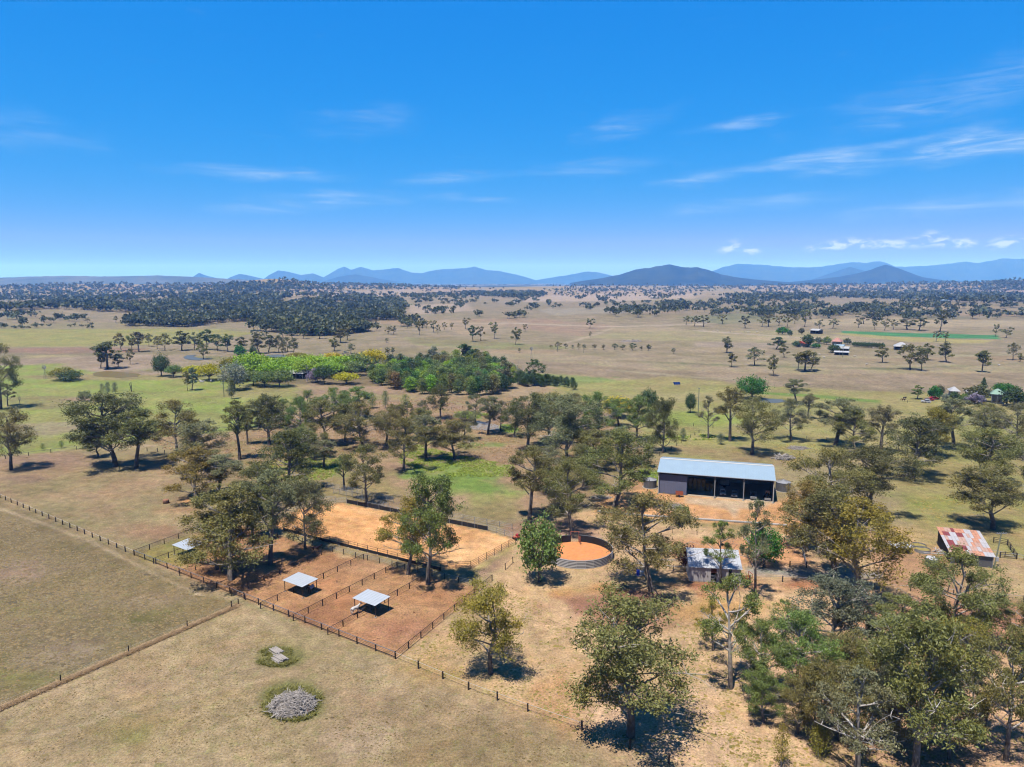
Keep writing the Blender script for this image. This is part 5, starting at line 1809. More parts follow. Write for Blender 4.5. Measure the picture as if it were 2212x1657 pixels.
M_TIMBERG = mat('silvered_timber', alb((196, 190, 184)), noise=.25, nscale=5, stretch=(1, 1, .2))
M_STICK = mat('dead_branch_wood', alb((204, 198, 192)), noise=.35, nscale=2.5)
M_ASH = mat('ash_and_twigs', alb((150, 142, 134)), noise=.4, nscale=3, bump=.8, bscale=6)
M_RED = mat('red_painted_timber', alb((150, 70, 66)), rough=.6)
M_ORANGE = mat('rusty_orange_steel', alb((206, 112, 78)), rough=.7, noise=.15, nscale=4)
M_BARNW = mat('weathered_barn_cladding', alb((226, 224, 226)), rough=.6, noise=.10, nscale=2, stretch=(4, 4, .3))
M_BARNR = mat('old_zinc_roof', alb((224, 230, 238)), rough=.45, spec=.5, noise=.10, nscale=1.2, metal=.15)
M_MAROON = mat('maroon_door', alb((104, 44, 46)), rough=.6)
M_HAY = mat('round_bale_hay', alb((186, 160, 104)), rough=1, noise=.25, nscale=6, bump=.6, bscale=14)
M_HAYOLD = mat('old_bale_hay', alb((178, 130, 100)), rough=1, noise=.25, nscale=5, bump=.6, bscale=10)
M_GLASS = mat('dark_glass', (0.012, 0.014, 0.017), rough=.08, spec=.6)
M_TYRE = mat('tyre_rubber', (.012, .012, .013), rough=.85)
M_CARW = mat('white_car_paint', alb((236, 238, 240)), rough=.25, spec=.5)
M_CARS = mat('silver_car_paint', alb((200, 204, 210)), rough=.25, spec=.5, metal=.3)
M_CARB = mat('grey_blue_car_paint', alb((150, 164, 184)), rough=.25, spec=.5, metal=.3)
M_CARR = mat('red_vehicle_paint', alb((200, 40, 52)), rough=.35, spec=.5)
M_TRACTOR = mat('dark_green_tractor_paint', alb((60, 70, 66)), rough=.4)
M_BLUE = mat('blue_plastic', alb((30, 70, 220)), rough=.4)
M_PLASTW = mat('white_plastic', alb((226, 228, 232)), rough=.4)
M_POLE = mat('greened_pole_timber', alb((150, 160, 142)), noise=.2, nscale=3)
M_TILE = mat('red_roof_sheet', alb((206, 150, 134)), rough=.6, noise=.15, nscale=.5)
M_ROOFG = mat('green_roof_sheet', alb((160, 196, 176)), rough=.5, noise=.08, nscale=.5)
M_WALLC = mat('cream_wall', alb((210, 200, 184)), rough=.7)
M_DARKIN = mat('dark_stained_boards', alb((60, 56, 54)), rough=.8)
M_HORSEW = mat('white_horse_coat', alb((232, 230, 228)), rough=.6, noise=.06, nscale=3)
M_HORSEB = mat('bay_horse_coat', alb((96, 50, 36)), rough=.55, noise=.1, nscale=3)
M_HORSED = mat('dark_horse_coat', alb((52, 40, 36)), rough=.55)
M_RUG = mat('pale_blue_horse_rug', alb((196, 208, 236)), rough=.8)
M_PANEL = mat('solar_cells', alb((30, 50, 110)), rough=.15, spec=.6)
M_WATERB = mat('muddy_water', alb((140, 116, 74)), rough=.55, spec=.1, c2=alb((128, 124, 62)), nscale=.15)
M_WATERS = mat('pond_water', alb((112, 122, 124)), rough=.5, spec=.15)
M_SANDO = mat('orange_yard_sand', alb((246, 166, 102)), rough=1, noise=.14, nscale=1.3, bump=.9, bscale=3)
M_SLAB = mat('shed_floor_dust', alb((196, 180, 158)), rough=.95, noise=.12, nscale=1)

M_PALER = mat('pale_galvanised_pipe', alb((244, 244, 246)), rough=.5)
U_BOX = MB().box(-.5, .5, -.5, .5, 0, 1).mesh('post', None)


def ubox(material):
    me = U_BOX.copy()
    me.name = 'post'
    me.materials.append(material)
    return me


_ub = {}


def unit(material):
    if material.name not in _ub:
        _ub[material.name] = ubox(material)
    return _ub[material.name]


_tb = {}


def unit_tube(material):
    if material.name not in _tb:
        mb = MB().tube([(0, 0, 0), (0, 0, 1)], [.5, .5], 6)
        _tb[material.name] = mb.mesh('rail', material)
    return _tb[material.name]


_rf = random.Random(77)


def put_bar(name, a, b, th, material, parent, origin):
    """a straight round bar from a to b as one part"""
    a, b = Vector(a), Vector(b)
    o = link(name, unit_tube(material), parent)
    o.location = a - origin
    o.rotation_euler = (b - a).to_track_quat('Z', 'Y').to_euler()
    o.scale = (th, th, (b - a).length)
    return o


def fence(name, label, path, spacing, pw, ph, rails, pmat=None, group=None, posts=True, tilt=.02, world=False, cat='fence'):
    W = [Vector(p) for p in (path if world else GV(path))]
    root = thing(name, label, cat, W[0], 0, group)
    o0 = W[0]
    pmat = pmat or M_POST
    for i in range(len(W) - 1):
        a, b = W[i], W[i + 1]
        L = (b - a).length
        n = max(1, round(L / spacing))
        if posts:
            for k in range(n + (1 if i == len(W) - 2 else 0)):
                p = a.lerp(b, k / n)
                q = link('post', unit(pmat), root, p - o0 - Vector((0, 0, .1)), (_rf.gauss(0, tilt), _rf.gauss(0, tilt), math.atan2(b.y - a.y, b.x - a.x)))
                s = _rf.uniform(.92, 1.1)
                q.scale = (pw * s, pw * s, (ph + .1) * _rf.uniform(.96, 1.05))
        for rn, z, th, m in rails:
            put_bar(rn, a + Vector((0, 0, z)), b + Vector((0, 0, z)), th, m, root, o0)
    return root


YARD = [('top_rail', 1.30, .13, M_PIPE), ('rail', 1.0, .05, M_DARKRAIL), ('rail', .72, .05, M_DARKRAIL), ('rail', .45, .05, M_DARKRAIL)]
DIV = [('top_rail', 1.30, .12, M_DARKRAIL), ('rail', 1.0, .05, M_DARKRAIL), ('rail', .72, .05, M_DARKRAIL), ('rail', .45, .05, M_DARKRAIL)]
TAPE = [('top_tape', 1.22, .06, M_TAPE), ('wire', .8, .02, M_WIRE), ('wire', .4, .02, M_WIRE)]
WIRES = [('wire', 1.1, .022, M_WIRE), ('wire', .75, .022, M_WIRE), ('wire', .4, .022, M_WIRE)]

# ------------------------------------------------------------------ fences of the horse yards
fence('rail_fence', 'long pipe-topped rail fence along the front of the horse yards', [(290, 1200), (854, 1423.5)], 4.6, .17, 1.38, YARD)
fence('post_fence', 'dark post fence with white top tape left of the horse yards', [(-40, 1060), (0, 1075.5), (290, 1200)], 4.2, .2, 1.35, TAPE)
fence('post_fence', 'post and white tape fence from the yard corner to the big gum', [(854, 1423.5), (1012, 1490), (1140, 1537), (1257, 1578)], 6.4, .2, 1.4, TAPE)
fence('post_fence', 'post fence running under the big gum to the bottom edge', [(1257, 1578), (1361, 1618), (1445, 1651), (1560, 1700)], 8.5, .2, 1.5, WIRES)
fence('post_fence', 'wire fence climbing from the fence corner behind the big gum', [(1257, 1578), (1300, 1510), (1330, 1465)], 7, .18, 1.5, WIRES)
DIVS = [((290, 1200), (470, 1131), 'outer left fence of the horse yards'), ((332, 1217.5), (560, 1133), 'first dividing fence passing the left shelter'), ((388.6, 1244.6), (600, 1160), 'dividing fence under the largest yard gum'),
        ((499.7, 1288), (694, 1199), 'dividing fence left of the middle shelter'), ((563, 1315), (785.7, 1208.5), 'dividing fence running under the middle shelter'),
        ((633.5, 1341.6), (857.8, 1225.7), 'dividing fence between the middle and right shelter'), ((708.3, 1372), (933.4, 1244), 'dividing fence running under the right shelter')]
for a, b, lb in DIVS:
    fence('rail_fence', lb, [a, b], 4.0, .14, 1.36, DIV, group='dividing fences of the horse yards')
fence('rail_fence', 'rail fence closing the right side of the horse yards', [(854, 1423.5), (1063, 1254)], 4.2, .14, 1.36, DIV)
fence('rail_fence', 'lane fence between the horse yards and the arena', [(634, 1168), (718, 1192), (1021, 1266)], 3.6, .13, 1.36, [('top_rail', 1.28, .05, M_GALV), ('rail', .95, .035, M_GALV), ('rail', .62, .035, M_GALV)])


def arena_fence(label, path, board, rails_mat, zs, spacing=3.2, feet=True, board_h=.75, board_off=0.0):
    W = [Vector(p) for p in GV(path)]
    root = fence('arena_fence', label, path, spacing, .09, 1.75, [('rail', z, .07, rails_mat) for z in zs], pmat=rails_mat, tilt=.005)
    o0 = W[0]
    if board:
        for a, b in zip(W[:-1], W[1:]):
            n = max(1, round((b - a).length / 3.2))
            d = (b - a).normalized()
            s = Vector((-d.y, d.x, 0)) * (.07 + board_off)
            for k in range(n):
                p, q = a.lerp(b, k / n), a.lerp(b, (k + .985) / n)
                mb = MB().bar(p + s + Vector((0, 0, board_h / 2)) - o0, q + s + Vector((0, 0, board_h / 2)) - o0, .04, board_h)
                mb.build('kickboard', M_RUBBER, root)
    if feet:
        for a, b in zip(W[:-1], W[1:]):
            n = max(1, round((b - a).length / 3.2))
            for k in range(n):
                p = a.lerp(b, k / n) - o0
                link('concrete_footing', unit(M_CONC), root, p - Vector((0, 0.12, .1)), None, (.34, .34, .2))
    return root


arena_fence('front arena fence with black kickboards', [(612, 1146), (674, 1163), (952, 1233)], True, M_DARKRAIL, (1.7, 1.2))
arena_fence('brown rail fence round the near right corner of the arena', [(952, 1233), (985, 1230), (1017, 1228)], False, M_DARKRAIL, (1.7, 1.25, .85, .45), feet=False)
arena_fence('brown rail fence along the right end of the arena', [(1017, 1228), (1114, 1174)], False, M_DARKRAIL, (1.7, 1.25, .85, .45), feet=False)
arena_fence('back arena wall of black boards', [(749, 1087), (1054, 1146.5)], True, M_GALV, (1.5,), spacing=4, feet=False, board_h=1.15)
arena_fence('steel rails at the far right corner of the arena', [(1054, 1146.5), (1108, 1164)], False, M_GALV, (1.6, 1.1, .6), feet=False)
arena_fence('steel rails at the far left corner of the arena', [(640, 1102), (700, 1083), (749, 1087)], False, M_GALV, (1.6, 1.2, .8, .4), feet=False)
fence('panel_fence', 'grey steel cattle panels behind the left end of the arena', [(706, 1054), (760, 1064), (806, 1075), (850, 1086)], 2.4, .07, 1.8, [('rail', z, .06, M_GALV) for z in (.4, .75, 1.1, 1.45, 1.75)], pmat=M_GALV)
fence('panel_fence', 'second line of steel cattle panels nearer the arena', [(720, 1066), (762, 1074), (840, 1100)], 2.4, .07, 1.8, [('rail', z, .06, M_GALV) for z in (.4, .75, 1.1, 1.45, 1.75)], pmat=M_GALV)
fence('panel_fence', 'grey rail fence outside the back of the arena', [(930, 1108), (1000, 1122), (1106, 1143)], 4, .12, 1.4, [('rail', z, .05, M_GALV) for z in (.5, .95, 1.35)], pmat=M_GALV)
fence('track_gate', 'small dark gate beside the track right of the arena', [(1092, 1231), (1108, 1216)], 3, .13, 1.5, [('rail', 1.45, .07, M_DARKRAIL), ('rail', .1, .05, M_DARKRAIL)], cat='gate')
fence('post_fence', 'fence along the upper left paddock', [(-40, 998), (110, 978), (220, 966), (330, 950), (430, 935), (540, 925)], 7.5, .2, 1.4, [('top_rail', 1.35, .1, M_PIPE), ('wire', .8, .02, M_WIRE)])
fence('post_fence', 'short line of posts right of the huge dark gum', [(318, 975), (340, 976), (372, 985), (395, 985)], 6, .2, 1.5, WIRES)
fence('post_fence', 'fence in the dry grass below the plantation', [(800, 900), (850, 898), (900, 894), (1000, 882)], 6, .16, 1.3, WIRES)
fence('post_fence', 'wire fence beside the green paddock behind the shed', [(1396, 1000), (1450, 970), (1510, 935), (1530, 930)], 6, .14, 1.3, WIRES)
fence('post_fence', 'fence from the gully trees across the right green paddock', [(1180, 880), (1340, 905), (1540, 925), (1700, 945), (1830, 955)], 9, .15, 1.3, WIRES)
fence('post_fence', 'distant fence below the brown plain on the right', [(1960, 870), (2080, 874), (2212, 880), (2320, 885)], 8, .16, 1.3, WIRES)
# the leaning strip of tall dry grass with its own posts
fence('post_fence', 'low fence buried in tall dry grass across the front lawn', [(-40, 1548), (515, 1307)], 10, .14, 1.35, [('wire', 1.0, .025, M_TAPE), ('wire', .6, .02, M_WIRE)])
fence('yard_gate', 'grey pipe gate rail at the top of the dry grass strip', [(500, 1313), (530, 1296)], 3, .16, 1.4, [('rail', 1.3, .08, M_PIPE)], cat='gate')


# ------------------------------------------------------------------ horse shelters
def shelter(x, y, px_w, label, rot=None):
    a, b = G(290, 1200), G(854, 1423.5)
    ang = math.atan2(b.y - a.y, b.x - a.x)
    p = G(x, y)
    t = thing('horse_shelter', label, 'shelter', p, ang, 'three flat-roofed horse shelters')
    w, d, h = 6.2, 4.0, 2.55
    for sx in (-1, 1):
        for sy in (-1, 1):
            q = link('post', unit(M_DARKRAIL), t, (sx * (w / 2 - .25), sy * (d / 2 - .2), 0), None, (.11, .11, h + sy * .12))
            link('footing', unit(M_CONC), q, (0, 0, -.02), None, (3.6, 3.6, .05))
    f = MB()
    for sy in (-1, 1):
        f.bar((-w / 2, sy * (d / 2 - .2), h + sy * .12), (w / 2, sy * (d / 2 - .2), h + sy * .12), .09, .12)
    for k in range(4):
        xx = -w / 2 + .3 + k * (w - .6) / 3
        f.bar((xx, -d / 2, h - .12 + .09), (xx, d / 2, h + .12 + .09), .06, .08)
    f.build('roof_frame', M_DARKRAIL, t)
    n = 8
    for k in range(n):
        x0, x1 = -w / 2 + k * w / n, -w / 2 + (k + 1) * w / n - .012
        z0, z1 = h + .02, h + .30
        mb = MB()
        mb.slab([(x0, -d / 2 - .15, z0), (x1, -d / 2 - .15, z0), (x1, d / 2 + .15, z1), (x0, d / 2 + .15, z1)], .03)
        mb.bar((x0 + .02, -d / 2 - .15, z0 + .01), (x0 + .02, d / 2 + .15, z1 + .01), .05, .04)
        mb.build('roof_sheet', M_ROOFW, t)
    return t


def mid(*P):
    return (sum(p[0] for p in P) / len(P), sum(p[1] for p in P) / len(P))


shelter(407, 1199, 0, 'leftmost flat-roofed horse shelter, half hidden by the yard gum')
shelter(650, 1278, 0, 'middle flat-roofed horse shelter with a rugged horse under it')
shelter(803, 1318, 0, 'right flat-roofed horse shelter with a white horse beside it')


# ------------------------------------------------------------------ horses and cattle
def quadruped(kind='horse', head_down=False):
    if kind == 'horse':
        V = [(-.62, 0, 1.32, .29), (0, 0, 1.24, .30), (.5, 0, 1.27, .29), (.82, 0, 1.5, .19), (1.08, 0, 1.78, .14), (1.2, 0, 1.84, .12), (1.45, 0, 1.58, .09), (1.56, 0, 1.45, .075)]
        if head_down:
            V[3:] = [(.84, 0, 1.32, .19), (1.18, 0, 1.22, .14), (1.3, 0, 1.16, .12), (1.42, 0, .86, .09), (1.46, 0, .72, .075)]
    else:
        V = [(-.72, 0, 1.16, .33), (0, 0, 1.05, .36), (.55, 0, 1.1, .33), (.85, 0, 1.2, .22), (1.1, 0, 1.28, .17), (1.22, 0, 1.28, .15), (1.42, 0, 1.08, .12), (1.5, 0, .98, .1)]
    E = [(i, i + 1) for i in range(7)]
    k = 1.0 if kind == 'horse' else .86
    for s in (-1, 1):
        n = len(V)
        V += [(.52, s * .2, 1.0 * k, .14), (.5, s * .19, .78 * k, .09), (.53, s * .18, .48 * k, .06), (.5, s * .18, .14, .045), (.55, s * .18, .04, .06)]
        E += [(2, n)] + [(n + i, n + i + 1) for i in range(4)]
        n = len(V)
        V += [(-.66, s * .2, 1.05 * k, .2), (-.52, s * .2, .82 * k, .12), (-.8, s * .19, .54 * k, .065), (-.74, s * .18, .14, .045), (-.69, s * .18, .04, .06)]
        E += [(0, n)] + [(n + i, n + i + 1) for i in range(4)]
    n = len(V)
    V += [(-.9, 0, 1.38 * k, .06), (-1.0, 0, 1.1 * k, .07), (-1.02, 0, .65 * k, .03)]
    E += [(0, n), (n, n + 1), (n + 1, n + 2)]
    for s in (-1, 1):
        n = len(V)
        h = V[5]
        V += [(h[0] - .02, s * .07, h[2] + .16, .025)]
        E += [(5, n)]
    me = bpy.data.meshes.new('body')
    me.from_pydata([v[:3] for v in V], E, [])
    o = bpy.data.objects.new('body', me)
    COL.objects.link(o)
    sk = o.modifiers.new('s', 'SKIN')
    for i, v in enumerate(V):
        me.skin_vertices[0].data[i].radius = (v[3], v[3])
        me.skin_vertices[0].data[i].use_root = (i == 0)
    sb = o.modifiers.new('d', 'SUBSURF')
    sb.levels = 1
    dg = bpy.context.evaluated_depsgraph_get()
    out = bpy.data.meshes.new_from_object(o.evaluated_get(dg))
    bpy.data.objects.remove(o)
    out.polygons.foreach_set('use_smooth', np.ones(len(out.polygons), bool))
    return out


Q_HORSE, Q_GRAZE, Q_COW = quadruped(), quadruped('horse', True), quadruped('cow')


def animal(x, y, rz, mesh, material, label, name, cat, group=None, s=1.0, rug=None, mane=None):
    t = thing(name, label, cat, G(x, y), rz, group)
    t.scale = (s, s, s)
    me = mesh.copy()
    me.materials.clear()
    me.materials.append(material)
    b = link('body', me, t)
    if mane:
        mb = MB()
        mb.tube([(.62, 0, 1.56), (.86, 0, 1.74), (1.08, 0, 1.93)], [.05, .07, .04], 5)
        mb.build('mane', mane, t)
    if rug:
        mb = MB()
        n = 9
        for i in range(n):
            a = math.radians(-20 + 220 * i / (n - 1))
            for xx in (-.86, .62):
                mb.v.append((xx, .36 * math.cos(a), 1.2 + .40 * math.sin(a)))
        for i in range(n - 1):
            mb.f.append((2 * i, 2 * i + 1, 2 * i + 3, 2 * i + 2))
        mb.build('rug', rug, t)
    return t


animal(768, 1326, .75, Q_HORSE, M_HORSEW, 'white horse stepping under the right shelter', 'horse', 'horse', s=1.05)
animal(812, 1311, 2.4, Q_HORSE, M_HORSED, 'dark horse in the shade of the right shelter', 'horse', 'horse', mane=M_TYRE)
animal(672, 1281, -1.9, Q_HORSE, M_HORSED, 'horse in a pale rug under the middle shelter', 'horse', 'horse', rug=M_RUG)
animal(683, 1193, .1, Q_HORSE, M_HORSEB, 'bay horse standing under the tree by the lane fence', 'horse', 'horse', mane=M_TYRE)
animal(1951, 867, 3.0, Q_GRAZE, M_HORSEB, 'nearer brown horse grazing left of the homestead', 'horse', 'horse', mane=M_TYRE)
animal(1954, 863, .2, Q_GRAZE, M_HORSED, 'farther brown horse grazing left of the homestead', 'horse', 'horse', mane=M_TYRE)
animal(433, 826, 2.6, Q_COW, M_HORSEW, 'white cow with lowered head by the bluish tree', 'cow', 'cow', s=1.15)
animal(437, 828, .2, Q_COW, M_HORSEW, 'white cow standing close beside another white cow', 'cow', 'cow', s=1.15)
animal(456, 826, 1.7, Q_COW, M_HORSEW, 'single white cow right of the pair', 'cow', 'cow', s=1.15)
animal(304, 862, 1.4, Q_COW, M_HORSED, 'dark calf in the left green field', 'cow', 'cow', s=.8)
rc = random.Random(8)
for i_, (x, y) in enumerate(sorted(((1542, 716), (1550, 717), (1577, 718), (1608, 718), (1615, 719), (1636, 719), (1738, 767), (1733, 770), (1770, 768), (1815, 755), (1886, 753), (1846, 772), (1780, 774), (1968, 783), (1872, 789), (2158, 791), (1620, 719), (1760, 702)))):
    animal(x, y, rc.uniform(0, 6.28), Q_COW, M_HORSEW, ORD[i_] + ' white cow from the left on the far brown plain', 'cow', 'cow', 'white cattle on the far plain', s=1.1)


# ------------------------------------------------------------------ machinery shed
def frame2(pa, pb):
    a, b = G(*pa), G(*pb)
    return a, math.atan2(b.y - a.y, b.x - a.x), (b - a).length


def big_shed():
    a, ang, L = frame2((1421, 1066), (1670.5, 1087))
    D, E, R_ = 19.0, 7.0, 8.85
    t = thing('machinery_shed', 'large open-fronted machinery shed with pale blue steel roof', 'shed', a, ang)
    ov = .35
    # roof: two slopes with a ridge cap
    for nm, y0, z0, y1, z1 in (('front_roof_slope', -ov, E - .06, D / 2, R_), ('rear_roof_slope', D + ov, E - .06, D / 2, R_)):
        mb = MB()
        n = 44
        V = []
        for k in range(n + 1):
            x = -ov + (L + 2 * ov) * k / n
            for dx, dz in ((0, 0), (.05, .03), (.12, .03), (.17, 0)) if k < n else ((0, 0),):
                V.append((x + dx, dz))
        n0 = len(V)
        for x, dz in V:
            mb.v.append((x, y0, z0 + dz))
        for x, dz in V:
            mb.v.append((x, y1, z1 + dz))
        for i in range(n0 - 1):
            mb.f.append((i, i + 1, n0 + i + 1, n0 + i))
        mb.build(nm, M_ROOFB, t)
    mb = MB()
    mb.slab([(-ov, D / 2 - .45, R_ - .02), (L + ov, D / 2 - .45, R_ - .02), (L + ov, D / 2, R_ + .12), (-ov, D / 2, R_ + .12)], .02)
    mb.slab([(-ov, D / 2, R_ + .12), (L + ov, D / 2, R_ + .12), (L + ov, D / 2 + .45, R_ - .02), (-ov, D / 2 + .45, R_ - .02)], .02)
    mb.build('ridge_cap', M_WHITE, t)
    MB().box(-ov, L + ov, -ov - .14, -ov + .02, E - .22, E - .05).build('gutter', M_ROOFW, t)
    # end and rear walls
    for nm, x in (('left_end_wall', 0.02), ('right_end_wall', L - .02)):
        mb = MB()
        th = .06
        P = [(0.05, 0), (D, 0), (D, E - .1), (D / 2, R_ - .1), (0.05, E - .1)]
        for xx in (x - th / 2, x + th / 2):
            for y, z in P:
                mb.v.append((xx, y, z))
        mb.f += [(0, 1, 2, 3, 4), (9, 8, 7, 6, 5)] + [(i, i + 5, (i + 1) % 5 + 5, (i + 1) % 5) for i in range(5)]
        mb.build(nm, M_WALLG, t)
    MB().box(0.05, L - .05, D - .06, D, 0, E - .12).build('rear_wall', M_WALLIN, t)
    bay = L / 4
    # the closed bay: ribbed sheets hung from a header
    for k in range(10):
        x0 = .25 + k * (bay - .1) / 10
        mb = MB().box(x0, x0 + (bay - .1) / 10 - .015, .42, .47, .1, E - .95)
        mb.bar((x0 + .04, .41, .1), (x0 + .04, .41, E - .95), .05, .05)
        mb.build('wall_sheet', M_WALLG, t)
    MB().box(.1, L - .1, .12, .35, E - .75, E - .28).build('header_beam', M_DARKIN, t)
    for k in range(5):
        x = .12 + k * (L - .24) / 4
        if k == 1:
            continue
        m = M_WHITE if k in (0, 4) else M_GALV
        p = MB().box(x - .13, x + .13, -.12, .12, 0, E - .3).build('post', m, t)
        MB().box(x - .35, x + .35, -.35, .35, -.05, .1).build('footing', M_CONC, p)
    for k in range(1, 4):
        x = k * L / 4
        for y in (D / 3, 2 * D / 3):
            MB().box(x - .1, x + .1, y - .1, y + .1, 0, E + .4).build('inner_column', M_GALV, t)
        mb = MB()
        mb.bar((x, .3, E - .4), (x, D / 2, R_ - .35), .15, .3)
        mb.bar((x, D / 2, R_ - .35), (x, D - .3, E - .4), .15, .3)
        mb.build('rafter', M_GALV, t)
    MB().box(.1, L - .1, .4, D - .2, .0, .03).build('floor', M_SLAB, t)
    return a, ang, L


SA, SANG, SL = big_shed()
ux = Vector((math.cos(SANG), math.sin(SANG), 0))
uy = Vector((-math.sin(SANG), math.cos(SANG), 0))


def in_shed(x, y, z=.04):
    return SA + ux * x + uy * y + Vector((0, 0, z))


# round bales stacked on end
def bale_mesh(r, h, material, n=16):
    mb = MB()
    mb.tube([(0, 0, 0), (0, 0, .08), (0, 0, h * .5), (0, 0, h - .08), (0, 0, h)], [r * .9, r, r * 1.02, r, r * .9], n)
    return mb.mesh('hay_bale', material, True)


BALE = bale_mesh(.62, 1.2, M_HAY)
for col_ in range(6):
    for k in range(3):
        if k == 2 and col_ > 3:
            continue
        o = link('hay_bale', BALE, None, in_shed(SL * .25 + .9 + col_ * 1.32, 7.2, .04 + k * 1.21), (0, 0, _rf.uniform(0, 6)))
        tag(o, ('bottom', 'middle', 'top')[k] + ' round bale of the ' + ORD[col_] + ' stack from the left inside the shed', 'hay bale', 'round bales stacked inside the shed')
o = link('hay_bale', bale_mesh(.85, 1.15, M_HAYOLD, 20), None, G(358.7, 1087))
tag(o, 'single weathered round bale lying in the upper left paddock', 'hay bale')
mb = MB()
for z in (.25, .55, .85):
    mb.tube([(.875 * math.cos(a), .875 * math.sin(a), z) for a in np.linspace(0, 2 * PI, 21)], [.012] * 21, 4, False)
mb.build('twine', M_WIRE, o)


# ------------------------------------------------------------------ vehicles
def car(loc, rz, kind, paint, label, name, cat='car'):
    t = thing(name, label, cat, loc, rz)
    W = .9
    if kind == 'suv':
        prof = [(-2.3, .35), (-2.35, .75), (-2.3, 1.05), (-2.05, 1.12), (2.1, 1.1), (2.3, .95), (2.35, .6), (2.3, .35)]
        cab = [(-2.0, 1.1), (-1.75, 1.72), (.35, 1.78), (1.05, 1.1)]
    else:
        prof = [(-2.6, .45), (-2.62, .95), (-2.55, 1.1), (-.75, 1.1), (-.7, 1.12), (2.15, 1.1), (2.4, .95), (2.45, .6), (2.4, .45)]
        cab = [(-.75, 1.1), (-.62, 1.7), (.45, 1.74), (1.15, 1.1)]

    def extr(P, w0, w1=None, zt=None):
        mb = MB()
        n = len(P)
        for s in (-1, 1):
            for x, z in P:
                w = w0 if (w1 is None or z < 1.3) else w1
                mb.v.append((x, s * w, z))
        mb.f.append(tuple(range(n)))
        mb.f.append(tuple(reversed(range(n, 2 * n))))
        for i in range(n):
            j = (i + 1) % n
            mb.f.append((i, i + n, j + n, j))
        return mb
    extr(prof, W).build('body', paint, t)
    extr(cab, W - .04, W - .2).build('cabin', paint, t)
    c = cab
    # windows proud of the cabin
    mb = MB().slab([(c[3][0] + .012 - .04, -W + .12, 1.13), (c[3][0] + .012 - .04, W - .12, 1.13), (c[2][0] + .06, W - .27, 1.70), (c[2][0] + .06, -W + .27, 1.70)], -.012)
    mb.build('windscreen', M_GLASS, t)
    for s in (-1, 1):
        mb = MB()
        mb.add([(c[0][0] + .2, s * (W - .025), 1.15), (c[3][0] - .2, s * (W - .025), 1.15), (c[2][0] - .05, s * (W - .165), 1.66), (c[1][0] + .1, s * (W - .165), 1.63)], [(0, 1, 2, 3) if s < 0 else (3, 2, 1, 0)])
        mb.build('side_window', M_GLASS, t)
        MB().box(2.28 if kind == 'suv' else 2.38, 2.36 if kind == 'suv' else 2.46, s * .58 - .17, s * .58 + .17, .78, .94).build('headlight', M_PLASTW, t)
        for x in (-1.4, 1.45):
            w = MB()
            w.tube([(x, s * (W - .2), .36), (x, s * (W + .02), .36)], [.36, .36], 16)
            wo = w.build('wheel', M_TYRE, t)
            MB().tube([(x, s * (W + .02), .36), (x, s * (W + .035), .36)], [.2, .19], 10).build('rim', M_GALV, wo)
    MB().box(2.3 if kind == 'suv' else 2.4, 2.4 if kind == 'suv' else 2.52, -.86, .86, .38, .58).build('bumper', M_TYRE if kind == 'suv' else M_GALV, t)
    MB().box(2.31 if kind == 'suv' else 2.41, 2.37 if kind == 'suv' else 2.47, -.36, .36, .66, .9).build('grille', M_TYRE, t)
    if kind == 'ute':
        mb = MB()
        mb.box(-2.6, -.8, -.92, -.86, 1.1, 1.4).box(-2.6, -.8, .86, .92, 1.1, 1.4).box(-2.62, -2.56, -.86, .86, 1.1, 1.4).box(-.84, -.78, -.86, .86, 1.1, 1.75)
        mb.build('tray', M_GALV, t)
        mb = MB()
        for s in (-.85, .85):
            mb.bar((2.5, s, .5), (2.55, s, 1.05), .07)
        for z in (.55, .8, 1.05):
            mb.bar((2.53, -.85, z), (2.53, .85, z), .06)
        mb.build('bull_bar', M_WHITE, t)
    return t


SF = SANG - PI / 2
car(in_shed(SL * .57, 4.4), SF + .05, 'suv', M_CARW, 'white four-wheel drive parked left of the silver one in the shed', 'parked_car')
car(in_shed(SL * .672, 3.9), SF - .03, 'suv', M_CARS, 'silver four-wheel drive parked in the middle of the shed', 'parked_car')
car(in_shed(SL * .835, 3.7), SF, 'ute', M_CARB, 'grey-blue tray-back ute with white bull bar in the shed', 'parked_ute', 'ute')


def tractor(loc, rz, label):
    t = thing('tractor', label, 'tractor', loc, rz)
    MB().box(-.2, 1.9, -.4, .4, .8, 1.45).build('bonnet', M_TRACTOR, t)
    mb = MB()
    for x in (-1.1, .1):
        for y in (-.7, .7):
            mb.bar((x, y, 1.1), (x * .9, y * .85, 2.6), .08)
    mb.box(-1.2, .2, -.75, .75, 2.6, 2.7)
    cb = mb.build('cab', M_TRACTOR, t)
    MB().box(-1.05, .08, -.64, .64, 1.2, 2.55).build('cab_glass', M_GLASS, cb)
    for x, r_, w in ((-.9, .8, .45), (1.4, .5, .32)):
        for s in (-1, 1):
            o_ = MB().tube([(x, s * .6, r_), (x, s * (.6 + w), r_)], [r_, r_], 18).build('wheel', M_TYRE, t)
            MB().tube([(x, s * (.6 + w), r_), (x, s * (.62 + w), r_)], [r_ * .5, r_ * .5], 12).build('rim', M_PLASTW, o_)
    MB().box(1.9, 2.3, -.9, .9, .3, .9).build('bucket', M_GALV, t)
    return t


tractor(in_shed(SL * .955, 3.6), SF, 'dark tractor in the right bay of the shed')
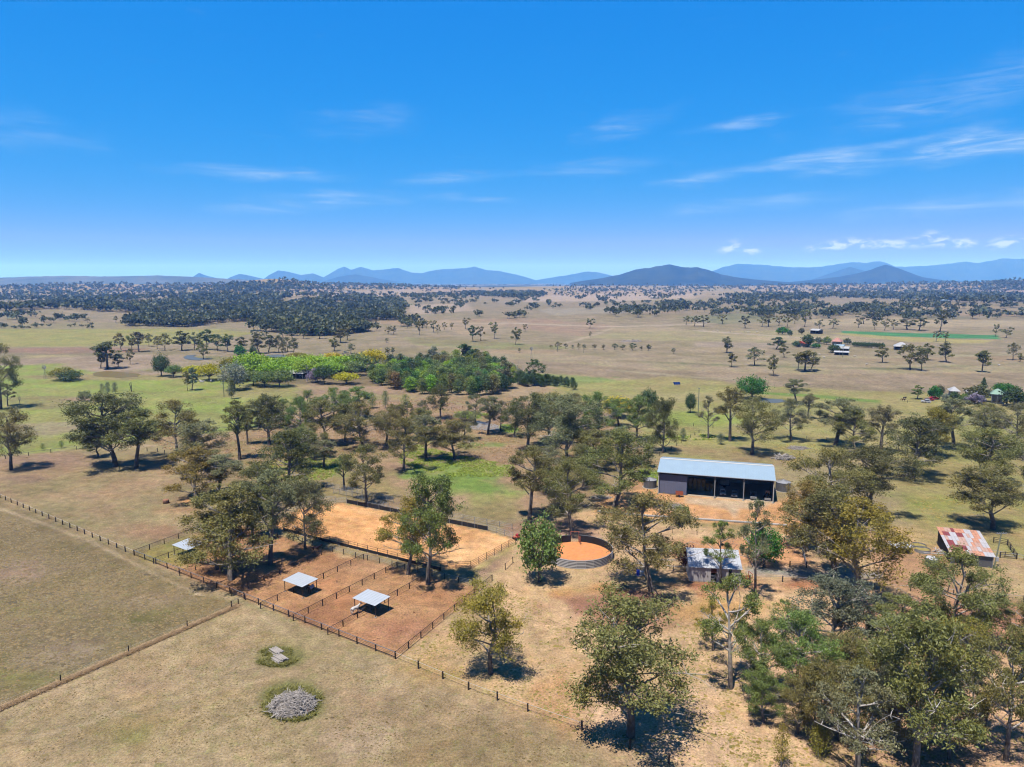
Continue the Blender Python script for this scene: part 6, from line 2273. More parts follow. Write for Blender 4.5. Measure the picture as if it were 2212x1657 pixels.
# small white tank trailer at the back of the shed
t = thing('tank_trailer', 'white water tank on a trailer at the back of the shed', 'trailer', in_shed(SL * .585, 13.0), SANG)
MB().tube([(-1.3, 0, 1.5), (-1.2, 0, 1.5), (1.2, 0, 1.5), (1.3, 0, 1.5)], [.5, .75, .75, .5], 16).build('tank', M_PLASTW, t, True)
MB().box(-1.6, 1.6, -.7, .7, .6, .72).build('chassis', M_TYRE, t)
for s in (-1, 1):
    MB().tube([(0, s * .7, .4), (0, s * .95, .4)], [.4, .4], 14).build('wheel', M_TYRE, t)

# orange box trailer before the shed wall
t = thing('box_trailer', 'rusty orange box trailer in front of the closed shed bay', 'trailer', in_shed(SL * .195, -1.3, 0), SANG + .1)
mb = MB().box(-1.1, 1.1, -.75, .75, .72, .78)
mb.box(-1.1, 1.1, -.75, -.70, .78, 1.5).box(-1.1, 1.1, .70, .75, .78, 1.5).box(-1.1, -1.05, -.7, .7, .78, 1.5).box(1.05, 1.1, -.7, .7, .78, 1.5)
mb.build('tray', M_ORANGE, t)
mb = MB()
mb.bar((-1.1, -.6, .66), (-3.0, 0, .55), .09)
mb.bar((-1.1, .6, .66), (-3.0, 0, .55), .09)
mb.build('drawbar', M_DARKRAIL, t)
for s in (-1, 1):
    w_ = MB().tube([(0, s * .78, .34), (0, s * .98, .34)], [.34, .34], 14).build('wheel', M_TYRE, t)
MB().tube([(-2.7, 0, 0), (-2.7, 0, .55)], [.05, .05], 6).build('jockey_stand', M_GALV, t)


def water_tank(p, r, h, label):
    t = thing('water_tank', label, 'water tank', p)
    mb = MB()
    n = 40
    zs = np.linspace(.06, h, 19)
    mb.tube([(0, 0, z) for z in zs], [r + (.025 if i % 2 else -.01) for i in range(19)], n, False)
    mb.build('wall', M_TANK, t)
    mb = MB()
    for k in range(24):
        a0, a1 = 2 * PI * k / 24, 2 * PI * (k + 1) / 24
        zz = .10 if k % 2 else 0
        V = [((r + .08) * math.cos(a0), (r + .08) * math.sin(a0), h + .02), ((r + .08) * math.cos(a1), (r + .08) * math.sin(a1), h + .02), (.3 * math.cos(a1), .3 * math.sin(a1), h + .62), (.3 * math.cos(a0), .3 * math.sin(a0), h + .62)]
        mb.add(V, [(0, 1, 2, 3)])
        mb.bar(Vector(V[0]), Vector(V[3]), .05, .09)
    rf = mb.build('roof', M_GALV, t)
    MB().tube([(0, 0, h + .55), (0, 0, h + .75)], [.34, .28], 14).build('hatch', M_GALV, rf)
    MB().tube([(0, 0, -.05), (0, 0, .05)], [r + .35, r + .35], 40).build('base', M_CONC, t)
    return t


water_tank(G(1404, 1052), 2.05, 2.5, 'round corrugated water tank at the left end of the shed')
water_tank(G(1691, 1059), 2.2, 2.7, 'round corrugated water tank at the right end of the shed')

# white edging rail before the shed yard
W0 = [Vector(p) for p in GV([(1291, 1106), (1371, 1114), (1480, 1121), (1652, 1133), (1700, 1137)])]
t = thing('white_edging', 'low white rail edging the front of the shed yard', 'edging rail', W0[0])
for a, b in zip(W0[:-1], W0[1:]):
    n = max(1, round((b - a).length / 5.5))
    for k in range(n):
        MB().bar(a.lerp(b, k / n) - W0[0] + Vector((0, 0, .32)), a.lerp(b, (k + .99) / n) - W0[0] + Vector((0, 0, .32)), .32, .36).build('rail', M_WHITE, t)
        link('stump', unit(M_POST), t, a.lerp(b, (k + .5) / n) - W0[0] - Vector((0, 0, .05)), None, (.25, .25, .2))


# ------------------------------------------------------------------ round yard
def round_yard():
    f = G(1246.6, 1229.5)
    r_ = 8.3
    c = Vector((G(1247.4, 1229.5).x * (f.y + r_) / f.y, f.y + r_, 0))
    t = thing('round_yard', 'round steel-panelled horse pen with orange sand floor', 'round pen', c)
    n = 26
    h = 1.95
    for k in range(n):
        a0, a1 = 2 * PI * k / n, 2 * PI * (k + 1) / n
        p, q = Vector((math.cos(a0), math.sin(a0), 0)) * r_, Vector((math.cos(a1), math.sin(a1), 0)) * r_
        if k == 6:
            # rusty gate left ajar
            g = Vector((p.x + .2, p.y - 1.9, 0))
            mb = MB()
            for z in (.2, .6, 1.0, 1.4, 1.8):
                mb.bar(p + Vector((0, 0, z)), g + Vector((0, 0, z)), .06)
            mb.bar(g, g + Vector((0, 0, 2.3)), .1)
            mb.bar(p, p + Vector((0, 0, 2.9)), .14)
            mb.bar(q, q + Vector((0, 0, 2.9)), .14)
            mb.bar(p + Vector((0, 0, 2.85)), q + Vector((0, 0, 2.85)), .12)
            mb.build('gate', M_ORANGE, t)
            continue
        pan = MB()
        pan.bar(p, p + Vector((0, 0, h + .1)), .09)
        pan.bar(q * .999, q * .999 + Vector((0, 0, h)), .06)
        pan.bar(p + Vector((0, 0, h + .03)), q + Vector((0, 0, h + .03)), .08, .08)
        po = pan.build('panel', M_GALV, t)
        for i in range(6):
            z = .16 + i * (h - .2) / 5
            mb = MB().bar(p * 1.006 + Vector((0, 0, z)), q * 1.006 + Vector((0, 0, z)), .09, .17)
            mb.build('rail', M_PALER, po)
        s = .985
        MB().slab([p * s + Vector((0, 0, .2)), q * s + Vector((0, 0, .2)), q * s + Vector((0, 0, h + .02)), p * s + Vector((0, 0, h + .02))], .02).build('belting', M_RUBBER, po)
    # deep uneven sand
    rr = np.random.RandomState(4)
    V, F = [], []
    rings, seg = 16, 48
    for i in range(rings + 1):
        for k in range(seg):
            rad = (r_ - .12) * i / rings
            a = 2 * PI * k / seg
            x, y = rad * math.cos(a), rad * math.sin(a)
            V.append((x, y, .12 + float(fbm(x * .9 + 50, y * .9, 3, 3)) * .22))
    for i in range(rings):
        for k in range(seg):
            k2 = (k + 1) % seg
            F.append((i * seg + k, i * seg + k2, (i + 1) * seg + k2, (i + 1) * seg + k)[::-1])
    link('sand_floor', mesh_np('sand_floor', V, F, M_SANDO, smooth_shade=True), t)
    return c


round_yard()
fence('post_fence', 'white-topped fence joining the round yard and the grey barn', [(1345, 1226), (1420, 1232), (1489, 1237)], 4, .14, 1.3, [('top_rail', 1.25, .14, M_WHITE), ('wire', .6, .03, M_WIRE)])


# ------------------------------------------------------------------ grey barn
def barn():
    a, ang, L = frame2((1488.5, 1255), (1600, 1261))
    D, E, R_ = 11.0, 3.3, 5.4
    t = thing('grey_barn', 'weathered grey corrugated barn behind the slender tree', 'barn', a, ang)
    for nm, y0, z0, y1, z1, k_ in (('front_roof_slope', -.3, E, D / 2, R_, 1), ('rear_roof_slope', D + .3, E, D / 2, R_, -1)):
        n = 14
        for k in range(n):
            x0 = -.25 + (L + .5) * k / n
            x1 = -.25 + (L + .5) * (k + 1) / n - .02
            P = [(x0, y0, z0), (x1, y0, z0), (x1, y1, z1), (x0, y1, z1)]
            mb = MB().slab(P if k_ > 0 else P[::-1], .03)
            mb.bar((x0 + .03, y0, z0 + .02), (x0 + .03, y1, z1 + .02), .06, .05)
            mb.build('roof_sheet', M_BARNR, t)
    MB().slab([(-.25, D / 2 - .3, R_ - .03), (L + .25, D / 2 - .3, R_ - .03), (L + .25, D / 2, R_ + .1), (-.25, D / 2, R_ + .1)], .02).slab(
        [(-.25, D / 2, R_ + .1), (L + .25, D / 2, R_ + .1), (L + .25, D / 2 + .3, R_ - .03), (-.25, D / 2 + .3, R_ - .03)], .02).build('ridge_cap', M_ROOFW, t)
    for nm, x in (('left_end_wall', .03), ('right_end_wall', L - .03)):
        mb = MB()
        P = [(0, 0), (D, 0), (D, E - .05), (D / 2, R_ - .08), (0, E - .05)]
        for xx in (x - .03, x + .03):
            for y, z in P:
                mb.v.append((xx, y, z))
        mb.f += [(0, 1, 2, 3, 4), (9, 8, 7, 6, 5)] + [(i, i + 5, (i + 1) % 5 + 5, (i + 1) % 5) for i in range(5)]
        mb.build(nm, M_BARNW, t)
    MB().box(.06, L - .06, D - .06, D, 0, E - .05).build('rear_wall', M_BARNW, t)
    d0, d1 = L * .42, L * .53
    e0, e1 = L * .76, L * .82
    seg = [(0.06, d0), (d1, e0), (e1, L - .06)]
    for s0, s1 in seg:
        n = max(1, round((s1 - s0) / .8))
        for k in range(n):
            x0, x1 = s0 + (s1 - s0) * k / n, s0 + (s1 - s0) * (k + 1) / n - .012
            mb = MB().box(x0, x1, -.02, .04, 0, E - .06)
            mb.bar((x0 + .05, -.03, 0), (x0 + .05, -.03, E - .06), .05, .03)
            mb.build('wall_sheet', M_BARNW, t)
    MB().box(d0, d1, .0, .05, E - 1.15, E - .06).build('upper_door', M_MAROON, t)
    mb = MB()
    for z in (.15, .8, 1.45):
        mb.bar((d0, -.01, z), (d1, -.01, z), .05, .09)
    mb.bar((d0, -.01, .15), (d1, -.01, 1.45), .05, .08)
    mb.build('stable_gate', M_GALV, t)
    MB().box(e0, e1, .0, .05, E - .8, E - .06).build('window_shutter', M_DARKIN, t)
    for k in range(4):
        x = L * (k + .5) / 4
        MB().box(x - .06, x + .06, D * .5 - .06, D * .5 + .06, 0, R_ - .15).build('inner_column', M_POST, t)
    MB().box(.1, L - .1, .1, D - .1, 0, .03).build('floor', M_SLAB, t)


barn()
# orange steel pallet frame at the barn end
t = thing('steel_crate_frame', 'orange steel crate frame lying beside the barn', 'crate frame', G(1612, 1248), .2)
for nm, P in (('frame', [((-1, -.8, .1), (1, -.8, .1)), ((-1, .8, .1), (1, .8, .1)), ((-1, -.8, .1), (-1, .8, .1)), ((1, -.8, .1), (1, .8, .1)), ((1, -.8, .1), (1, -.8, 1.1)), ((1, .8, .1), (1, .8, 1.1)), ((1, -.8, 1.1), (1, .8, 1.1))]),
              ('slat', [((-1, -.4, .12), (1, -.4, .12)), ((-1, 0, .12), (1, 0, .12)), ((-1, .4, .12), (1, .4, .12))])):
    mb = MB()
    for a, b in P:
        mb.bar(a, b, .1)
    mb.build(nm, M_ORANGE, t)
G_RAILS = [('rail', z, .05, M_GALV) for z in (.3, .62, .94, 1.24)]
fence('yard_gate', 'pipe gate of the red dirt yard right of the barn', [(1706, 1224), (1742, 1226)], 6, .2, 1.4, G_RAILS + [('rail', .78, .04, M_GALV)], cat='gate')
fence('rail_fence', 'grey timber fence on the right side of the red dirt yard', [(1742, 1226), (1735, 1200), (1727, 1164)], 3, .16, 1.4, [('rail', z, .1, M_GALV) for z in (.4, .85, 1.3)])
fence('rail_fence', 'rail fence along the top of the red dirt yard', [(1694, 1170), (1727, 1164)], 5, .14, 1.3, [('rail', z, .05, M_GALV) for z in (.5, .9, 1.25)])
fence('post_fence', 'wire fence below the gravel drive', [(1620, 1255), (1690, 1257), (1752, 1260), (1850, 1268)], 5.5, .2, 1.35, [('rail', 1.2, .06, M_GALV), ('wire', .8, .03, M_WIRE), ('wire', .4, .03, M_WIRE)])
fence('post_fence', 'mesh fence with pale top rail across the red paddock', [(1888, 1272), (1967, 1277), (2060, 1285)], 5, .14, 1.2, [('top_rail', 1.15, .09, M_TAPE), ('wire', .8, .03, M_WIRE), ('wire', .4, .03, M_WIRE)])
fence('post_fence', 'thick-posted fence at the right picture edge', [(2169, 1297), (2212, 1301), (2260, 1305)], 5.2, .26, 1.45, [('top_rail', 1.3, .06, M_GALV), ('wire', .8, .03, M_WIRE), ('wire', .4, .03, M_WIRE)])
fence('post_fence', 'wire fence across the top of the barn paddock', [(1452, 1152), (1560, 1160), (1700, 1168)], 6, .12, 1.3, WIRES)


# ------------------------------------------------------------------ rusty shed and yard things
def rusty_shed():
    a, b_ = G(2052, 1217), G(2143, 1226)
    E, R_ = 2.8, 4.2
    bl = G(2030, 1176)
    ang = math.atan2(bl.y - a.y, bl.x - a.x) - PI / 2
    ang = .5 * (ang + math.atan2(b_.y - a.y, b_.x - a.x))
    D, L = (bl - a).length, (b_ - a).length
    t = thing('rusty_shed', 'skillion shed with patchwork roof of rust red and white sheets', 'shed', a, ang)
    cols, rows = 13, 6
    pal = [mat('zinc_sheet', alb((214, 214, 220)), rough=.5, noise=.1, nscale=1), mat('pale_rust_sheet', alb((216, 180, 164)), rough=.7, noise=.2, nscale=1.5),
           mat('orange_rust_sheet', alb((222, 162, 132)), rough=.8, noise=.25, nscale=1.5), mat('deep_red_sheet', alb((156, 74, 74)), rough=.7, noise=.15, nscale=1.5)]
    pat = ['2211332200220', '2330033010220', '0100011002200', '0330111021100', '0333331110112', '1223333122010'][::-1]
    pat[0] = '1222211222000'
    rr = random.Random(3)
    for j in range(rows):
        y0, y1 = -.4 + (D + .8) * j / rows, -.4 + (D + .8) * (j + 1) / rows + .12
        for i in range(cols):
            x0, x1 = -.4 + (L + .8) * i / cols, -.4 + (L + .8) * (i + 1) / cols - .015
            z0 = E + (R_ - E) * (y0 / D) + .015 * j
            z1 = E + (R_ - E) * (y1 / D) + .015 * j
            c = int(pat[j][i])
            if rr.random() < .12:
                c = rr.randrange(3)
            mb = MB().slab([(x0, y0, z0), (x1, y0, z0), (x1, y1, z1), (x0, y1, z1)], .02)
            mb.bar((x0 + .03, y0, z0 + .015), (x0 + .03, y1, z1 + .015), .05, .035)
            mb.build('roof_sheet', pal[c], t)
    for nm, x in (('left_end_wall', .03), ('right_end_wall', L - .03)):
        mb = MB()
        P = [(0, 0), (D, 0), (D, R_ - .08), (0, E - .08)]
        for xx in (x - .03, x + .03):
            for y, z in P:
                mb.v.append((xx, y, z))
        mb.f += [(0, 1, 2, 3), (7, 6, 5, 4)] + [(i, i + 4, (i + 1) % 4 + 4, (i + 1) % 4) for i in range(4)]
        mb.build(nm, M_DARKIN, t)
    MB().box(.06, L - .06, D - .06, D, 0, R_ - .1).build('rear_wall', M_DARKIN, t)
    MB().box(2.2, L - .06, .0, .06, 0, E - .1).build('front_wall', M_TANK, t)
    MB().box(.06, .9, .0, .06, 0, E - .1).build('front_wall', M_TANK, t)
    for x in (.1, 1.6, L / 2, L - .1):
        MB().box(x - .08, x + .08, -.12, 0, 0, E - .08).build('post', M_GALV, t)
    mb = MB()
    mb.bar((-.2, -.35, E - .25), (-.9, -.35, E - .55), .12)
    mb.bar((-.9, -.35, E - .55), (-5.6, -.5, E - .75), .12)
    mb.build('gutter_pipe', M_WHITE, t)
    return a, ang


RA, RANG = rusty_shed()
t = thing('rain_tank', 'pale green round tank fed by a white pipe beside the rusty shed', 'water tank', G(2012, 1222))
MB().tube([(0, 0, z) for z in np.linspace(0, 1.9, 9)], [1.35 + (.03 if i % 2 else 0) for i in range(9)], 28).build('wall', M_POLE, t)
MB().tube([(0, 0, 1.9), (0, 0, 2.1)], [1.38, .3], 28).build('roof', M_PLASTW, t)


def coop():
    a, ang, L = frame2((1931, 1195.5), (1968.5, 1196.5))
    t = thing('hen_coop', 'little open-fronted coop with flat steel roof left of the rusty shed', 'coop', a, ang)
    D, E = 2.6, 1.6
    MB().slab([(-.3, -.3, E), (L + .3, -.3, E), (L + .3, D + .2, E + .35), (-.3, D + .2, E + .35)], .05).build('roof', M_BARNR, t)
    MB().box(0, L, D - .05, D, 0, E + .2).build('rear_wall', M_TANK, t)
    for x in (0, L - .06):
        MB().box(x, x + .06, 0, D - .05, 0, E + .05).build('end_wall', M_TANK, t)
    for x in (.05, L * .45, L - .11):
        MB().box(x, x + .1, -.06, .04, 0, E).build('post', M_GALV, t)
    MB().box(.1, L - .1, .0, .04, .0, .45).build('front_board', M_DARKIN, t)


coop()
for x, y, r_, h, lb in ((1992, 1191, 1.75, .75, 'nearer round open trough with yellow grass growing in it'), (1984, 1182, 1.7, .7, 'farther round open trough behind the yellow-grown trough')):
    t = thing('round_trough', lb, 'trough', G(x, y))
    MB().tube([(0, 0, 0), (0, 0, h)], [r_, r_], 28, False).tube([(0, 0, 0), (0, 0, h)], [r_ - .06, r_ - .06], 28, False).build('wall', M_GALV, t)
    MB().tube([(0, 0, h - .3), (0, 0, h - .29)], [r_ - .08, r_ - .08], 28).build('fill', mat('dry_weeds', alb((176, 160, 90)), noise=.3, nscale=5), t)
t = thing('scrap_heap', 'heap of white scrap boards against the rusty shed end', 'scrap heap', G(2030, 1195))
rs = random.Random(2)
for k in range(16):
    c = Vector((rs.uniform(-1.2, 1.2), rs.uniform(-1.2, 1.2), rs.uniform(.1, .7)))
    d = Vector((rs.gauss(0, 1), rs.gauss(0, 1), rs.uniform(-.1, .6))).normalized()
    MB().bar(c - d * .8, c + d * .8, .22, .06).build('board', M_TIMBERG if k % 3 else M_PLASTW, t)
t = thing('power_pole', 'leaning greenish power pole with crossarm by the rusty shed', 'power pole', G(2146.5, 1229))
tp = Vector((.95, 0, 8.6))
MB().tube([(0, 0, -.3), tp], [.17, .12], 10).build('pole', M_POLE, t)
MB().bar(tp + Vector((-1.1, 0, -.2)), tp + Vector((1.1, 0, -.2)), .12, .12).build('crossarm', M_GALV, t)
for k in (-1, -.4, .4, 1):
    MB().tube([tp + Vector((k, 0, -.15)), tp + Vector((k, 0, .08))], [.05, .07], 8).build('insulator', M_PLASTW, t)
MB().box(.18, .72, -.35, .05, 1.9, 2.9).build('meter_box', M_PLASTW, t)
o = MB().tube([(0, 0, 0), (0, 0, .3), (0, 0, .6), (0, 0, .9)], [.29, .31, .31, .29], 16).build('drum', M_BLUE, None, True, loc=G(2133, 1224))
tag(o, 'blue plastic drum at the foot of the leaning power pole', 'drum')
fence('stock_ramp', 'dark timber stock ramp and rails right of the power pole', [(2146, 1172), (2176, 1178), (2196, 1208), (2160, 1205)], 3, .2, 1.5, [('rail', z, .12, M_POST) for z in (.5, .95, 1.4)], cat='stock ramp')
fence('rail_fence', 'grey rails running off the right picture edge behind the power pole', [(2130, 1196), (2212, 1210), (2280, 1216)], 4, .16, 1.3, [('rail', z, .1, M_GALV) for z in (.5, 1.1)])
# blue drum and machine under the tree by the round yard
t = thing('water_pump', 'blue pump and white barrel under the tree right of the round yard', 'pump', G(1378, 1245), .4)
MB().tube([(0, 0, 0), (0, 0, 1.5)], [.35, .35], 14).build('blue_barrel', M_BLUE, t)
MB().tube([(.9, 0, .3), (.9, 0, 1.0)], [.45, .45], 14).build('white_barrel', M_PLASTW, t)
MB().box(-.4, 1.5, -.5, .5, .05, .25).build('skid', M_GALV, t)
# red machine at the arena corner
t = thing('arena_harrow', 'small orange and red arena machine at the right tip of the arena', 'harrow', G(1117, 1165), .6)
MB().box(-.9, .9, -.6, .6, .5, .8).build('deck', M_ORANGE, t)
MB().box(-.2, .6, -.4, .4, .8, 1.3).build('engine_cover', M_CARR, t)
for x in (-.6, .6):
    for s in (-1, 1):
        MB().tube([(x, s * .6, .35), (x, s * .85, .35)], [.35, .35], 14).build('wheel', M_TYRE, t)


# ------------------------------------------------------------------ wood heaps
def stick_mesh(seed, L, r0, material, kinks=3):
    r = random.Random(seed)
    P = []
    for i in range(kinks + 1):
        P.append((L * (i / kinks - .5), r.gauss(0, .07) * L, r.gauss(0, .04) * L))
    return MB().tube(P, [r0 * (1 - .6 * i / kinks) for i in range(kinks + 1)], 5).mesh('branch', material, True)


STICKS = [stick_mesh(i, 2.6, .06, M_STICK) for i in range(5)]
LOGS = [stick_mesh(20 + i, 2.4, .13, M_TIMBERG, 2) for i in range(3)]


def heap(name, label, px, py, rx, ry, h, n, n_small, cat='wood heap', planks=0, scale=1.0, logmesh=None):
    p = G(px, py)
    t = thing(name, label, cat, p)
    r = random.Random(int(px))
    V, F = [], []
    rings, seg = 7, 22
    for i in range(rings + 1):
        for k in range(seg):
            f = i / rings
            a = 2 * PI * k / seg
            V.append((rx * f * math.cos(a) * (1 + .1 * math.sin(3 * a)), ry * f * math.sin(a), h * .8 * (1 - f * f) - .05 + r.uniform(-.05, .05)))
    for i in range(rings):
        for k in range(seg):
            k2 = (k + 1) % seg
            F.append((i * seg + k, (i + 1) * seg + k, (i + 1) * seg + k2, i * seg + k2))
    link('ash_mound', mesh_np('ash_mound', V, F, M_ASH), t)

    def spot():
        a, f = r.uniform(0, 6.28), math.sqrt(r.uniform(0, 1)) * .92
        return Vector((rx * f * math.cos(a), ry * f * math.sin(a), h * .82 * (1 - f * f) + r.uniform(.02, .2)))
    for k in range(n):
        c = spot()
        o_ = link('branch', (logmesh or STICKS)[k % len(logmesh or STICKS)], t, c, (r.gauss(0, .3), r.gauss(0, .35), r.uniform(0, 6.28)))
        s = scale * r.uniform(.5, 1.15)
        o_.scale = (s, s, s)
    if n_small:
        mb = MB()
        for k in range(n_small):
            c = spot()
            d = Vector((r.gauss(0, 1), r.gauss(0, 1), r.gauss(0, .35))).normalized() * r.uniform(.3, .9)
            w = r.uniform(.02, .05)
            mb.tube([c - d, c + Vector((0, 0, .05)), c + d], [w, w, w * .5], 3, False)
        o_ = mb.build('twigs', M_STICK, t)
        o_['kind'] = 'stuff'
    return t, p, spot


t, p, sp = heap('burn_heap', 'round burn heap of grey branches and boards on the front lawn', 632, 1528, 3.9, 3.3, 2.0, 90, 500)
for k in range(12):
    MB().bar((.6 + k * .16, -1.2 - k * .05 + .5, 1.0 - k * .07), (2.0 + k * .12, -2.5 + k * .12 + .2, .55 - k * .03), .13, .1).build('board', M_TIMBERG if k not in (3, 7, 8, 10) else M_RED, t)
for k in range(7):
    q = Vector((-.6 + .25 * k, -2.3 + .15 * (k % 3), .5))
    MB().box(q.x - .12, q.x + .12, q.y - .08, q.y + .08, q.z, q.z + .12).build('brick', M_ORANGE, t)
heap('branch_heap', 'heap of bleached white logs behind the right end of the shed', 1693, 991, 3.6, 2.6, 1.5, 60, 120, scale=1.5, logmesh=LOGS)
heap('branch_heap', 'low flat heap of grey branches behind the bleached log heap', 1722, 969, 4.4, 2.2, .8, 40, 90, scale=1.4)
heap('branch_heap', 'fallen grey timber on the far rise left of the field corner', 1364, 738, 12, 6, 2.0, 30, 0, scale=3.5)
heap('branch_heap', 'grey branch litter beside the big multi-stemmed gum', 1300, 1075, 3.5, 1.5, .5, 24, 40, scale=1.2)

# two stacks of sawn fence posts
p = G(602, 1419)
a, b = G(290, 1200), G(854, 1423.5)
pang = math.atan2(b.y - a.y, b.x - a.x) - .12
POST = MB().tube([(-1.25, 0, 0), (0, 0.01, 0), (1.25, 0, 0)], [.12, .13, .12], 7).mesh('log', M_TIMBERG, True)
for i, (dx, dy, rows_, lb) in enumerate(((-1.75, .65, (7, 5), 'left low stack of grey timber posts in a ring of weeds'), (1.15, -.45, (8, 7, 4), 'right taller stack of grey timber posts in a ring of weeds'))):
    c = Matrix.Rotation(pang, 4, 'Z') @ Vector((dx, dy, 0)) + p
    t = thing('post_stack', lb, 'timber stack', c, pang)
    for j, nn in enumerate(rows_):
        for k in range(nn):
            link('log', POST, t, (_rf.uniform(-.15, .15), (k - nn / 2 + .5) * .27, .13 + j * .23), (_rf.uniform(0, 6), 0, _rf.gauss(0, .02)))


# ------------------------------------------------------------------ dead stump, windmills, poles, solar panels
t = thing('dead_stump', 'black two-pronged dead tree stump in the left green field', 'stump', G(284, 846))
MB().tube([(0, 0, -.2), (-.1, 0, 1.5), (-.9, 0, 5.0)], [.35, .28, .12], 7).tube([(-.1, 0, 1.2), (.15, 0, 3.2), (.1, 0, 5.6)], [.26, .2, .14], 7).build('trunk', M_POST, t)


def windmill(px, py, top, label):
    p = G(px, py)
    h = h_at(p, px, top)
    t = thing('windmill', label, 'windmill', p)
    mb = MB()
    for a in range(4):
        c, s = math.cos(a * PI / 2 + .7), math.sin(a * PI / 2 + .7)
        mb.bar((c * 1.0, s * 1.0, 0), (c * .1, s * .1, h), .12)
    for z in (.25, .5, .75):
        r_ = 1.0 - .9 * z
        for a in range(4):
            a0, a1 = a * PI / 2 + .7, (a + 1) * PI / 2 + .7
            mb.bar((math.cos(a0) * r_, math.sin(a0) * r_, h * z), (math.cos(a1) * r_, math.sin(a1) * r_, h * z), .08)
    mb.build('tower', M_GALV, t)
    mb = MB()
    for k in range(14):
        a = 2 * PI * k / 14
        mb.add([(.25 * math.cos(a), -.5, h + .25 * math.sin(a)), (1.5 * math.cos(a), -.5, h + 1.5 * math.sin(a)), (1.5 * math.cos(a + .3), -.42, h + 1.5 * math.sin(a + .3)), (.25 * math.cos(a + .3), -.42, h + .25 * math.sin(a + .3))], [(0, 1, 2, 3)])
    mb.build('fan_wheel', M_GALV, t)
    MB().box(-.03, .03, .2, 1.8, h - .4, h + .4).build('tail_vane', M_GALV, t)
    return t


windmill(1148, 774, 753, 'small windmill on the plain right of the plantation')
windmill(98, 818, 793, 'small windmill left of the yellow dome tree')


def pole(px, py, top, label, arm=1.2):
    p = G(px, py)
    h = h_at(p, px, top)
    t = thing('power_pole', label, 'power pole', p)
    MB().tube([(0, 0, -.3), (0, 0, h)], [.2, .14], 8).build('pole', M_POLE, t)
    for z in (h - .3, h - 1.5):
        MB().bar((-arm, 0, z), (arm, 0, z), .14).build('crossarm', M_GALV, t)
    for x in (-arm + .1, 0, arm - .1):
        MB().tube([(x, 0, h - .25), (x, 0, h + .02)], [.06, .08], 6).build('insulator', M_PLASTW, t)
    return t


pole(484, 857, 811, 'timber power pole with crossarms in front of the silver-leaved tree', 2.2)
pole(664, 823, 789, 'timber power pole between the white roof and the purple blossom')
pole(1261, 763, 744, 'power pole standing in the row of small trees')
pole(1204, 760, 746, 'thin pole left of the row of small trees', .6)
pole(1508, 895, 838, 'thin pole beside the egg-shaped dark tree', .5)
pole(1820, 772, 748, 'power pole in front of the far red-tiled house')
pole(136, 684, 672, 'thin dead pole in the left far paddock', .4)
t = thing('solar_array', 'dark blue solar panel array on a frame in the right green paddock', 'solar panel', G(1462, 832), .1)
t.scale = (.65, .65, .65)
for k in range(3):
    mb = MB().slab([(k * 2.2 - 3.3, -1.4, .8), (k * 2.2 - 1.2, -1.4, .8), (k * 2.2 - 1.2, 1.2, 2.9), (k * 2.2 - 3.3, 1.2, 2.9)], .06)
    po = mb.build('panel', M_PANEL, t)
    MB().bar((k * 2.2 - 2.25, .9, 0), (k * 2.2 - 2.25, .9, 2.5), .12).build('leg', M_GALV, po)


# ------------------------------------------------------------------ houses
def house(px0, py0, px1, py1, D, E, R_, roof, wall, label, name='farm_house', hip=True, open_front=False, cat='house', windows=True):
    a, ang, L = frame2((px0, py0), (px1, py1))
    t = thing(name, label, cat, a, ang)
    o_ = .6
    i_ = min(L, D) * .4 if hip else 0
    A, B, C_, D_ = (-o_, -o_, E), (L + o_, -o_, E), (L + o_, D + o_, E), (-o_, D + o_, E)
    P, Q = (i_ - (0 if hip else o_), D / 2, R_), (L - i_ + (0 if hip else o_), D / 2, R_)
    mb = MB().add([A, B, C_, D_, P, Q], [(0, 1, 5, 4), (2, 3, 4, 5), (1, 2, 5), (3, 0, 4), (3, 2, 1, 0)])
    rf = mb.build('roof', roof, t)
    MB().bar(Vector(P) + Vector((0, 0, .04)), Vector(Q) + Vector((0, 0, .04)), .3, .1).build('ridge_cap', M_WHITE, rf)
    if open_front:
        MB().box(0, L, D - .1, D, 0, E).build('rear_wall', wall, t)
        for x in (0, L - .1):
            MB().box(x, x + .1, 0, D - .1, 0, E).build('end_wall', wall, t)
        for k in range(4):
            x = .1 + k * (L - .3) / 3
            MB().box(x, x + .15, 0, .15, 0, E).build('post', M_GALV, t)
    else:
        w = MB().box(.3, L - .3, 1.6, D - .3, 0, E - .02).build('wall', wall, t)
        n = max(3, int(L / 3))
        for k in range(n):
            x = .05 + k * (L - .2) / (n - 1)
            MB().box(x, x + .12, -.3, -.18, 0, E).build('verandah_post', M_WHITE, t)
            if windows and k < n - 1:
                xm = x + (L - .2) / (n - 1) / 2
                wi = MB().box(xm - .6, xm + .6, 1.56, 1.6, 1.0, 2.2).build('window', M_WHITE, t)
                MB().box(xm - .5, xm + .5, 1.53, 1.56, 1.1, 2.1).build('pane', M_GLASS, wi)
    return t


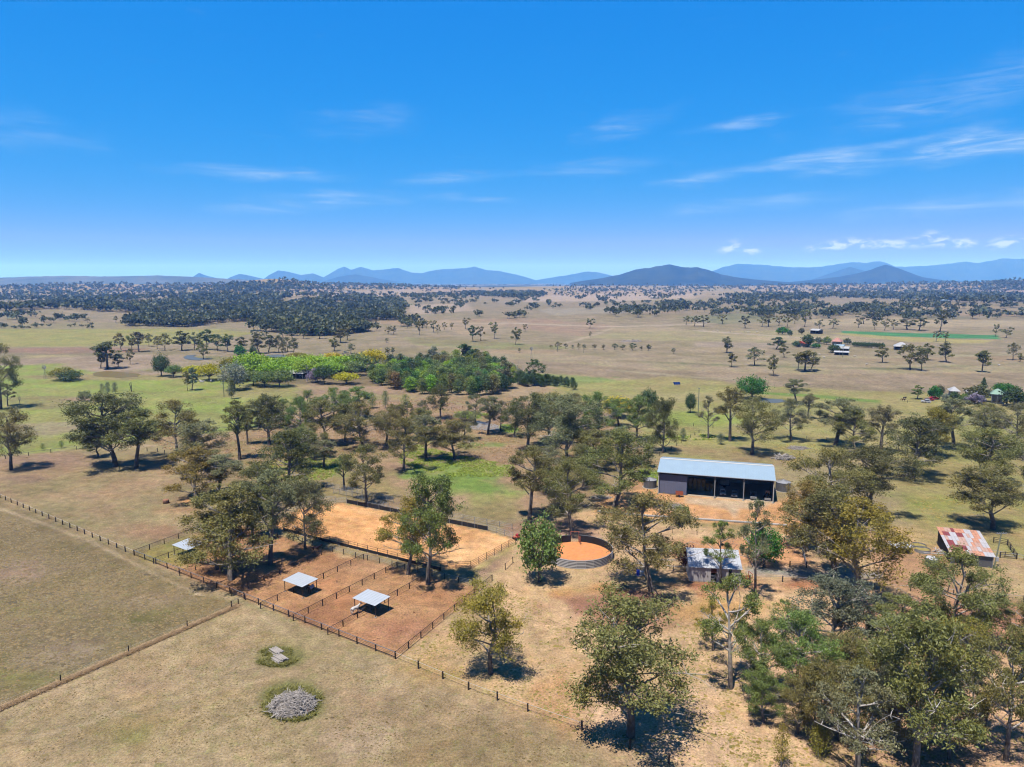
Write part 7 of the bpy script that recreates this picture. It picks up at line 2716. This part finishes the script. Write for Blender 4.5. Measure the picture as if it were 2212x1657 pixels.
M_ROOFD = mat('weathered_white_roof', alb((206, 210, 214)), rough=.5, noise=.1, nscale=.4)
house(2053, 856, 2072, 857, 8, 3.0, 5.0, M_ROOFD, M_WALLC, 'white-roofed homestead behind the garden on the right')
house(2090, 858, 2112, 859, 7, 2.6, 3.8, M_ROOFD, M_DARKIN, 'low dark outbuilding right of the white-roofed homestead', 'outbuilding', hip=False, cat='shed')
house(2140, 872, 2166, 874, 9, 5.2, 7.6, M_ROOFG, M_WALLC, 'two-level house with pale green roof among dark garden trees')
car(G(2008, 866) + Vector((0, 0, .02)), .2, 'ute', M_CARR, 'red ute parked beside the neat round-headed tree', 'parked_ute', 'ute')
car(G(2018, 863) + Vector((0, 0, .02)), .1, 'suv', M_CARR, 'red car parked behind the red ute', 'parked_car')
car(G(2000, 870) + Vector((0, 0, .02)), 2.6, 'suv', M_CARW, 'white car parked left of the red ute', 'parked_car')
house(612, 818, 654, 819, 10, 3.6, 5.4, M_ROOFD, M_DARKIN, 'house with broad white roof among the lime dome trees')
house(1750, 721, 1767, 722, 12, 4.2, 6.0, M_ROOFD, M_DARKIN, 'open shed with white curved roof on the rise at the far homestead', 'open_shed', hip=False, open_front=True, cat='shed')
house(1737, 751, 1752, 750, 9, 4.0, 6.2, mat('striped_red_roof', alb((196, 96, 80)), rough=.7, noise=.3, nscale=.7), M_WALLC, 'shed with patched red roof at the far homestead', 'red_roof_shed', hip=False, cat='shed')
house(1796, 747, 1815, 748, 11, 4.4, 8.0, M_TILE, M_WALLC, 'far homestead house with faded red tiled roof')
house(1802, 754, 1821, 755, 8, 3.0, 4.4, M_ROOFB, M_WALLC, 'blue-grey lean-to in front of the far red-tiled house', 'lean_to', hip=False, cat='shed')
house(1812, 760, 1832, 761, 8, 3.2, 5.0, M_ROOFD, M_DARKIN, 'small white-roofed shed below the far red-tiled house', 'white_shed', hip=False, cat='shed')
house(1803, 767, 1833, 768, 6, 2.6, 3.6, M_BARNR, M_DARKIN, 'long low dark shed front at the far homestead', 'low_shed', hip=False, open_front=True, cat='shed')
house(1932, 756, 1962, 757, 14, 3.4, 7.0, M_ROOFD, M_DARKIN, 'white hipped roof shed on the plain right of the hedge row', 'white_shed', open_front=True, cat='shed')
for (x0, y0, x1, rf, lb) in ((1404, 645, 1420, M_ROOFD, 'tiny white-roofed house on the far middle plain'), (1672, 645, 1690, M_ROOFD, 'left of two tiny white sheds in the right far woods'), (1694, 646, 1708, M_ROOFD, 'right of two tiny white sheds in the right far woods'),
                           (930, 638, 950, M_DARKIN, 'long dark shed on the far rise left of the middle'), (1034, 627, 1044, M_ROOFD, 'bright white house in the middle far woods'), (2032, 652, 2050, M_ROOFB, 'tiny bluish shed behind the right far gums'),
                           (1008, 619, 1022, M_BARNR, 'house on the small far knoll in the middle'), (566, 664, 582, M_ROOFB, 'left of two dark blue roofs in the left woodland'), (644, 662, 662, M_ROOFB, 'right of two dark blue roofs in the left woodland'),
                           (4, 645, 20, M_ROOFD, 'white roof at the far left edge of the woods'), (588, 637, 598, M_ROOFD, 'tiny white roof below the wooded knoll'), (2010, 637, 2022, M_ROOFD, 'tiny white roof in front of the right wooded ridge'), (690, 648, 700, M_ROOFD, 'pale roof at the edge of the left woodland')):
    house(x0, y0, x1, y0 + .2, 12, 4, 6.5, rf, M_WALLC, lb, windows=False)


# ------------------------------------------------------------------ water
def sheet(name, label, poly, z, material, cat='water'):
    W = GV(poly)
    V = [(x, y, z + zz) for x, y, zz in W]
    o_ = link(name, mesh_np(name, V, [tuple(range(len(V)))], material))
    me = o_.data
    if me.polygons[0].normal.z < 0:
        me.flip_normals()
    tag(o_, label, cat, kind='structure')
    return o_


def blob(poly, wob, seed):
    r = random.Random(seed)
    out = []
    for i in range(len(poly)):
        a, b = poly[i], poly[(i + 1) % len(poly)]
        for k in range(4):
            f = k / 4
            out.append((a[0] + (b[0] - a[0]) * f + r.gauss(0, wob), a[1] + (b[1] - a[1]) * f + r.gauss(0, wob * .18)))
    return out


sheet('water', 'blue pond behind the lime dome trees', [(572, 770), (578, 767), (600, 766), (617, 768), (617, 771), (600, 773), (578, 773)], .25, M_WATERS)
sheet('water', 'muddy brown dam beside the yellow dome tree', blob([(200, 806), (230, 802), (270, 804), (302, 808), (296, 814), (262, 816), (225, 815), (202, 812)], 1.2, 1), .12, M_WATERB)
sheet('water', 'dark bend of the creek below the left gums', blob([(394, 772), (405, 768), (425, 767), (418, 770), (430, 774), (460, 776), (430, 779), (405, 777)], .8, 2), .25, M_WATERS)
sheet('water', 'small dam under the big round bright green tree', blob([(1632, 866), (1650, 861), (1690, 863), (1700, 868), (1680, 871), (1640, 870)], 1, 3), .12, M_WATERS)
sheet('water', 'pale muddy pond in the middle of the gully', blob([(985, 918), (1000, 911), (1030, 910), (1060, 914), (1082, 920), (1080, 928), (1050, 930), (1015, 927), (995, 923)], 2, 4), .06, mat('cloudy_water', alb((190, 184, 172)), rough=.4, spec=.25, c2=alb((140, 132, 112)), nscale=.5))


# ------------------------------------------------------------------ grasses
def grass(name, label, jobs, seed, thin=True):
    """jobs: (polygon, tufts, height, width, colour index)"""
    r = np.random.RandomState(seed)
    V, rn, tn = [], [], []
    for poly, n, h, w, blades in jobs:
        Wp = GV(poly)[:, :2]
        lo, hi = Wp.min(0), Wp.max(0)
        P = np.zeros((0, 2))
        while len(P) < n:
            q = r.uniform(lo, hi, (n * 2, 2))
            q = q[poly_sd(q[:, 0], q[:, 1], Wp) > 0]
            dens = fbm(q[:, 0] / 4, q[:, 1] / 4, seed, 3)
            if thin:
                q = q[dens > .42]
            P = np.concatenate([P, q])
        P = P[:n]
        z = terrain(P[:, 0], P[:, 1])
        hs = h * r.uniform(.5, 1.3, n)
        for b in range(blades):
            a = r.uniform(0, 6.28, n)
            c = np.stack([P[:, 0] + r.normal(0, w * .4, n), P[:, 1] + r.normal(0, w * .4, n), z - .02], 1)
            sx = np.stack([np.cos(a), np.sin(a), a * 0], 1) * (w * .22)
            lean = np.stack([r.normal(0, .9, n) * hs, r.normal(0, .9, n) * hs, hs * .8], 1)
            V.append(np.stack([c - sx, c + sx, c + lean], 1).reshape(-1, 3))
            rn.append(np.repeat(r.uniform(0, 1, n), 3))
            tn.append(np.repeat(np.clip(r.normal(.2, .2, n), 0, 1), 3))
    V = np.concatenate(V)
    F = np.arange(len(V)).reshape(-1, 3)
    o_ = link(name, mesh_np(name, V, F, M_LEAF, {'rnd': np.concatenate(rn), 'tint': np.concatenate(tn)}))
    tag(o_, label, 'grass', kind='stuff')
    return o_


g = grass('dry_grass', 'tall pale dry grass along the low front fence', [(strip([(-20, 1541), (515, 1308)], 8, 5), 6000, .42, .24, 5)], 1, False)
g.color = (*alb((226, 200, 158)), 1)
g = grass('weed_ring', 'green weeds ringing the burn heap and the post stacks', [
    (ell(632, 1521, 68, 38), 2300, .45, .4, 6), (ell(598, 1420, 47, 21), 1300, .4, .38, 6)], 2)
g.color = (*alb((156, 158, 84)), 1)
g = grass('green_tussocks', 'bright green grass tussocks in the gully', [
    ([(560, 1000), (700, 975), (760, 1005), (690, 1045), (560, 1050)], 1800, .5, .4, 6),
    ([(880, 955), (1000, 985), (1110, 1005), (1115, 1030), (960, 1030), (860, 1000)], 3000, .5, .42, 6), (ell(1010, 897, 44, 7), 300, .9, .9, 5), (ell(1100, 925, 20, 8), 120, .9, .9, 5),
    (ell(1400, 1030, 28, 14), 260, .7, .6, 5), (ell(1500, 945, 90, 6), 260, .6, .8, 5)], 3)
g.color = (*alb((178, 206, 80)), 1)
g = grass('dead_tussocks', 'pinkish dead grass tussocks filling the gully', [
    ([(420, 960), (560, 930), (700, 880), (860, 860), (1100, 870), (1290, 890), (1390, 950), (1400, 1000), (1120, 1010), (900, 960), (760, 1000), (700, 1060), (560, 1060), (450, 1000)], 11000, .55, .5, 4),
    ([(300, 935), (420, 925), (440, 1000), (420, 1060), (380, 990)], 500, .6, .7, 4)], 4)
g.color = (*alb((222, 190, 146)), 1)
def clumps(name, label, jobs, seed, color):
    """low domed tufts and clods: jobs are (polygon, count, radius, height, patchiness)"""
    r = np.random.RandomState(seed)
    V, F, rn, tn = [], [], [], []
    n0 = 0
    for poly, n, rad, h, patch in jobs:
        Wp = GV(poly)[:, :2]
        lo, hi = Wp.min(0), Wp.max(0)
        P = np.zeros((0, 2))
        while len(P) < n:
            q = r.uniform(lo, hi, (n * 2, 2))
            q = q[poly_sd(q[:, 0], q[:, 1], Wp) > 0]
            q = q[fbm(q[:, 0] / 6, q[:, 1] / 6, seed, 3) + r.uniform(-.15, .15, len(q)) > patch]
            P = np.concatenate([P, q])
        P = P[:n]
        z = terrain(P[:, 0], P[:, 1])
        rr = rad * np.exp(r.normal(0, .45, n))
        hh = h * r.uniform(.5, 1.4, n)
        k = 6
        ring = []
        for j in range(k):
            a = 2 * PI * j / k + r.uniform(-.3, .3, n)
            q = rr * r.uniform(.7, 1.3, n)
            ring.append(np.stack([P[:, 0] + np.cos(a) * q, P[:, 1] + np.sin(a) * q * .8, z - .02], 1))
        top = np.stack([P[:, 0] + r.normal(0, .2, n) * rr, P[:, 1] + r.normal(0, .2, n) * rr, z + hh], 1)
        V.append(np.stack(ring + [top], 1).reshape(-1, 3))
        b = n0 + np.arange(n)[:, None] * (k + 1)
        for j in range(k):
            F.append(np.stack([b[:, 0] + j, b[:, 0] + (j + 1) % k, b[:, 0] + k], 1))
        n0 += n * (k + 1)
        rn.append(np.repeat(r.uniform(0, 1, n), k + 1))
        tn.append(np.repeat(np.clip(r.normal(.2, .25, n), 0, 1), k + 1))
    o_ = link(name, mesh_np(name, np.concatenate(V), np.concatenate(F), M_LEAF, {'rnd': np.concatenate(rn), 'tint': np.concatenate(tn)}))
    o_.color = (*color, 1)
    tag(o_, label, 'grass', kind='stuff')
    return o_


clumps('grass_tufts', 'small olive tufts scattered over the right foreground paddock', [
    ([(860, 1424), (1060, 1260), (1160, 1300), (1300, 1400), (1560, 1330), (1720, 1400), (1700, 1600), (1560, 1690), (1257, 1590)], 5200, .17, .10, .46),
    ([(1500, 1550), (1900, 1500), (2300, 1450), (2300, 1700), (1560, 1700)], 2600, .17, .10, .44),
    ([(1960, 1080), (2250, 1050), (2250, 1160), (2000, 1130)], 900, .25, .14, .46), ([(1650, 960), (1760, 960), (1780, 1010), (1700, 1015)], 700, .3, .2, .42)], 5, alb((168, 156, 88)))
clumps('lawn_tufts', 'dark little tufts and droppings dotted over the front lawn', [
    ([(300, 1420), (520, 1330), (700, 1420), (1100, 1560), (1300, 1650), (60, 1650), (20, 1540)], 7000, .11, .06, .42)], 6, alb((142, 128, 82)))
clumps('pasture_tussocks', 'rough olive tussocks covering the left foreground paddock', [
    ([(-10, 1108), (430, 1285), (500, 1305), (-10, 1520)], 9000, .24, .11, .38), ([(0, 1000), (380, 970), (420, 1100), (300, 1180), (0, 1070)], 1600, .16, .08, .46)], 7, alb((152, 138, 98)))
clumps('yard_droppings', 'dark droppings and clods strewn over the horse yards', [
    ([(400, 1235), (640, 1180), (720, 1200), (1000, 1270), (860, 1405), (600, 1310)], 520, .14, .07, .44)], 8, alb((104, 62, 40)))
clumps('field_tufts', 'tufts dotted over the right green paddocks behind the shed', [
    ([(1440, 900), (1750, 880), (2200, 890), (2250, 1000), (1950, 1020), (1760, 990), (1450, 960)], 2600, .3, .18, .46),
    ([(60, 830), (600, 850), (560, 920), (200, 950), (0, 960)], 1800, .3, .15, .48)], 9, alb((150, 156, 84)))
